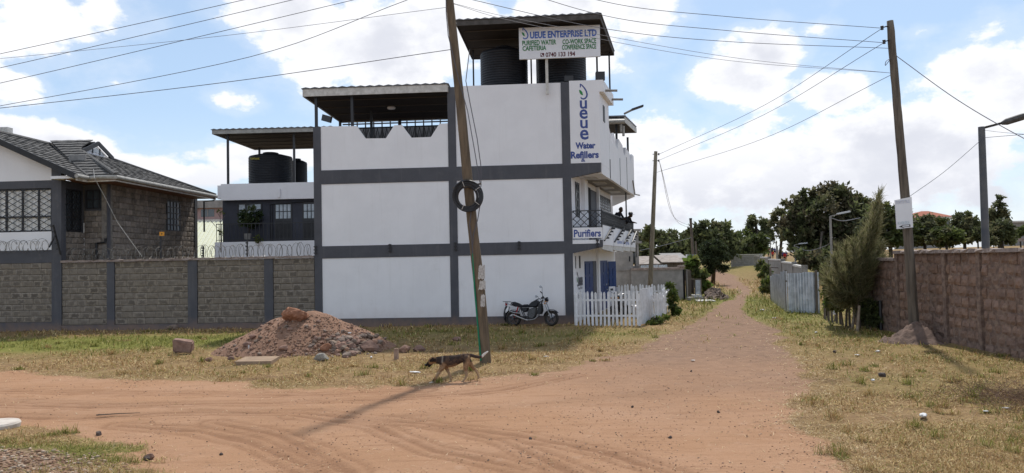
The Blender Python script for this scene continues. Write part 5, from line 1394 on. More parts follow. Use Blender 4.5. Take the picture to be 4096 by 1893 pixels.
# ---------------------------------------------------------------- grey houses left of the lane
M_RUST = mat('rusty_sheet', (.25, .215, .19), (.15, .11, .09), 2.5, rough=.7)
def grey_yard():
    f = FR((0, 45.0), (1, .0))
    T = thing('grey_house', 'unfinished grey cement house behind the picket fence', 'house', (6.5, 46, 0))
    def R_(a, b, n0, n1, nm, m, par): mb = MB(); f.rect(mb, a, b, n0, n1); return mb.build(nm, m, par)
    z = lambda y, x=2500: f.sz(x, y)[1]; s = lambda x, y=1080: f.sz(x, y)[0]
    MB().obox(f, s(2380), s(2533), -5, 0, -.2, z(1005)).build('wall', M_CEMENT, T)
    MB().obox(f, s(2380), s(2533) + .003, .0, .05, z(1083), z(1076)).build('string_course', M_CEMENT, T)
    w = MB().obox(f, s(2517), s(2522), -.1, .012, z(1047), z(1026)).build('window', M_DARKIN, T)
    MB().obox(f, s(2533), s(2562), -4.6, -.3, -.2, z(1066)).build('wall', M_CEMENT, T)
    for a, b in ((2533, 2536), (2546, 2560)): MB().obox(f, s(a), s(b), -.6, -.25, z(1067), z(925)).build('column', M_CEMENT, T)
    MB().obox(f, s(2536), s(2546), -.45, -.35, z(1053), z(1015)).build('window', M_GLASS, T)
    MB().obox(f, s(2533) - .1, s(2562) + .1, -5, -.1, z(925), z(917)).build('roof_slab', M_CEMENT, T)
    MB().obox(f, s(2533) - .05, s(2562) + .15, -.6, -.15, z(975), z(965)).build('ledge', M_CEMENT, T)
    MB().obox(f, s(2549), s(2551.5), -.26, -.24, z(1030), z(980)).build('slit_window', M_DARKIN, T)
    W = thing('yard_wall', 'grey cement yard wall with coping left of the lane', 'wall', (8.5, 44.8, 0))
    zc = z(1080, 2620)
    MB().obox(f, s(2522), s(2727), -.2, .25, -.2, zc).build('wall_face', M_CEMENT, W)
    MB().obox(f, s(2524), s(2732), -.25, .32, zc, z(1071, 2620)).build('coping', M_COPING, W)
    MB().obox(f, s(2714), s(2735), -.3, .4, z(1071, 2620) + .003, z(1064, 2620)).build('coping_end', M_COPING, W)
    MB().obox(f, s(2742), s(2745), -.1, .26, 0, zc).build('door_post', M_CEMENT, W)
    MB().obox(f, s(2727), s(2742), -.25, -.2, 0, zc).build('doorway', M_DARKIN, W)
    x0 = f.P(s(2745), -.1, 0)
    for i in range(7):
        q = x0 + Vector((.11 * i, .28 * i, 0)); h = 1.75 + .08 * math.sin(i * 3)
        MB().box(q.x, q.x + .1, q.y, q.y + .22, 0, h).build('plank', M_WOODPOLE2, W)
    g = thing('zinc_gate', 'small corrugated zinc gate leaf by the yard wall', 'gate', f.P(s(2772), .4, .2))
    mb = MB(); zinc_sheet(mb, f.P(s(2772), .4, 0), f.P(s(2794), .4, 0), z(1181), z(1125), z(1125), .055, .012); mb.build('zinc_sheet', M_GALV, g)
    for x_ in (2771, 2795): MB().bar(f.P(s(x_), .45, 0), f.P(s(x_), .45, z(1120)), .05).build('post', M_WOODPOLE2, g)
    MB().bar(f.P(s(2745), .45, z(1121)), f.P(s(2796), .45, z(1122)), .05).build('rail', M_WOODPOLE2, g)
    st = MB().obox(f, s(2733), s(2792), .3, 1.1, -.1, .2).build('doorstep', M_CEMENT); tag(st, 'low cement doorstep in front of the yard doorway', 'step')
    st = MB().obox(f, s(2758), s(2790), .2, .8, .204, .33).build('stone_slab', M_FASCIA); tag(st, 'pale slab lying on the cement doorstep', 'slab')
    q = G(2818, 1207); st = MB().prism([(q.x - .5, q.y - .5, .0), (q.x + .45, q.y - .7, 0), (q.x + .5, q.y + .4, 0), (q.x - .5, q.y + .6, 0)], (0, 0, .09)).build('stone_slab', M_FASCIA); tag(st, 'pale flat slab on the grass before the rubble stones', 'slab')
    # shacks
    for i, (a, b, y0, y1, Y, lab, m) in enumerate(((2556, 2640, 1046, 1060, 60, 'low rusty sheet roof shack behind the yard wall beside the grey house', M_RUST), (2646, 2742, 1040, 1052, 63, 'low shack with pale weathered sheet roof behind the yard wall', M_RUST), (2660, 2750, 1028, 1036, 80, 'farther shack with dark roof edge beyond the yard wall', M_CEMENT))):
        k = thing('tin_shack', lab, 'shack', G(a, 1180), 'shacks behind the yard wall')
        g2 = FR((0, Y), (1, 0)); s_ = lambda x: g2.sz(x, 1060)[0]; z_ = lambda y: g2.sz((a + b) / 2, y)[1]
        MB().obox(g2, s_(a) + .1, s_(b) - .1, -3, -.1, -.1, z_(y1)).build('wall', M_WOODPOLE2 if i else M_CEMENT, k)
        MB().prism([g2.P(s_(a), .2, z_(y1) + .0), g2.P(s_(b), .2, z_(y1) + .0), g2.P(s_(b), -3.2, z_(y0) + .35), g2.P(s_(a), -3.2, z_(y0) + .35)], (0, 0, .08)).build('roof_sheet', m, k)
        if i == 0:
            for xa, xb in ((2560, 2630), (2632, 2665)):
                mb = MB(); zinc_sheet(mb, g2.P(s_(xa), .3, 0), g2.P(s_(xb), .3, 0), 1.2, z_(1062), z_(1060), .15, .03); mb.build('zinc_sheet', M_GALV, k)
    tt = thing('tote_tank', 'white caged water tote above the shack roofs', 'water tank', D(2768, 1036, 70))
    q = D(2768, 1030, 70); hw = 17 / 3000 * 70
    MB().box(q.x - hw, q.x + hw, q.y, q.y + .8, q.z - .45, q.z + .28).build('tank_body', M_GALV, tt)
    for i in range(5): MB().box(q.x - hw + i * hw / 2 - .02, q.x - hw + i * hw / 2 + .02, q.y - .04, q.y - .01, q.z - .45, q.z + .3).build('cage_bar', M_WIRE2, tt)
    MB().box(q.x - hw, q.x + hw, q.y, q.y + .8, 0, q.z - .46).build('stand', M_WOODPOLE2, tt)
grey_yard()

# ---------------------------------------------------------------- red roofed house on the rise
def red_house():
    Y = 150; f = FR((0, Y), (1, .05))
    zg = gz1(D(3740, 1000, Y).x, Y)
    T = thing('red_roofed_house', 'large house with red hipped roof beyond the trees', 'house', f.P(f.sz(3740, 950)[0], 0, zg))
    s = lambda x: f.sz(x, 880)[0]; z = lambda y: f.sz(3740, y)[1]
    MB().obox(f, s(3660), s(3808), -8, -.5, zg - 1, z(870)).build('wall', M_CEMENT, T)
    MB().obox(f, s(3730), s(3772), -.6, -.3, z(900), z(880)).build('balcony', M_WHITE, T)
    MB().obox(f, s(3776), s(3805), -.6, -.42, z(898), z(881)).build('window', M_GLASS, T)
    red = mat('red_roof', (.33, .10, .055), (.26, .085, .05), 3, rough=.85)
    a, b, c, d = f.P(s(3655), .5, z(868)), f.P(s(3813), .5, z(868)), f.P(s(3813), -9, z(868)), f.P(s(3655), -9, z(868))
    r0, r1 = f.P(s(3732), -4, z(840)), f.P(s(3762), -4, z(840))
    mb = MB(); mb.face([a, b, r1, r0]).face([b, c, r1]).face([c, d, r0, r1]).face([d, a, r0]); mb.build('roof', red, T)
    MB().obox(f, s(3654), s(3814), -9, .55, z(878), z(869)).build('fascia', M_FASCIA, T)
    t2 = thing('far_flat_house', 'pale flat topped house just showing at the right edge beyond trees', 'house', D(4090, 960, 170))
    q = D(4090, 918, 170); MB().box(q.x - 2, q.x + 9, q.y, q.y + 6, zg - 1, q.z + 1.6).build('wall', M_CEMENT, t2); MB().box(q.x - 2.5, q.x + 9.5, q.y - .5, q.y + 6.5, q.z + 1.6, q.z + 1.95).build('roof', M_FASCIA, t2)
red_house()
# ---------------------------------------------------------------- trees and shrubs
def leaf_cloud(ells, n, size, tints, clump=.26, nclump=None, shell=(.45, 1.0), droop=0.0, aspect=.5, flat=0.0):
    """leaf quads gathered in clumps through the ellipsoids' volumes"""
    ells = [(np.array(c, float), np.array(r, float)) for c, r in ells]
    vol = np.array([r[0] * r[1] + r[0] * r[2] for _, r in ells]); vol /= vol.sum()
    V, C, cents = [], [], []
    for (c, r), w in zip(ells, vol):
        k = max(6, int((nclump or 60) * w)); m = max(4, int(n * w / k))
        d = RNG.normal(size=(k, 3)); d /= np.linalg.norm(d, axis=1)[:, None]
        rad = RNG.uniform(shell[0], shell[1], k) ** .7
        cc = c + d * rad[:, None] * r; cents += list(cc)
        cr = clump * r.mean() * RNG.uniform(.6, 1.35, k)
        q = RNG.normal(size=(k, m, 3)) * .5; q[..., 2] *= .75
        p = cc[:, None] + q * cr[:, None, None]
        tint = np.asarray(tints)[RNG.integers(0, len(tints), (k, 1)) * np.ones((1, m), int)]
        tint = tint * RNG.uniform(.75, 1.25, (k, m, 1)) * RNG.uniform(.8, 1.2, (k, 1, 1))
        p = p.reshape(-1, 3); tint = tint.reshape(-1, 3)
        V.append(p); C.append(tint)
    P = np.concatenate(V); T = np.concatenate(C); N = len(P)
    a = RNG.normal(size=(N, 3)); a[:, 2] = a[:, 2] * (1 - flat) - droop; a /= np.linalg.norm(a, axis=1)[:, None]
    b = np.cross(a, RNG.normal(size=(N, 3))); b /= np.linalg.norm(b, axis=1)[:, None] + 1e-9
    s = size * RNG.uniform(.6, 1.3, N)[:, None]
    Q = np.stack([P, P + a * s * .5 + b * s * aspect * .5, P + a * s, P + a * s * .5 - b * s * aspect * .5], 1).reshape(-1, 3)
    return Q, np.repeat(T, 4, 0), cents
DARKG = [(.09, .105, .045), (.105, .12, .05), (.12, .135, .055), (.07, .082, .038), (.13, .125, .065)]
MIDG = [(.085, .11, .032), (.11, .135, .04), (.07, .09, .03), (.14, .15, .05)]
OLIVE = [(.12, .125, .06), (.09, .10, .045), (.155, .15, .075), (.10, .11, .06)]
BRIGHT = [(.10, .15, .03), (.15, .19, .04), (.07, .10, .025), (.20, .21, .06)]
BROWNG = [(.105, .092, .055), (.08, .072, .04), (.07, .075, .036), (.12, .105, .06)]
def tree(name, label, cat, base, ells, n, size, tints, trunk=.15, group=None, limbs=7, nclump=60, lean=None, wood=None, **kw):
    """base: foot of the trunk; ells: [(centre, radii)] in world space"""
    base = Vector(base)
    T = thing(name, label, cat, base, group)
    Q, C, cents = leaf_cloud(ells, n, size, tints, nclump=nclump, **kw)
    np_mesh('crown', Q, np.arange(len(Q)), 4, M_LEAF, parent=T, colors={'tint': C})
    c0 = Vector(ells[0][0]); fork = base.lerp(Vector((c0.x, c0.y, c0.z - ells[0][1][2] * .55)), 1.0)
    if fork.z < base.z + .2: fork.z = base.z + .25
    w = wood or M_BARK
    mid = base.lerp(fork, .5) + Vector((random.uniform(-.2, .2) * trunk * 3, random.uniform(-.2, .2) * trunk * 3, 0))
    tr = MB().tube([base - Vector((0, 0, .2)), mid, fork], [trunk, trunk * .8, trunk * .62], 8).build('trunk', w, T, smooth=True)
    for i in range(limbs):
        e = Vector(tuple(random.choice(cents))); k = fork.lerp(e, .5) + Vector((0, 0, .12 * (e - fork).length))
        MB().tube([fork - Vector((0, 0, trunk)), k, e], [trunk * .34, trunk * .2, trunk * .07], 5).build('limb', w, T)
    return T
def px_ell(px, py, rx, ry, Y, depth=None):
    c = D(px, py, Y); k = Y / FPX
    return ((c.x, c.y, c.z), (rx * k, depth if depth else rx * k, ry * k))
def px_tree(name, label, cat, px, Y, ell_px, n, size, tints, trunk=.15, group=None, **kw):
    b = D(px, 1000, Y); z = gz1(b.x, b.y)
    return tree(name, label, cat, (b.x, b.y, z), [px_ell(*e, Y) if len(e) == 4 else px_ell(*e[:4], Y + e[4]) for e in ell_px], n, size, tints, trunk, group, **kw)
def make_trees():
    gl, gr = 'trees beyond the left side of the lane', 'trees on the rise behind the mud brick wall'
    px_tree('flat_topped_tree', 'dark spreading tree behind the far pole, above the dark round shrub', 'tree', 2850, 95, [(2842, 922, 68, 36), (2895, 908, 34, 20), (2795, 945, 46, 40), (2850, 985, 100, 60), (2900, 960, 60, 40)], 5200, .62, DARKG, .3, gl, nclump=90)
    px_tree('bushy_tree', 'mid green bushy tree beyond the low far wall', 'tree', 2945, 112, [(2945, 960, 60, 42), (2915, 985, 70, 46), (2990, 990, 60, 52), (2950, 1000, 90, 40)], 6000, .62, MIDG + DARKG, .3, gl, nclump=80)
    px_tree('eucalyptus_tree', 'tall loose eucalyptus with airy top left of the big dark tree', 'tree', 3030, 125, [(3024, 888, 30, 30), (3062, 900, 24, 24), (3005, 915, 22, 34), (3040, 945, 52, 40), (3022, 978, 62, 44)], 6000, .6, OLIVE + DARKG, .35, gl, nclump=80, droop=.7)
    px_tree('slender_tree', 'thin airy tree just left of the big dark tree above the pedestrians', 'tree', 3115, 92, [(3138, 828, 20, 26), (3102, 852, 24, 24), (3120, 885, 34, 36), (3140, 930, 34, 44)], 3200, .42, OLIVE, .2, gl, nclump=50, droop=.8)
    px_tree('big_dark_tree', 'very large dark tree with uneven crown behind the zinc fence', 'tree', 3290, 70, [(3300, 860, 140, 85), (3325, 790, 80, 46), (3425, 800, 46, 40), (3450, 875, 80, 80), (3215, 850, 62, 62), (3228, 785, 32, 26), (3192, 915, 72, 76), (3355, 965, 165, 95), (3250, 985, 70, 60), (3440, 965, 90, 80), (3215, 1035, 60, 40, -8), (3300, 1045, 80, 40, -8), (3400, 1035, 80, 45, -8)], 27000, .46, DARKG + BROWNG, .55, None, nclump=330, limbs=12, clump=.3)
    px_tree('spreading_tree', 'layered mid green tree directly behind the board on the leaning pole', 'tree', 3560, 60, [(3550, 858, 65, 50), (3605, 895, 56, 54), (3505, 915, 70, 60), (3560, 940, 84, 42), (3470, 945, 50, 45)], 10000, .34, MIDG + OLIVE, .2, gr, nclump=120, flat=.6)
    px_tree('spreading_tree', 'layered tree right of the leaning pole in front of the red roofed house', 'tree', 3705, 66, [(3698, 905, 54, 46), (3735, 885, 42, 26), (3680, 940, 60, 40), (3715, 960, 60, 32)], 6500, .34, OLIVE + MIDG, .18, gr, nclump=90, flat=.6)
    px_tree('spreading_tree', 'lower tree below the red roof, right of the other layered tree', 'tree', 3790, 62, [(3780, 930, 44, 34), (3805, 952, 50, 30), (3755, 955, 46, 30)], 4600, .32, MIDG + OLIVE, .14, gr, nclump=70, flat=.6)
    px_tree('round_tree', 'round topped tree between red roofed house and lamp post', 'tree', 3860, 70, [(3858, 890, 46, 38), (3850, 925, 66, 46), (3885, 940, 50, 36)], 6000, .34, DARKG + OLIVE, .18, gr, nclump=90)
    px_tree('young_tree', 'small round tree directly left of the lamp post base', 'tree', 3912, 68, [(3910, 940, 24, 24), (3925, 925, 20, 20)], 1500, .3, DARKG, .1, gr, nclump=36)
    px_tree('eucalyptus_tree', 'tall ragged eucalyptus right of the lamp post', 'tree', 3998, 78, [(4000, 800, 13, 22), (3995, 835, 22, 26), (3965, 850, 22, 26), (4010, 870, 26, 28), (3975, 895, 30, 24)], 2600, .36, OLIVE, .22, gr, nclump=60, droop=.7)
    px_tree('dense_tree', 'dense dark tree at the foot of the ragged eucalyptus', 'tree', 4005, 72, [(4000, 920, 46, 40), (3980, 945, 46, 30), (4030, 945, 36, 28)], 4000, .34, DARKG, .2, gr, nclump=80)
    px_tree('roadside_bush', 'green bush at the right frame edge above the mud brick wall', 'bush', 4085, 85, [(4080, 930, 26, 18), (4110, 925, 30, 22), (4060, 945, 24, 16)], 1700, .36, MIDG, .1, gr, nclump=36)
    px_tree('roadside_bush', 'pale low bush under the eucalyptus beyond the wall', 'bush', 3975, 60, [(3975, 965, 16, 12)], 500, .3, OLIVE, .06, gr, nclump=14)
    px_tree('bushy_tree', 'low bushy tree between the low far wall and the lamps of the path', 'tree', 3030, 105, [(3015, 985, 46, 32), (2985, 1000, 36, 26), (3050, 965, 34, 30)], 2600, .5, MIDG + DARKG, .2, gl, nclump=60)
    # far wood left of the lane, one dark mass with ragged top
    ells = []
    for i in range(34):
        px = 2545 + i * 7.4 + random.uniform(-4, 4); top = 935 + 14 * math.sin(i * .9) + random.uniform(-10, 8) + (8 if px > 2700 else 0)
        ells.append(px_ell(px, top + 20, 12, 24, 128 + random.uniform(-8, 8)))
    for i in range(22): ells.append(px_ell(2545 + i * 14, 1005 + random.uniform(-10, 10), 24, 46, 122 + random.uniform(-6, 6)))
    Q, C, _ = leaf_cloud(ells, 9000, .75, DARKG, nclump=330)
    tag(np_mesh('far_woods', Q, np.arange(len(Q)), 4, M_LEAF, colors={'tint': C}, origin=(24, 125, 0)), 'dark far wood behind the shacks', kind='stuff')
    px_tree('bare_tree', 'thin airy tree rising above the far wood beside the third pole', 'tree', 2600, 110, [(2598, 918, 26, 16), (2625, 930, 20, 14), (2600, 945, 28, 22)], 900, .45, DARKG, .16, gl, nclump=30)
    # dark shrub tree by the lane
    b = G(2850, 1135)
    tree('round_shrub', 'big dark rounded shrub on a short stem at the lane bend', 'shrub', (b.x, b.y, 0), [px_ell(2855, 1020, 62, 56, 66), (px_ell(2830, 1050, 38, 50, 65.5)), px_ell(2880, 1050, 36, 44, 66.5), px_ell(2850, 985, 40, 28, 66)], 8500, .2, [(.032, .045, .02), (.045, .06, .025), (.06, .075, .03)], .22, None, nclump=140, shell=(.3, 1.0))
    # broad leaved papaya like plant by the yard
    b = G(2775, 1195)
    tree('broad_leaved_plant', 'broad leaved yellow green plant beside the yard wall doorway', 'plant', (b.x, b.y, 0), [px_ell(2770, 1045, 22, 14, 47), px_ell(2775, 1085, 26, 20, 47), px_ell(2810, 1100, 26, 16, 47.3), px_ell(2800, 1130, 24, 20, 47.3), px_ell(2820, 1150, 20, 16, 47.5)], 1000, .36, BRIGHT + MIDG, .08, None, nclump=46, aspect=.8, limbs=10)
    b = G(2690, 1262)
    tree('corner_bush', 'leafy green bush growing at the corner of the picket fence', 'bush', (b.x, b.y, 0), [px_ell(2680, 1148, 14, 22, 33.6), px_ell(2694, 1185, 20, 30, 33.4), px_ell(2684, 1215, 18, 30, 33.6), px_ell(2698, 1240, 22, 24, 33.2)], 1300, .15, BRIGHT + MIDG, .04, None, nclump=60)
    b = G(2610, 1300)
    tree('low_weed', 'low green weed clump at the foot of the picket gate', 'weed', (b.x, b.y, 0), [px_ell(2630, 1285, 32, 12, 29), px_ell(2600, 1293, 28, 9, 28.8), px_ell(2655, 1270, 18, 12, 29.6)], 900, .12, BRIGHT + MIDG, .02, None, nclump=40)
    # shrubs by the stick fence
    b = G(3310, 1262)
    tree('hedge_shrub', 'light green leafy shrub beside the edge of the zinc fence', 'shrub', (b.x, b.y, 0), [px_ell(3308, 1105, 22, 44, 27), px_ell(3322, 1165, 34, 46, 27), px_ell(3350, 1215, 52, 30, 27), px_ell(3298, 1065, 12, 20, 27), px_ell(3365, 1150, 40, 40, 26.6)], 4600, .13, BRIGHT + MIDG + DARKG, .06, None, nclump=110)
    b = G(3490, 1325)
    tree('hedge_shrub', 'dark green low shrub at the end of the mud brick wall', 'shrub', (b.x, b.y, 0), [px_ell(3475, 1250, 46, 56, 25.6), px_ell(3440, 1210, 26, 34, 26), px_ell(3495, 1290, 36, 34, 25.4)], 5200, .10, MIDG + DARKG, .05, None, nclump=120)
    for i, (px, py, rx, ry, Y) in enumerate(((3065, 1140, 16, 24, 47), (3060, 1085, 16, 22, 58), (3045, 1060, 14, 16, 66))):
        b = G(px, py + ry); tree('verge_bush', ('yellow green verge bush before the far end of the zinc fence', 'small green verge bush in front of the concrete lane wall', 'farther small bush beside the concrete lane wall')[i], 'bush', (b.x, Y, 0), [px_ell(px, py, rx, ry, Y), px_ell(px + 6, py + ry * .5, rx * 1.3, ry * .6, Y), px_ell(px - 8, py + ry * .7, rx, ry * .5, Y), px_ell(px + 3, py - ry * .7, rx * .6, ry * .6, Y)], 800, .24, BRIGHT + MIDG + OLIVE, .05, 'bushes along the lane wall', nclump=44, clump=.45)
    # feathery tree leaning over the wall
    b = G(3430, 1318, 0); base = Vector((b.x, 25.6, 0))
    T = thing('feathery_tree', 'feathery olive tree leaning towards the wooden pole over the mud wall', 'tree', base)
    root = D(3425, 1235, 25.6)
    tips = [(3522, 762), (3514, 795), (3520, 840), (3498, 870), (3474, 905), (3510, 905), (3446, 935), (3490, 950), (3415, 962), (3385, 985), (3425, 1000), (3355, 1000), (3335, 1030), (3370, 1035), (3312, 1060), (3300, 1095), (3335, 1080), (3360, 1080), (3305, 1140), (3325, 1175), (3345, 1130), (3375, 1120), (3400, 1060), (3440, 990), (3470, 1020), (3520, 970), (3530, 1025), (3500, 1060), (3420, 1090), (3350, 1200), (3390, 1170)]
    V, C = [], []
    tn = np.array([(.20, .19, .09), (.17, .165, .075), (.24, .22, .12), (.13, .14, .055), (.27, .24, .14)])
    for i, (px, py) in enumerate(tips * 2):
        tip = D(px + random.uniform(-14, 14) * (i >= len(tips)), py + random.uniform(-10, 26) * (i >= len(tips)), 25.6 + random.uniform(-.9, .9))
        ctl = root.lerp(tip, .5) + Vector((random.uniform(-.25, .1), random.uniform(-.2, .2), random.uniform(-.15, .25)))
        n = int(150 + 95 * (tip - root).length)
        t = RNG.uniform(.22, 1.0, n)[:, None]; r0, c0, t0 = [np.array(q) for q in (root, ctl, tip)]
        P = r0 * (1 - t) ** 2 + 2 * c0 * t * (1 - t) + t0 * t * t
        tg = 2 * (1 - t) * (c0 - r0) + 2 * t * (t0 - c0); tg /= np.linalg.norm(tg, axis=1)[:, None]
        P = P + RNG.normal(size=(n, 3)) * .10 * (1.15 - t)
        d = tg + RNG.normal(size=(n, 3)) * .42; d[:, 2] -= .12; d /= np.linalg.norm(d, axis=1)[:, None]
        s = np.cross(d, RNG.normal(size=(n, 3))); s /= np.linalg.norm(s, axis=1)[:, None]
        L = RNG.uniform(.16, .40, n)[:, None]; w = .010
        V.append(np.stack([P - s * w, P + s * w, P + d * L + s * w * .3, P + d * L - s * w * .3], 1).reshape(-1, 3))
        C.append(np.repeat(tn[RNG.integers(0, 5, n)] * RNG.uniform(.7, 1.25, n)[:, None], 4, 0))
        if i < 14: MB().tube([root, root.lerp(ctl, .7), Vector(tuple(.5 * (np.array(ctl) + np.array(tip))))], [.05, .03, .012], 5).build('limb', M_WOODPOLE2, T)
    V = np.concatenate(V); np_mesh('crown', V, np.arange(len(V)), 4, M_LEAF, parent=T, colors={'tint': np.concatenate(C)})
    MB().tube([base - Vector((0, 0, .1)), base.lerp(root, .5) + Vector((.05, 0, 0)), root], [.09, .08, .06], 8).build('trunk', M_WOODPOLE2, T)
    # plants of the annex balcony
    q = FA.P(FA.sz(1000, 900)[0], .35, FA.sz(1000, 960, .35)[1])
    k = 38 / FPX
    c = FA.W(1003, 862, .3)
    t = tree('balcony_plant', 'leafy potted plant on the annex balcony before the window', 'plant', q, [((c.x, c.y, c.z), (46 * k, .4, 38 * k)), ((c.x - .1, c.y, c.z - .35), (34 * k, .4, 26 * k))], 800, .2, [(.05, .08, .025), (.035, .055, .02), (.08, .10, .04)], .03, None, nclump=40, limbs=6)
    MB().lathe([(.0, 0), (.14, 0), (.19, .32), (.16, .32), (.15, .26), (0, .26)], (q.x, q.y, q.z), 14).build('pot', M_CEMENT, t)
    c = FA.W(1035, 960, 1.0); tree('balcony_weed', 'small trailing plant on the rim of the annex balcony wall', 'plant', FA.P(FA.sz(1035, 970, .95)[0], .95, FA.sz(1035, 968, .95)[1]), [((c.x, c.y, c.z + .08), (.22, .15, .2))], 90, .13, MIDG, .01, None, nclump=10, limbs=2)
    q = G(868, 1200); q = Vector((q.x * 35 / q.y, 35, 0))
    T = thing('leafless_sapling', 'thin almost leafless sapling before the end of the annex balcony', 'tree', D(880, 1000, 36) * 1)
    MB().tube([D(884, 1010, 36), D(883, 930, 36), D(880, 850, 36)], [.03, .022, .01], 5).build('stem', M_WOODPOLE2, T)
    for a, b in (((884, 920), (862, 905)), ((862, 905), (840, 880)), ((882, 890), (900, 862)), ((881, 870), (868, 850))): MB().tube([D(*a, 36), D(*b, 36)], [.014, .007], 4).build('twig', M_WOODPOLE2, T)
    Q, C, _ = leaf_cloud([px_ell(882, 850, 12, 12, 36), px_ell(886, 930, 8, 12, 36)], 50, .14, MIDG, nclump=12); np_mesh('leaves', Q, np.arange(len(Q)), 4, M_LEAF, parent=T, colors={'tint': C})
    # short stick fence under the feathery tree
    S = thing('stick_fence', 'rough stick fence under the feathery tree', 'fence', G(3370, 1300))
    for px, y1, h, ln in ((3300, 1278, 1.0, 0), (3314, 1284, 1.0, .03), (3330, 1290, 1.0, -.02), (3347, 1294, 1.05, .02), (3362, 1297, .95, 0), (3384, 1308, 1.05, .05), (3372, 1301, .9, -.05), (3400, 1312, .8, .0), (3338, 1288, .8, .1)):
        p = G(px, y1); MB().tube([p - Vector((0, 0, .1)), p + Vector((ln, .02, h * .5)), p + Vector((ln * 2.5, 0, h))], [.045, .04, .035], 6).build('stick', M_WOODPOLE2, S)
    for px, y1, tx, ty in ((3408, 1316, 3424, 1222), (3430, 1326, 3437, 1222)):
        p = G(px, y1); MB().tube([p, D(tx, ty, p.y)], [.05, .042], 6).build('stick', mat('pale_stick', (.34, .27, .21), (.22, .17, .13), 6, rough=.9), S)
    p = G(3524, 1322); MB().tube([p, p + Vector((0, 0, 1.0))], .05, 6).build('stick', M_BLACKMET, S)
    q = D(3338, 1250, 28.6); pl = MB().box(q.x - .075, q.x + .075, q.y - .02, q.y, q.z - .08, q.z + .08).build('notice_plate', M_SIGN); tag(pl, 'small white plate fixed to the rough stick fence', 'plate')
make_trees()
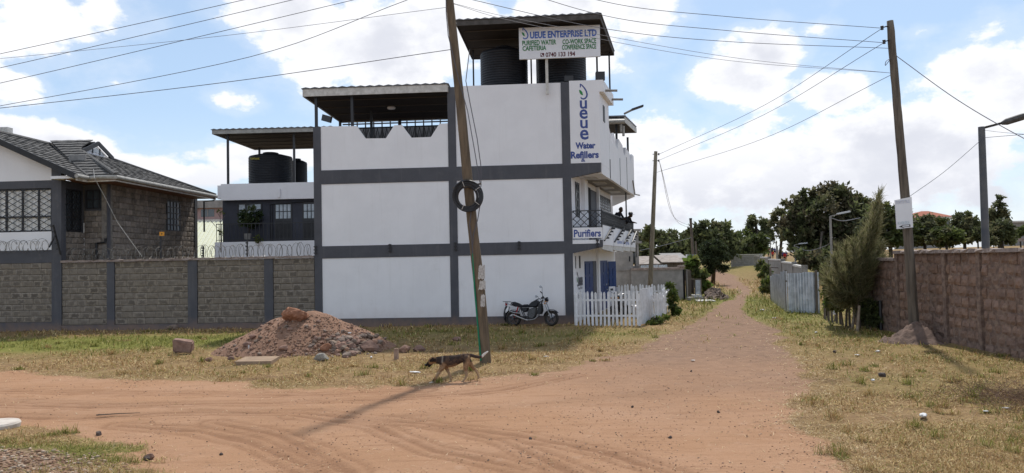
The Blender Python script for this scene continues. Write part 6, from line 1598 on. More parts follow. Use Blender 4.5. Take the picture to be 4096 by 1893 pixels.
# ---------------------------------------------------------------- utility poles, lamps and wires
def wire(pts, r, label, m=None, group=None, n=24):
    """smooth line through three or four world points"""
    P = [Vector(p) for p in pts]; out = []
    k = len(P)
    for i in range(n + 1):
        u = i / n * (k - 1); j = min(int(u), k - 2); t = u - j
        p0, p1, p2, p3 = P[max(j - 1, 0)], P[j], P[j + 1], P[min(j + 2, k - 1)]
        if j == 0: p0 = p1 * 2 - p2
        if j + 2 > k - 1: p3 = p2 * 2 - p1
        out.append(.5 * ((2 * p1) + (p2 - p0) * t + (2 * p0 - 5 * p1 + 4 * p2 - p3) * t * t + (3 * p1 - p0 - 3 * p2 + p3) * t ** 3))
    return tag(MB().tube(out, r, 5).build('overhead_wire', m or M_WIRE), label, 'wire', group)
def poles():
    # near pole
    base = G(1942, 1452); yy = lambda h: base.y - .085 * h
    T = thing('utility_pole', 'leaning brown wooden utility pole carrying a black cable coil', 'utility pole', base)
    def on(px, py):                          # point of the leaning pole axis seen at this pixel
        Y = base.y
        for _ in range(8): Y = yy(D(px, py, Y).z)
        return D(px, py, Y)
    ax = [base - Vector((0, 0, .3)), base, on(1921, 1180), on(1893, 930), on(1869, 700), on(1843, 430), on(1798, 0)]
    top = ax[-1] + (ax[-1] - ax[-2]).normalized() * 1.25; ax.append(top)
    rr = [.155, .15, .138, .13, .124, .118, .105, .095]
    fine, fr_ = [], []
    for i in range(len(ax) - 1):
        for k in range(4):
            fine.append(ax[i].lerp(ax[i + 1], k / 4)); fr_.append(rr[i] + (rr[i + 1] - rr[i]) * k / 4 + random.uniform(-.004, .004))
    MB().tube(fine + [top], fr_ + [.09], 14).build('shaft', M_WOODPOLE, T, smooth=True)
    st = MB(); f = FR((base.x, base.y), (1, 0))
    MB().tube([on(1892, 1012) + Vector((0, -.1, 0)), on(1899, 1150) + Vector((0, -.1, 0)), on(1912, 1300) + Vector((0, -.1, 0)), on(1924, 1440) + Vector((0, -.12, 0))], .022, 8).build('green_conduit', mat('green_plastic', (.01, .19, .10), None, rough=.5), T)
    for a, b, k in (((1906, 1062), (1941, 1116), 0), ((1908, 1122), (1944, 1158), 1), ((1921, 1178), (1940, 1226), 2)):
        c = on((a[0] + b[0]) / 2, (a[1] + b[1]) / 2); w, h = (b[0] - a[0]) / 3000 * c.y / 2, (b[1] - a[1]) / 3000 * c.y / 2
        m = MB(); n = 8; rad = .146
        ang = [-.5 - 1.0 * 0 + (i / n - .5) * 2 * w / rad for i in range(n + 1)]; a0 = -math.pi / 2
        for i in range(n):
            j0, j1 = [.12 * h * math.sin(q * 2.1 + k * 3) for q in (i, i + 1)]; t0, t1 = [.12 * h * math.cos(q * 1.7 + k * 2) for q in (i, i + 1)]
            P_ = lambda u, z: (c.x + rad * math.cos(u + a0 + .55), c.y + rad * math.sin(u + a0 + .55) * 1.0, c.z + z)
            m.face([P_(ang[i], -h + j0), P_(ang[i + 1], -h + j1), P_(ang[i + 1], h + t1), P_(ang[i], h + t0)])
        m.build('torn_poster', mat('torn_paper', (.55, .54, .52), (.30, .28, .26), 24, 8, rough=.9), T)
    # coil of cable on a crosspiece
    C = thing('cable_coil', 'coil of black cable hung on a crosspiece of the leaning pole', 'cable coil', on(1876, 790) + Vector((0, -.17, 0)))
    cc = on(1876, 787) + Vector((-.02, -.2, 0))
    for i in range(22):
        r = .235 + .007 * i + random.uniform(-.012, .012); dy = random.uniform(-.06, .06); dx, dz = random.uniform(-.02, .02), random.uniform(-.025, .02)
        pts = [cc + Vector((dx + r * math.cos(a) * .97, dy + .02 * math.sin(a * 2 + i), dz + r * math.sin(a) * 1.02)) for a in [2 * math.pi * q / 40 for q in range(41)]]
        MB().tube(pts, .013, 5).build('cable_loop', M_BLACKMET, C)
    MB().bar(on(1814, 756) + Vector((0, -.17, 0)), on(1927, 738) + Vector((0, -.17, 0)), .055, .04).build('crosspiece', M_WOODPOLE2, T)
    for a in (.6, 1.9, 4.3, 5.6):
        p = cc + Vector((.3 * math.cos(a), -.08, .3 * math.sin(a))); MB().bar(p - Vector((.07 * math.cos(a), 0, .07 * math.sin(a))), p + Vector((.07 * math.cos(a), 0, .07 * math.sin(a))), .012).build('tie', M_FASCIA, C)
    off = Vector((0, -.16, 0))
    def hang(pp, label, r=.011):
        tag(MB().tube([on(*p) + off for p in pp], r, 5).build('hanging_cable', M_WIRE), label, 'cable', 'cables on the leaning pole')
    hang([(1785, -60), (1787, 60), (1795, 150), (1812, 220), (1838, 330), (1872, 450), (1902, 620), (1922, 740)], 'black cable running down the leaning pole from its top to the coil')
    hang([(1880, 205), (1865, 330), (1884, 430), (1910, 560), (1925, 670), (1925, 750)], 'black cable bowing out right of the leaning pole above the coil')
    hang([(1922, 820), (1912, 880), (1895, 940), (1890, 1015)], 'black cable from the coil into the green conduit')
    hang([(1886, 850), (1880, 900), (1888, 960), (1893, 1015)], 'second thin cable between coil and green conduit')
    # right pole
    b = G(3658, 1333); b = Vector((11.75, 22.0, 0)); Yp = 22.0
    P2 = thing('utility_pole', 'tall leaning grey wooden pole standing against the mud brick wall', 'utility pole', b)
    ax = [D(3662, 1350, Yp), D(3655, 1290, Yp), D(3640, 1050, Yp), D(3622, 800, Yp), D(3595, 500, Yp), D(3578, 300, Yp), D(3560, 84, Yp)]
    fine, fr_ = [], []; rr = [.145, .14, .13, .128, .115, .108, .098]
    for i in range(6):
        for k in range(5): fine.append(ax[i].lerp(ax[i + 1], k / 5) + Vector((random.uniform(-.006, .006), 0, 0))); fr_.append(rr[i] + (rr[i + 1] - rr[i]) * k / 5 + random.uniform(-.005, .005))
    MB().tube(fine + [ax[6]], fr_ + [.09], 12).build('shaft', M_WOODPOLE2, P2, smooth=True)
    for px, py in ((3528, 112), (3536, 168)):
        q = D(px, py, Yp - .05)
        MB().lathe([(.0, -.07), (.05, -.05), (.035, 0), (.05, .05), (0, .07)], (q.x, q.y, q.z), 10).build('insulator', M_BLACKMET, P2)
        MB().tube([q, q + Vector((.12, .0, .04)), D(px + 32, py - 4, Yp)], .018, 6).build('hook', M_BLACKMET, P2)
    S = thing('pole_sign', 'faded white board with a black arrow on the tall pole by the mud brick wall', 'sign', D(3615, 916, Yp - .2))
    c4 = [D(3588, 916.5, Yp - .2), D(3652.7, 909.8, Yp - .2), D(3646.7, 787.5, Yp - .2), D(3579.5, 801, Yp - .2)]
    MB().prism(c4, (0, .03, 0)).build('board', M_SIGN, S)
    class SK:                               # the tilted board as a frame: u across, v up
        def P(s_, a, n, z): return c4[0] + (c4[1] - c4[0]) * a + (c4[3] - c4[0]) * z + Vector((0, -n, 0))
    sk = SK(); pale = mat('faded_blue', (.42, .45, .58), (.6, .62, .68), 30, rough=.6)
    text_mesh('SWITSTILE', sk, .05, .90, .855, .97, .006, pale, 'lettering', S, .02)
    text_mesh('RIVERSIDE', sk, .08, .80, .135, .24, .006, mat('faded_teal', (.36, .47, .55), (.6, .64, .66), 30, rough=.6), 'lettering', S, .01)
    MB().face([sk.P(a, .006, v) for a, v in ((.10, .065), (.40, .125), (.40, .115), (.83, .115), (.83, .035), (.40, .035), (.40, .02))]).build('arrow_mark', M_DARKTRIM, S)
    MB().face([sk.P(a, .009, v) for a, v in ((.33, .055), (.76, .055), (.76, .095), (.33, .095))]).build('arrow_strip', M_SIGN, S)
    # third and fourth poles
    b = G(2602, 1210); Y3 = 41.0
    P3 = thing('utility_pole', 'weathered wooden pole behind the picket fence', 'utility pole', (D(2600, 1200, Y3).x, Y3, 0))
    MB().tube([D(2597, 1215, Y3), D(2602, 1120, Y3), D(2613, 860, Y3), D(2623, 606, Y3)], [.135, .13, .115, .095], 10).build('shaft', mat('lichen_pole', (.27, .23, .17), (.15, .125, .09), 3, rough=.9, bump=.6, bscale=12, stretch=(5, 5, .6), stain=(.36, .34, .2), sscale=4, slo=.58, shi=.7), P3, smooth=True)
    for px, py in ((2635, 617), (2635, 643)):
        q = D(px, py, Y3); MB().lathe([(0, -.07), (.05, -.05), (.035, 0), (.05, .05), (0, .07)], (q.x, q.y, q.z), 8).build('insulator', M_WIRE2, P3); MB().tube([q - Vector((.34, 0, 0)), q], .02, 6).build('bolt', M_BLACKMET, P3)
    Y4 = 75
    P4 = thing('utility_pole', 'dark utility pole far beyond the yard beside the spreading tree', 'utility pole', (D(2778, 1150, Y4).x, Y4, 0))
    MB().tube([D(2780, 1125, Y4), D(2771, 1000, Y4), D(2762, 873, Y4)], [.17, .15, .13], 8).build('shaft', M_WOODPOLE2, P4)
    MB().bar(D(2757, 876, Y4 - .1), D(2768, 876, Y4 - .1), .12).build('cap_iron', M_BLACKMET, P4)
    P5 = thing('utility_pole', 'thin leaning stay post close to the dark far pole', 'utility pole', (D(2789, 1150, 78).x, 78, 0))
    MB().tube([D(2790, 1120, 78), D(2783, 965, 78)], [.11, .08], 6).build('shaft', M_WOODPOLE2, P5)
    # street lamps beyond the wall
    def lamp(px0, py0, px1, py1, hx, hy, Y, r, label, hw=.11):
        zb = gz1(D(px1, 1000, Y).x, Y)
        a, b_ = D(px1, py1, Y), D(px0, py0, Y); foot = Vector((a.x, a.y, zb))
        t = thing('street_lamp', label, 'street lamp', foot, 'street lamps beyond the lane wall')
        MB().tube([foot, a, b_], [r, r, r * .85], 8).build('post', M_CEMENT, t)
        h = D(hx, hy, Y); MB().tube([b_, h], r * .4, 6).build('arm', M_CEMENT, t)
        d = (h - b_).normalized(); MB().bar(b_.lerp(h, .4) + Vector((0, 0, .04)), h + d * .1, hw * 2, hw * .8).build('lamp_head', mat('lamp_head', (.48, .5, .52), None, rough=.4), t)
        return t
    lamp(3321, 866, 3327, 1050, 3392, 848, 42, .075, 'nearest street lamp above the zinc fence with its head towards the feathery tree')
    lamp(3178, 980, 3182, 1060, 3224, 973, 66, .07, 'street lamp before the foot of the big dark tree, left of the nearest lamp')
    lamp(3105, 975, 3108, 1055, 3094, 968, 84, .08, 'street lamp among the pedestrians with its head turned left', .16)
    lamp(3081, 958, 3083, 1030, 3070, 953, 104, .08, 'farthest street lamp above the pedestrians', .18)
    lamp(3110, 985, 3112, 1060, 3131, 976, 95, .07, 'street lamp among the pedestrians with its head turned right')
    Yl = 23.0; q = D(3943, 995, Yl)
    t = thing('street_lamp', 'tall dark street lamp behind the mud brick wall at the right edge', 'street lamp', (q.x, q.y, gz1(q.x, q.y)), 'street lamps beyond the lane wall')
    MB().tube([Vector((q.x, q.y, gz1(q.x, q.y))), q, D(3926, 508, Yl)], [.115, .11, .095], 12).build('post', mat('dark_lamp_paint', (.075, .08, .095), (.11, .11, .115), 3, rough=.5), t)
    MB().tube([D(3924, 514, Yl), D(3970, 502, Yl - .1), D(4015, 490, Yl - .2)], .04, 8).build('arm', M_BLACKMET, t)
    a, b_ = D(4006, 494, Yl - .2), D(4140, 452, Yl - .5)
    MB().tube([a, a.lerp(b_, .15), a.lerp(b_, .6), b_], [.05, .10, .105, .07], 8).build('lamp_head', mat('lamp_dark', (.10, .10, .10), (.06, .055, .05), 9, rough=.7, bump=.3), t)
    # overhead wires
    gL, gR, gF = 'wires running left from the leaning pole', 'wires between the two tall poles', 'wires around the right pole'
    pt = lambda px, py: on(px, py)
    def left(lab, y0, mid, end, r=.0085, Y0=21.0): wire([D(-260, y0[0], Y0 + .8), D(0, y0[1], Y0), D(*mid, 20.1), end], r, lab, None, gL)
    TP = lambda dz: top + Vector((0, 0, -dz))
    left('topmost wire running left from the leaning pole', (268, 216), (975, 0), TP(.05), .0085)
    left('second wire from the top running left from the leaning pole', (315, 272), (1170, 0), TP(.35))
    left('third wire from the top running left from the leaning pole', (372, 333), (1415, 0), TP(.7))
    left('lower heavy wire crossing the thin one left of the leaning pole', (462, 424), (1000, 228), D(1630, 0, 19), .0085)
    wire([D(-260, 258, 21.5), D(0, 235, 21), D(900, 143, 19.8), D(1786, 30, 18.1)], .006, 'thin pale wire running left below the leaning pole top', M_WIRE2, gL)
    wire([D(-260, 460, 21.5), D(0, 433, 21), D(900, 330, 19.8), pt(1808, 198)], .0095, 'lowest wire running left from the middle of the leaning pole', None, gL)
    def right(lab, pts, r=.0085, m=None): wire(pts, r, lab, m, gR, 32)
    ym = lambda px: 18.2 + (px - 1800) / 1750 * 3.8
    Dm = lambda px, py: D(px, py, ym(px))
    right('topmost wire between the two tall poles', [TP(.05), Dm(2400, 3), Dm(2900, 66), D(3524, 113, Yp)])
    right('second wire between the two tall poles', [TP(.4), Dm(2400, 59), Dm(2900, 122), D(3530, 171, Yp)])
    right('third wire between the two tall poles, passing in front of the roof board', [on(1803, -20), Dm(2400, 112), Dm(2900, 166), D(3562, 194, Yp)])
    right('upper thin wire drooping between the two tall poles', [on(1806, 12), Dm(2100, 82), Dm(2927, 230), D(3568, 293, Yp)], .006, M_WIRE2)
    right('lower thin wire drooping between the two tall poles', [on(1806, 14), Dm(2100, 95), Dm(2861, 236), D(3568, 293, Yp)], .006, M_WIRE2)
    def third(lab, a, mid, b_, r=.009, m=None): wire([D(*a, Yp), D(*mid, 31), D(*b_, Y3)], r, lab, m, gF)
    third('upper wire from the right pole down to the pole behind the picket fence', (3522, 118), (3050, 425), (2637, 617))
    third('lower wire from the right pole down to the pole behind the picket fence', (3528, 176), (3050, 462), (2637, 641))
    third('thin double wire from the right pole to the pole behind the picket fence', (3568, 298), (3050, 556), (2620, 692), .009, M_WIRE2)
    wire([D(3580, 220, Yp), D(3830, 400, 20), D(4100, 556, 18.2), D(4400, 700, 16)], .012, 'wire running from the right pole down to the right edge', M_WIRE2, gF)
    wire([D(3640, 785, Yp), D(3780, 685, 22.5), D(3925, 560, Yl)], .008, 'wire between the board on the right pole and the tall lamp', M_WIRE2, gF)
    wire([D(3930, 552, Yl), D(4010, 545, 22), D(4200, 530, 20)], .008, 'lower wire from the tall lamp to the right edge', M_WIRE2, gF)
    wire([D(3930, 520, Yl), D(4010, 530, 22), D(4200, 545, 20)], .006, 'upper thin wire from the tall lamp to the right edge', M_WIRE2, gF)
    wire([D(3567, 232, Yp), D(3545, 245, Yp - .1), D(3542, 262, Yp - .1), D(3560, 238, Yp)], .01, 'loose wire loop near the top of the right pole', None, gF)
    wire([D(2636, 640, Y3), D(2690, 860, 60), D(2762, 905, Y4)], .013, 'first slack wire from the picket fence pole to the dark far pole', M_WIRE2, gF)
    wire([D(2640, 655, Y3), D(2700, 875, 60), D(2764, 915, Y4)], .013, 'second slack wire from the picket fence pole to the dark far pole', M_WIRE2, gF)
    wire([D(2560, 1002, 60), D(2660, 980, 66), D(2768, 950, Y4)], .016, 'low service wire from the dark far pole across the shack roofs', M_WIRE2, gF)
    wire([D(3322, 872, 42), D(3370, 884, 43), D(3440, 872, 45)], .02, 'cable hanging from the nearest street lamp towards the feathery tree', M_WIRE2, gF)
    wire([D(3182, 985, 66), D(3230, 1003, 58), D(3300, 985, 48), D(3324, 965, 42)], .018, 'slack cable between the two nearest street lamps', M_WIRE, gF)
poles()
# ---------------------------------------------------------------- rubble heap, stones and litter
def rock_mesh(name, m, seed, sub=2, rough=.25, squash=(1, 1, 1), facet=True):
    bm = bmesh.new(); bmesh.ops.create_icosphere(bm, subdivisions=sub, radius=.5)
    rr = random.Random(seed); planes = [(Vector((rr.gauss(0, 1), rr.gauss(0, 1), rr.gauss(0, 1))).normalized(), rr.uniform(.26, .46)) for _ in range(9)]
    for v in bm.verts:
        if facet:
            for n, d in planes:
                k = v.co.dot(n) - d
                if k > 0: v.co -= n * k * .9
        from_ = v.co * 2.1 + Vector((seed * 3.7, 0, 0)); v.co *= 1 + .22 * mnoise.noise(from_) + .12 * mnoise.noise(from_ * 2.7) + .06 * mnoise.noise(from_ * 6.5) + rr.uniform(-rough, rough) * .14
        v.co = Vector((v.co.x * squash[0], v.co.y * squash[1], v.co.z * squash[2]))
    me = bpy.data.meshes.new(name); bm.to_mesh(me); bm.free(); me.materials.append(m)
    return me
M_ROCKP = mat('pink_rock', (.29, .18, .135), (.18, .105, .08), 6, 9, rough=.95, bump=.8, bscale=25, rand=.25, fine=.2)
M_ROCKG = mat('grey_rock', (.25, .19, .15), (.14, .10, .08), 6, 9, rough=.95, bump=.8, bscale=25, rand=.22, fine=.2)
M_CLAY = mat('red_clay_lump', (.33, .16, .095), (.23, .11, .068), 5, 10, rough=.95, bump=1.0, bscale=18, fine=.25)
M_HEAP = mat('red_earth', (.255, .145, .095), (.19, .108, .072), 2.2, 10, rough=.97, bump=1.0, bscale=20, stain=(.33, .20, .14), sscale=2.6, slo=.55, shi=.7, fine=.3)
M_STAIN = mat('dark_stone', (.075, .06, .055), (.12, .09, .075), 12, rough=.9, bump=.5, rand=.3)
HC = Vector((G(1195, 1400).x, 23.0, 0)); HC.x = (1195 - 2048 + 22) / FPX * 23.0
def heap_z(x, y):
    x = np.asarray(x, float) - HC.x; y = np.asarray(y, float) - HC.y
    a = np.arctan2(y, x); wob = 1 + .10 * (fbm(np.cos(a) * 2 + 5, np.sin(a) * 2 + 5, 91, 3) - .5) * 2
    r = np.sqrt((x / 2.72) ** 2 + (y / 2.1) ** 2) / wob
    z = 1.46 * np.clip(1.02 - np.sqrt(r * r + .035) * 1.0, -.1, 1) ** 1.0
    z = np.minimum(z, 1.07 + .1 * np.exp(-((x - .35) / .5) ** 2) - .12 * sstep(.2, -1.0, x))
    return z + .10 * (fbm(x * 2 + 9, y * 2 + 9, 95, 4) - .5) + .05 * (fbm(x * 7, y * 7, 97, 3) - .5)
def rubble():
    n, m = 130, 90
    X, Y = np.meshgrid(np.linspace(HC.x - 3.3, HC.x + 3.3, n), np.linspace(HC.y - 2.6, HC.y + 2.6, m)); X, Y = X.ravel(), Y.ravel()
    Z = heap_z(X, Y); g = gz(X, Y); Z = np.where(Z < g - .04, g - .06, Z)
    i = np.arange(n * m).reshape(m, n); F = np.stack([i[:-1, :-1], i[:-1, 1:], i[1:, 1:], i[1:, :-1]], -1).reshape(-1, 4)
    keep = (Z[F] > g[F] - .05).any(1)
    o = np_mesh('rubble_heap', np.stack([X, Y, Z], -1), F[keep].reshape(-1), 4, M_HEAP, smooth=True, origin=(HC.x, HC.y, 0)); tag(o, 'heap of red earth and broken stones in front of the stone fence', 'rubble heap')
    pk = [rock_mesh('stone', M_ROCKP, s, 2, .3, (1, .8, .62)) for s in range(5)]; gk = [rock_mesh('stone', M_ROCKG, s + 20, 2, .3, (1, .85, .66)) for s in range(5)]
    def put(name, me, x, y, s, label, cat='stone', group=None, z=None, rot=None, sink=.3, dims=(1, 1, 1)):
        z = (max(float(heap_z(np.array([x]), np.array([y]))[0]), gz1(x, y)) if z is None else z) + s * (.5 - sink) * .6
        o = place(name, me, None, (x, y, z), rot or (random.uniform(-.5, .5), random.uniform(-.5, .5), random.uniform(0, 6.28)), tuple(s * d for d in dims)); return tag(o, label, cat, group)
    # the pile of grey and pink stones on the right foot of the heap
    k = 0
    while k < 165:
        px, py = random.gauss(1395, 75), random.gauss(1385, 26)
        if not (1225 < px < 1545 and 1318 < py < 1440): continue
        x, y = hit_heap(px, py)
        s = random.choice((.10, .13, .16, .2, .3)) * random.uniform(.8, 1.2)
        gq = random.random() < .6
        put('stone', random.choice(gk if gq else pk), x, y, s, 'broken grey stone in the loose stones at the right foot of the red heap' if gq else 'broken pinkish stone in the loose stones at the right foot of the red heap', group='loose grey stones on the heap' if gq else 'loose pink stones on the heap'); k += 1
    for _ in range(95):
        px, py = random.uniform(880, 1480), random.uniform(1275, 1435)
        q = hit_heap(px, py)
        if q is None or float(heap_z(np.array([q[0]]), np.array([q[1]]))[0]) < .02: continue
        put('stone', random.choice(pk if random.random() < .7 else gk), *q, random.uniform(.07, .17), 'small stone scattered over the red earth slope of the heap', group='small stones on the heap slope')
    # named bigger ones
    b = D(1185, 1266, 22.4); bm = rock_mesh('boulder', M_CLAY, 8, 4, .3, (1.02, .9, .80))
    o = place('clay_boulder', bm, None, (b.x, b.y, b.z), (0, .08, .3), (.78, .66, .74)); tag(o, 'big orange red clay boulder on top of the heap', 'boulder')
    for px, py, s, me, lab in ((1475, 1405, .62, pk[0], 'large flat pink stone at the right foot of the heap'), (1365, 1392, .34, pk[1], 'rounded pinkish stone in the middle of the loose stones'), (1392, 1362, .30, gk[2], 'rounded grey pink stone at the upper edge of the loose stones'),
                               (1010, 1355, .26, pk[2], 'pale pink stone on the left slope of the heap'), (990, 1385, .28, pk[3], 'flat pale stone low on the left slope of the heap'), (1135, 1402, .30, pk[4], 'dark red stone at the front foot of the heap'), (1300, 1400, .36, M_CLAY, 'orange brown clay lump among the loose stones'),
                               (1620, 1412, .42, pk[2], 'left one of the pink rocks in the dry grass by the wooden stub'), (1675, 1408, .40, pk[0], 'right one of the pink rocks in the dry grass by the wooden stub'), (1828, 1365, .30, pk[3], 'reddish rock in the grass left of the leaning pole'), (690, 1322, .5, gk[1], 'flat brown stone lying at the foot of the charcoal fence plinth'),
                               (925, 1440, .22, pk[1], 'pink stone in the grass at the left foot of the heap'), (835, 1448, .26, pk[4], 'reddish flat stone between the square block and the slab'), (715, 1412, .36, gk[0], 'grey rock under the square pink block')):
        q = hit_heap(px, py)
        if isinstance(me, bpy.types.Material): me = rock_mesh('clod', me, 9, 3, .2, (1, .85, .7))
        put('stone', me, *q, s, lab, 'stone', sink=.2, rot=(random.uniform(-.2, .2), random.uniform(-.2, .2), random.uniform(-.5, .5)))
    q = G(735, 1418); bl = MB(); s = .17
    sb = MB().hexa([(-.42, -.3, -.2), (.40, -.32, -.24), (.44, .3, -.2), (-.4, .28, -.2), (-.47, -.26, .25), (.45, -.24, .13), (.42, .27, .16), (-.43, .25, .22)]); me_ = bpy.data.meshes.new('square_block'); me_.from_pydata(sb.v, [], sb.f); me_.materials.append(M_ROCKP)
    bv = bmesh.new(); bv.from_mesh(me_); bmesh.ops.bevel(bv, geom=bv.edges[:], offset=.045, segments=2, affect='EDGES'); bv.to_mesh(me_); bv.free()
    o = place('square_block', me_, None, (q.x, q.y, .27), (.12, .05, .2), (.62, .6, .85)); tag(o, 'squarish pink stone block resting on a grey rock in the grass', 'stone block')
    q = G(1288, 1448); o = place('concrete_lump', rock_mesh('concrete_lump', mat('pale_concrete', (.33, .305, .265), (.24, .22, .195), 5, rough=.95, bump=.5), 15, 2, .15, (1, .7, .7)), None, (q.x, q.y, .1), (.5, .2, .4), (.42, .34, .42)); tag(o, 'pale grey angular concrete lump before the loose stones', 'rubble')
    a = [G(938, 1462), G(1085, 1460), G(1120, 1439), G(985, 1441)]
    o = MB().prism([p + Vector((0, 0, .0)) for p in a], (0, 0, .10)).build('concrete_slab', mat('dusty_slab', (.33, .235, .16), (.25, .175, .12), 4, 8, rough=.95, bump=.6, bscale=30)); tag(o, 'flat dusty concrete slab in the dry grass before the heap', 'slab')
    q = G(1584, 1440); o = MB().prism([(q.x - .05, q.y - .02, 0), (q.x + .06, q.y - .04, 0), (q.x + .07, q.y + .04, 0), (q.x - .04, q.y + .05, 0)], (.0, .01, .30)).build('wooden_stub', mat('pale_stub', (.36, .25, .19), (.26, .17, .13), 6, rough=.9)); tag(o, 'short weathered wooden stub standing right of the heap', 'stake')
    # pebbles: the countless small stuff
    tm = [rock_mesh('pebble', M_ROCKP, 70 + i, 1, .3, (1, .8, .6)) for i in range(3)]
    def pebbles(name, label, P, S, cols):
        Vs, Fs, Cs = [], [], []; off = 0
        base = [np.array([v.co[:] for v in t.vertices]) for t in tm]; fb = [np.array([p.vertices[:] for p in t.polygons]) for t in tm]
        for i, (p, s) in enumerate(zip(P, S)):
            b = base[i % 3]; a = random.uniform(0, 6.28); c, sn = math.cos(a), math.sin(a)
            v = b * s * np.array([random.uniform(.7, 1.3), 1, random.uniform(.7, 1.2)]); v = np.stack([v[:, 0] * c - v[:, 1] * sn, v[:, 0] * sn + v[:, 1] * c, v[:, 2]], -1)
            Vs.append(v + np.array(p)); Fs.append(fb[i % 3] + off); off += len(b); Cs.append(np.tile(np.array(random.choice(cols)) * random.uniform(.7, 1.25), (len(b), 1)))
        tag(np_mesh(name, np.concatenate(Vs), np.concatenate(Fs).ravel(), 3, M_PEB, colors={'tint': np.concatenate(Cs)}), label, kind='stuff')
    cp, cgk = [(.29, .185, .13), (.22, .135, .095), (.33, .23, .17), (.25, .145, .095)], [(.10, .075, .065), (.14, .10, .085), (.20, .13, .10), (.30, .22, .17)]
    P, S = [], []
    while len(P) < 2300:
        px, py = random.uniform(860, 1560), random.uniform(1262, 1450)
        if random.random() < .45: px, py = random.gauss(1390, 80), random.gauss(1388, 30)
        q = hit_heap(px, py)
        if q is None: continue
        z = float(heap_z(np.array([q[0]]), np.array([q[1]]))[0])
        if z < -.03: continue
        P.append((q[0], q[1], max(z, gz1(*q)) + .008)); S.append(random.uniform(.025, .085))
    pebbles('heap_gravel', 'small stones and grit on the rubble heap', P, S, cp)
    X = RNG.uniform(-7.5, -2.6, 9000); Y = RNG.uniform(6.5, 10.7, 9000); isl = signed(X, Y, ISLE)
    k_ = (sstep(.25, .8, isl + .9 * (fbm(X * 1.3, Y * 1.3, 77, 3) - .5)) * sstep(10.75, 10.2, Y) > RNG.random(9000)); X, Y = X[k_][:2600], Y[k_][:2600]; Z = gz(X, Y)
    pebbles('verge_gravel', 'broken gravel at the near left verge', list(zip(X, Y, Z + .01)), RNG.uniform(.025, .075, len(X)), [(.33, .22, .15), (.24, .145, .095), (.42, .33, .25), (.28, .17, .11)])
    Y = 1 / RNG.uniform(1 / 34., 1 / 8.7, 2600); X = RNG.uniform(-.7, .7, 2600) * Y; rd = signed(X, Y, ROAD); isl = signed(X, Y, ISLE)
    w = np.where(X > -1, 1, .35); k_ = (rd > .05) & (isl < -.1) & (RNG.random(2600) < w * sstep(.35, .62, fbm(X * .8, Y * .8, 303, 4))); X, Y = X[k_], Y[k_]; Z = gz(X, Y)
    pebbles('road_pebbles', 'dark pebbles and grit on the dirt road', list(zip(X, Y, Z + .004)), RNG.uniform(.012, .034, len(X)) * (Y / 11) ** .5, cgk)
    Y = 1 / RNG.uniform(1 / 26., 1 / 8.7, 9000); X = RNG.uniform(-.7, .7, 9000) * Y; rd = signed(X, Y, ROAD); isl = signed(X, Y, ISLE)
    k_ = (rd > -.2) & (isl < -.05) & (RNG.random(9000) < sstep(.3, .65, fbm(X * .7, Y * .7, 211, 3))); X, Y = X[k_], Y[k_]; Z = gz(X, Y)
    pebbles('road_clods', 'small dry clods of earth on the dirt road', list(zip(X, Y, Z + .003)), RNG.uniform(.012, .032, len(X)) * (Y / 11) ** .5, [(.42, .26, .17), (.34, .19, .115), (.27, .15, .09), (.48, .33, .23), (.24, .15, .11)])
    ds = [rock_mesh('stone', M_STAIN, 90 + i, 2, .3, (1, .8, .7)) for i in range(4)]
    for px, py, s, lab in ((395, 1743, .12, 'dark brown stone on the dirt road near the left verge'), (588, 1843, .10, 'flat brown stone at the edge of the near left gravel'), (500, 1838, .0, ''), (2530, 1632, .07, 'dark stone on the dirt road below the picket fence'), (3340, 1414, .15, 'dark stone in the grass of the right verge'), (2765, 1489, .07, 'dark stone in the middle of the lane'), (2680, 1753, .07, 'small black stone on the near dirt road, right of centre'), (3530, 1513, .17, 'dark burnt tuft of earth in the right grass verge'), (2875, 1650, .07, 'small black stone on the dirt road towards the right verge'), (884, 1820, .06, 'small black stone by the curved tyre tracks'), (2122, 1757, .06, 'small black stone at the lower middle of the dirt road')):
        if s: q = G(px, py); put('stone', random.choice(ds), q.x, q.y, s, lab, z=gz1(q.x, q.y), sink=.15)
    q = G(600, 1838); put('stone', pk[1], q.x - .02, q.y, .16, 'flat pinkish stone on the dirt beside the near left gravel', z=gz1(q.x, q.y), sink=.2)
    # white well ring at the left edge
    q = G(-20, 1722); T = thing('concrete_ring', 'whitish round concrete cover at the left edge of the road', 'concrete cover', (q.x, q.y, 0))
    MB().lathe([(.33, -.1), (.35, .05), (.33, .08), (0, .085)], (q.x - .02, q.y + .05, gz1(q.x, q.y)), 28).build('cover', mat('pale_cover', (.55, .50, .44), (.44, .38, .33), 6, rough=.9), T)
    # dirt mound round the right pole
    c = Vector((11.55, 21.75, 0)); n = 44
    X, Y = np.meshgrid(np.linspace(c.x - 1.2, c.x + .62, n), np.linspace(c.y - 1.2, c.y + .9, n)); X, Y = X.ravel(), Y.ravel()
    r = np.sqrt(((X - c.x - .1) / .95) ** 2 + ((Y - c.y) / .95) ** 2); Z = .58 * np.clip(1.05 - r ** .8, -.2, 1) + .30 * (fbm(X * 3, Y * 3, 133, 4) - .5) * (r < 1.1) + .16 * (fbm(X * 11, Y * 11, 137, 3) - .5)
    i = np.arange(n * n).reshape(n, n); F = np.stack([i[:-1, :-1], i[:-1, 1:], i[1:, 1:], i[1:, :-1]], -1).reshape(-1, 4)
    tag(np_mesh('earth_mound', np.stack([X, Y, np.maximum(Z, -.1)], -1), F.reshape(-1), 4, mat('grey_brown_earth', (.17, .115, .09), (.11, .075, .06), 4, 10, rough=.97, bump=1, bscale=22, fine=.3), smooth=True, origin=(c.x, c.y, 0)), 'mound of dug earth at the foot of the tall right pole', 'earth mound')
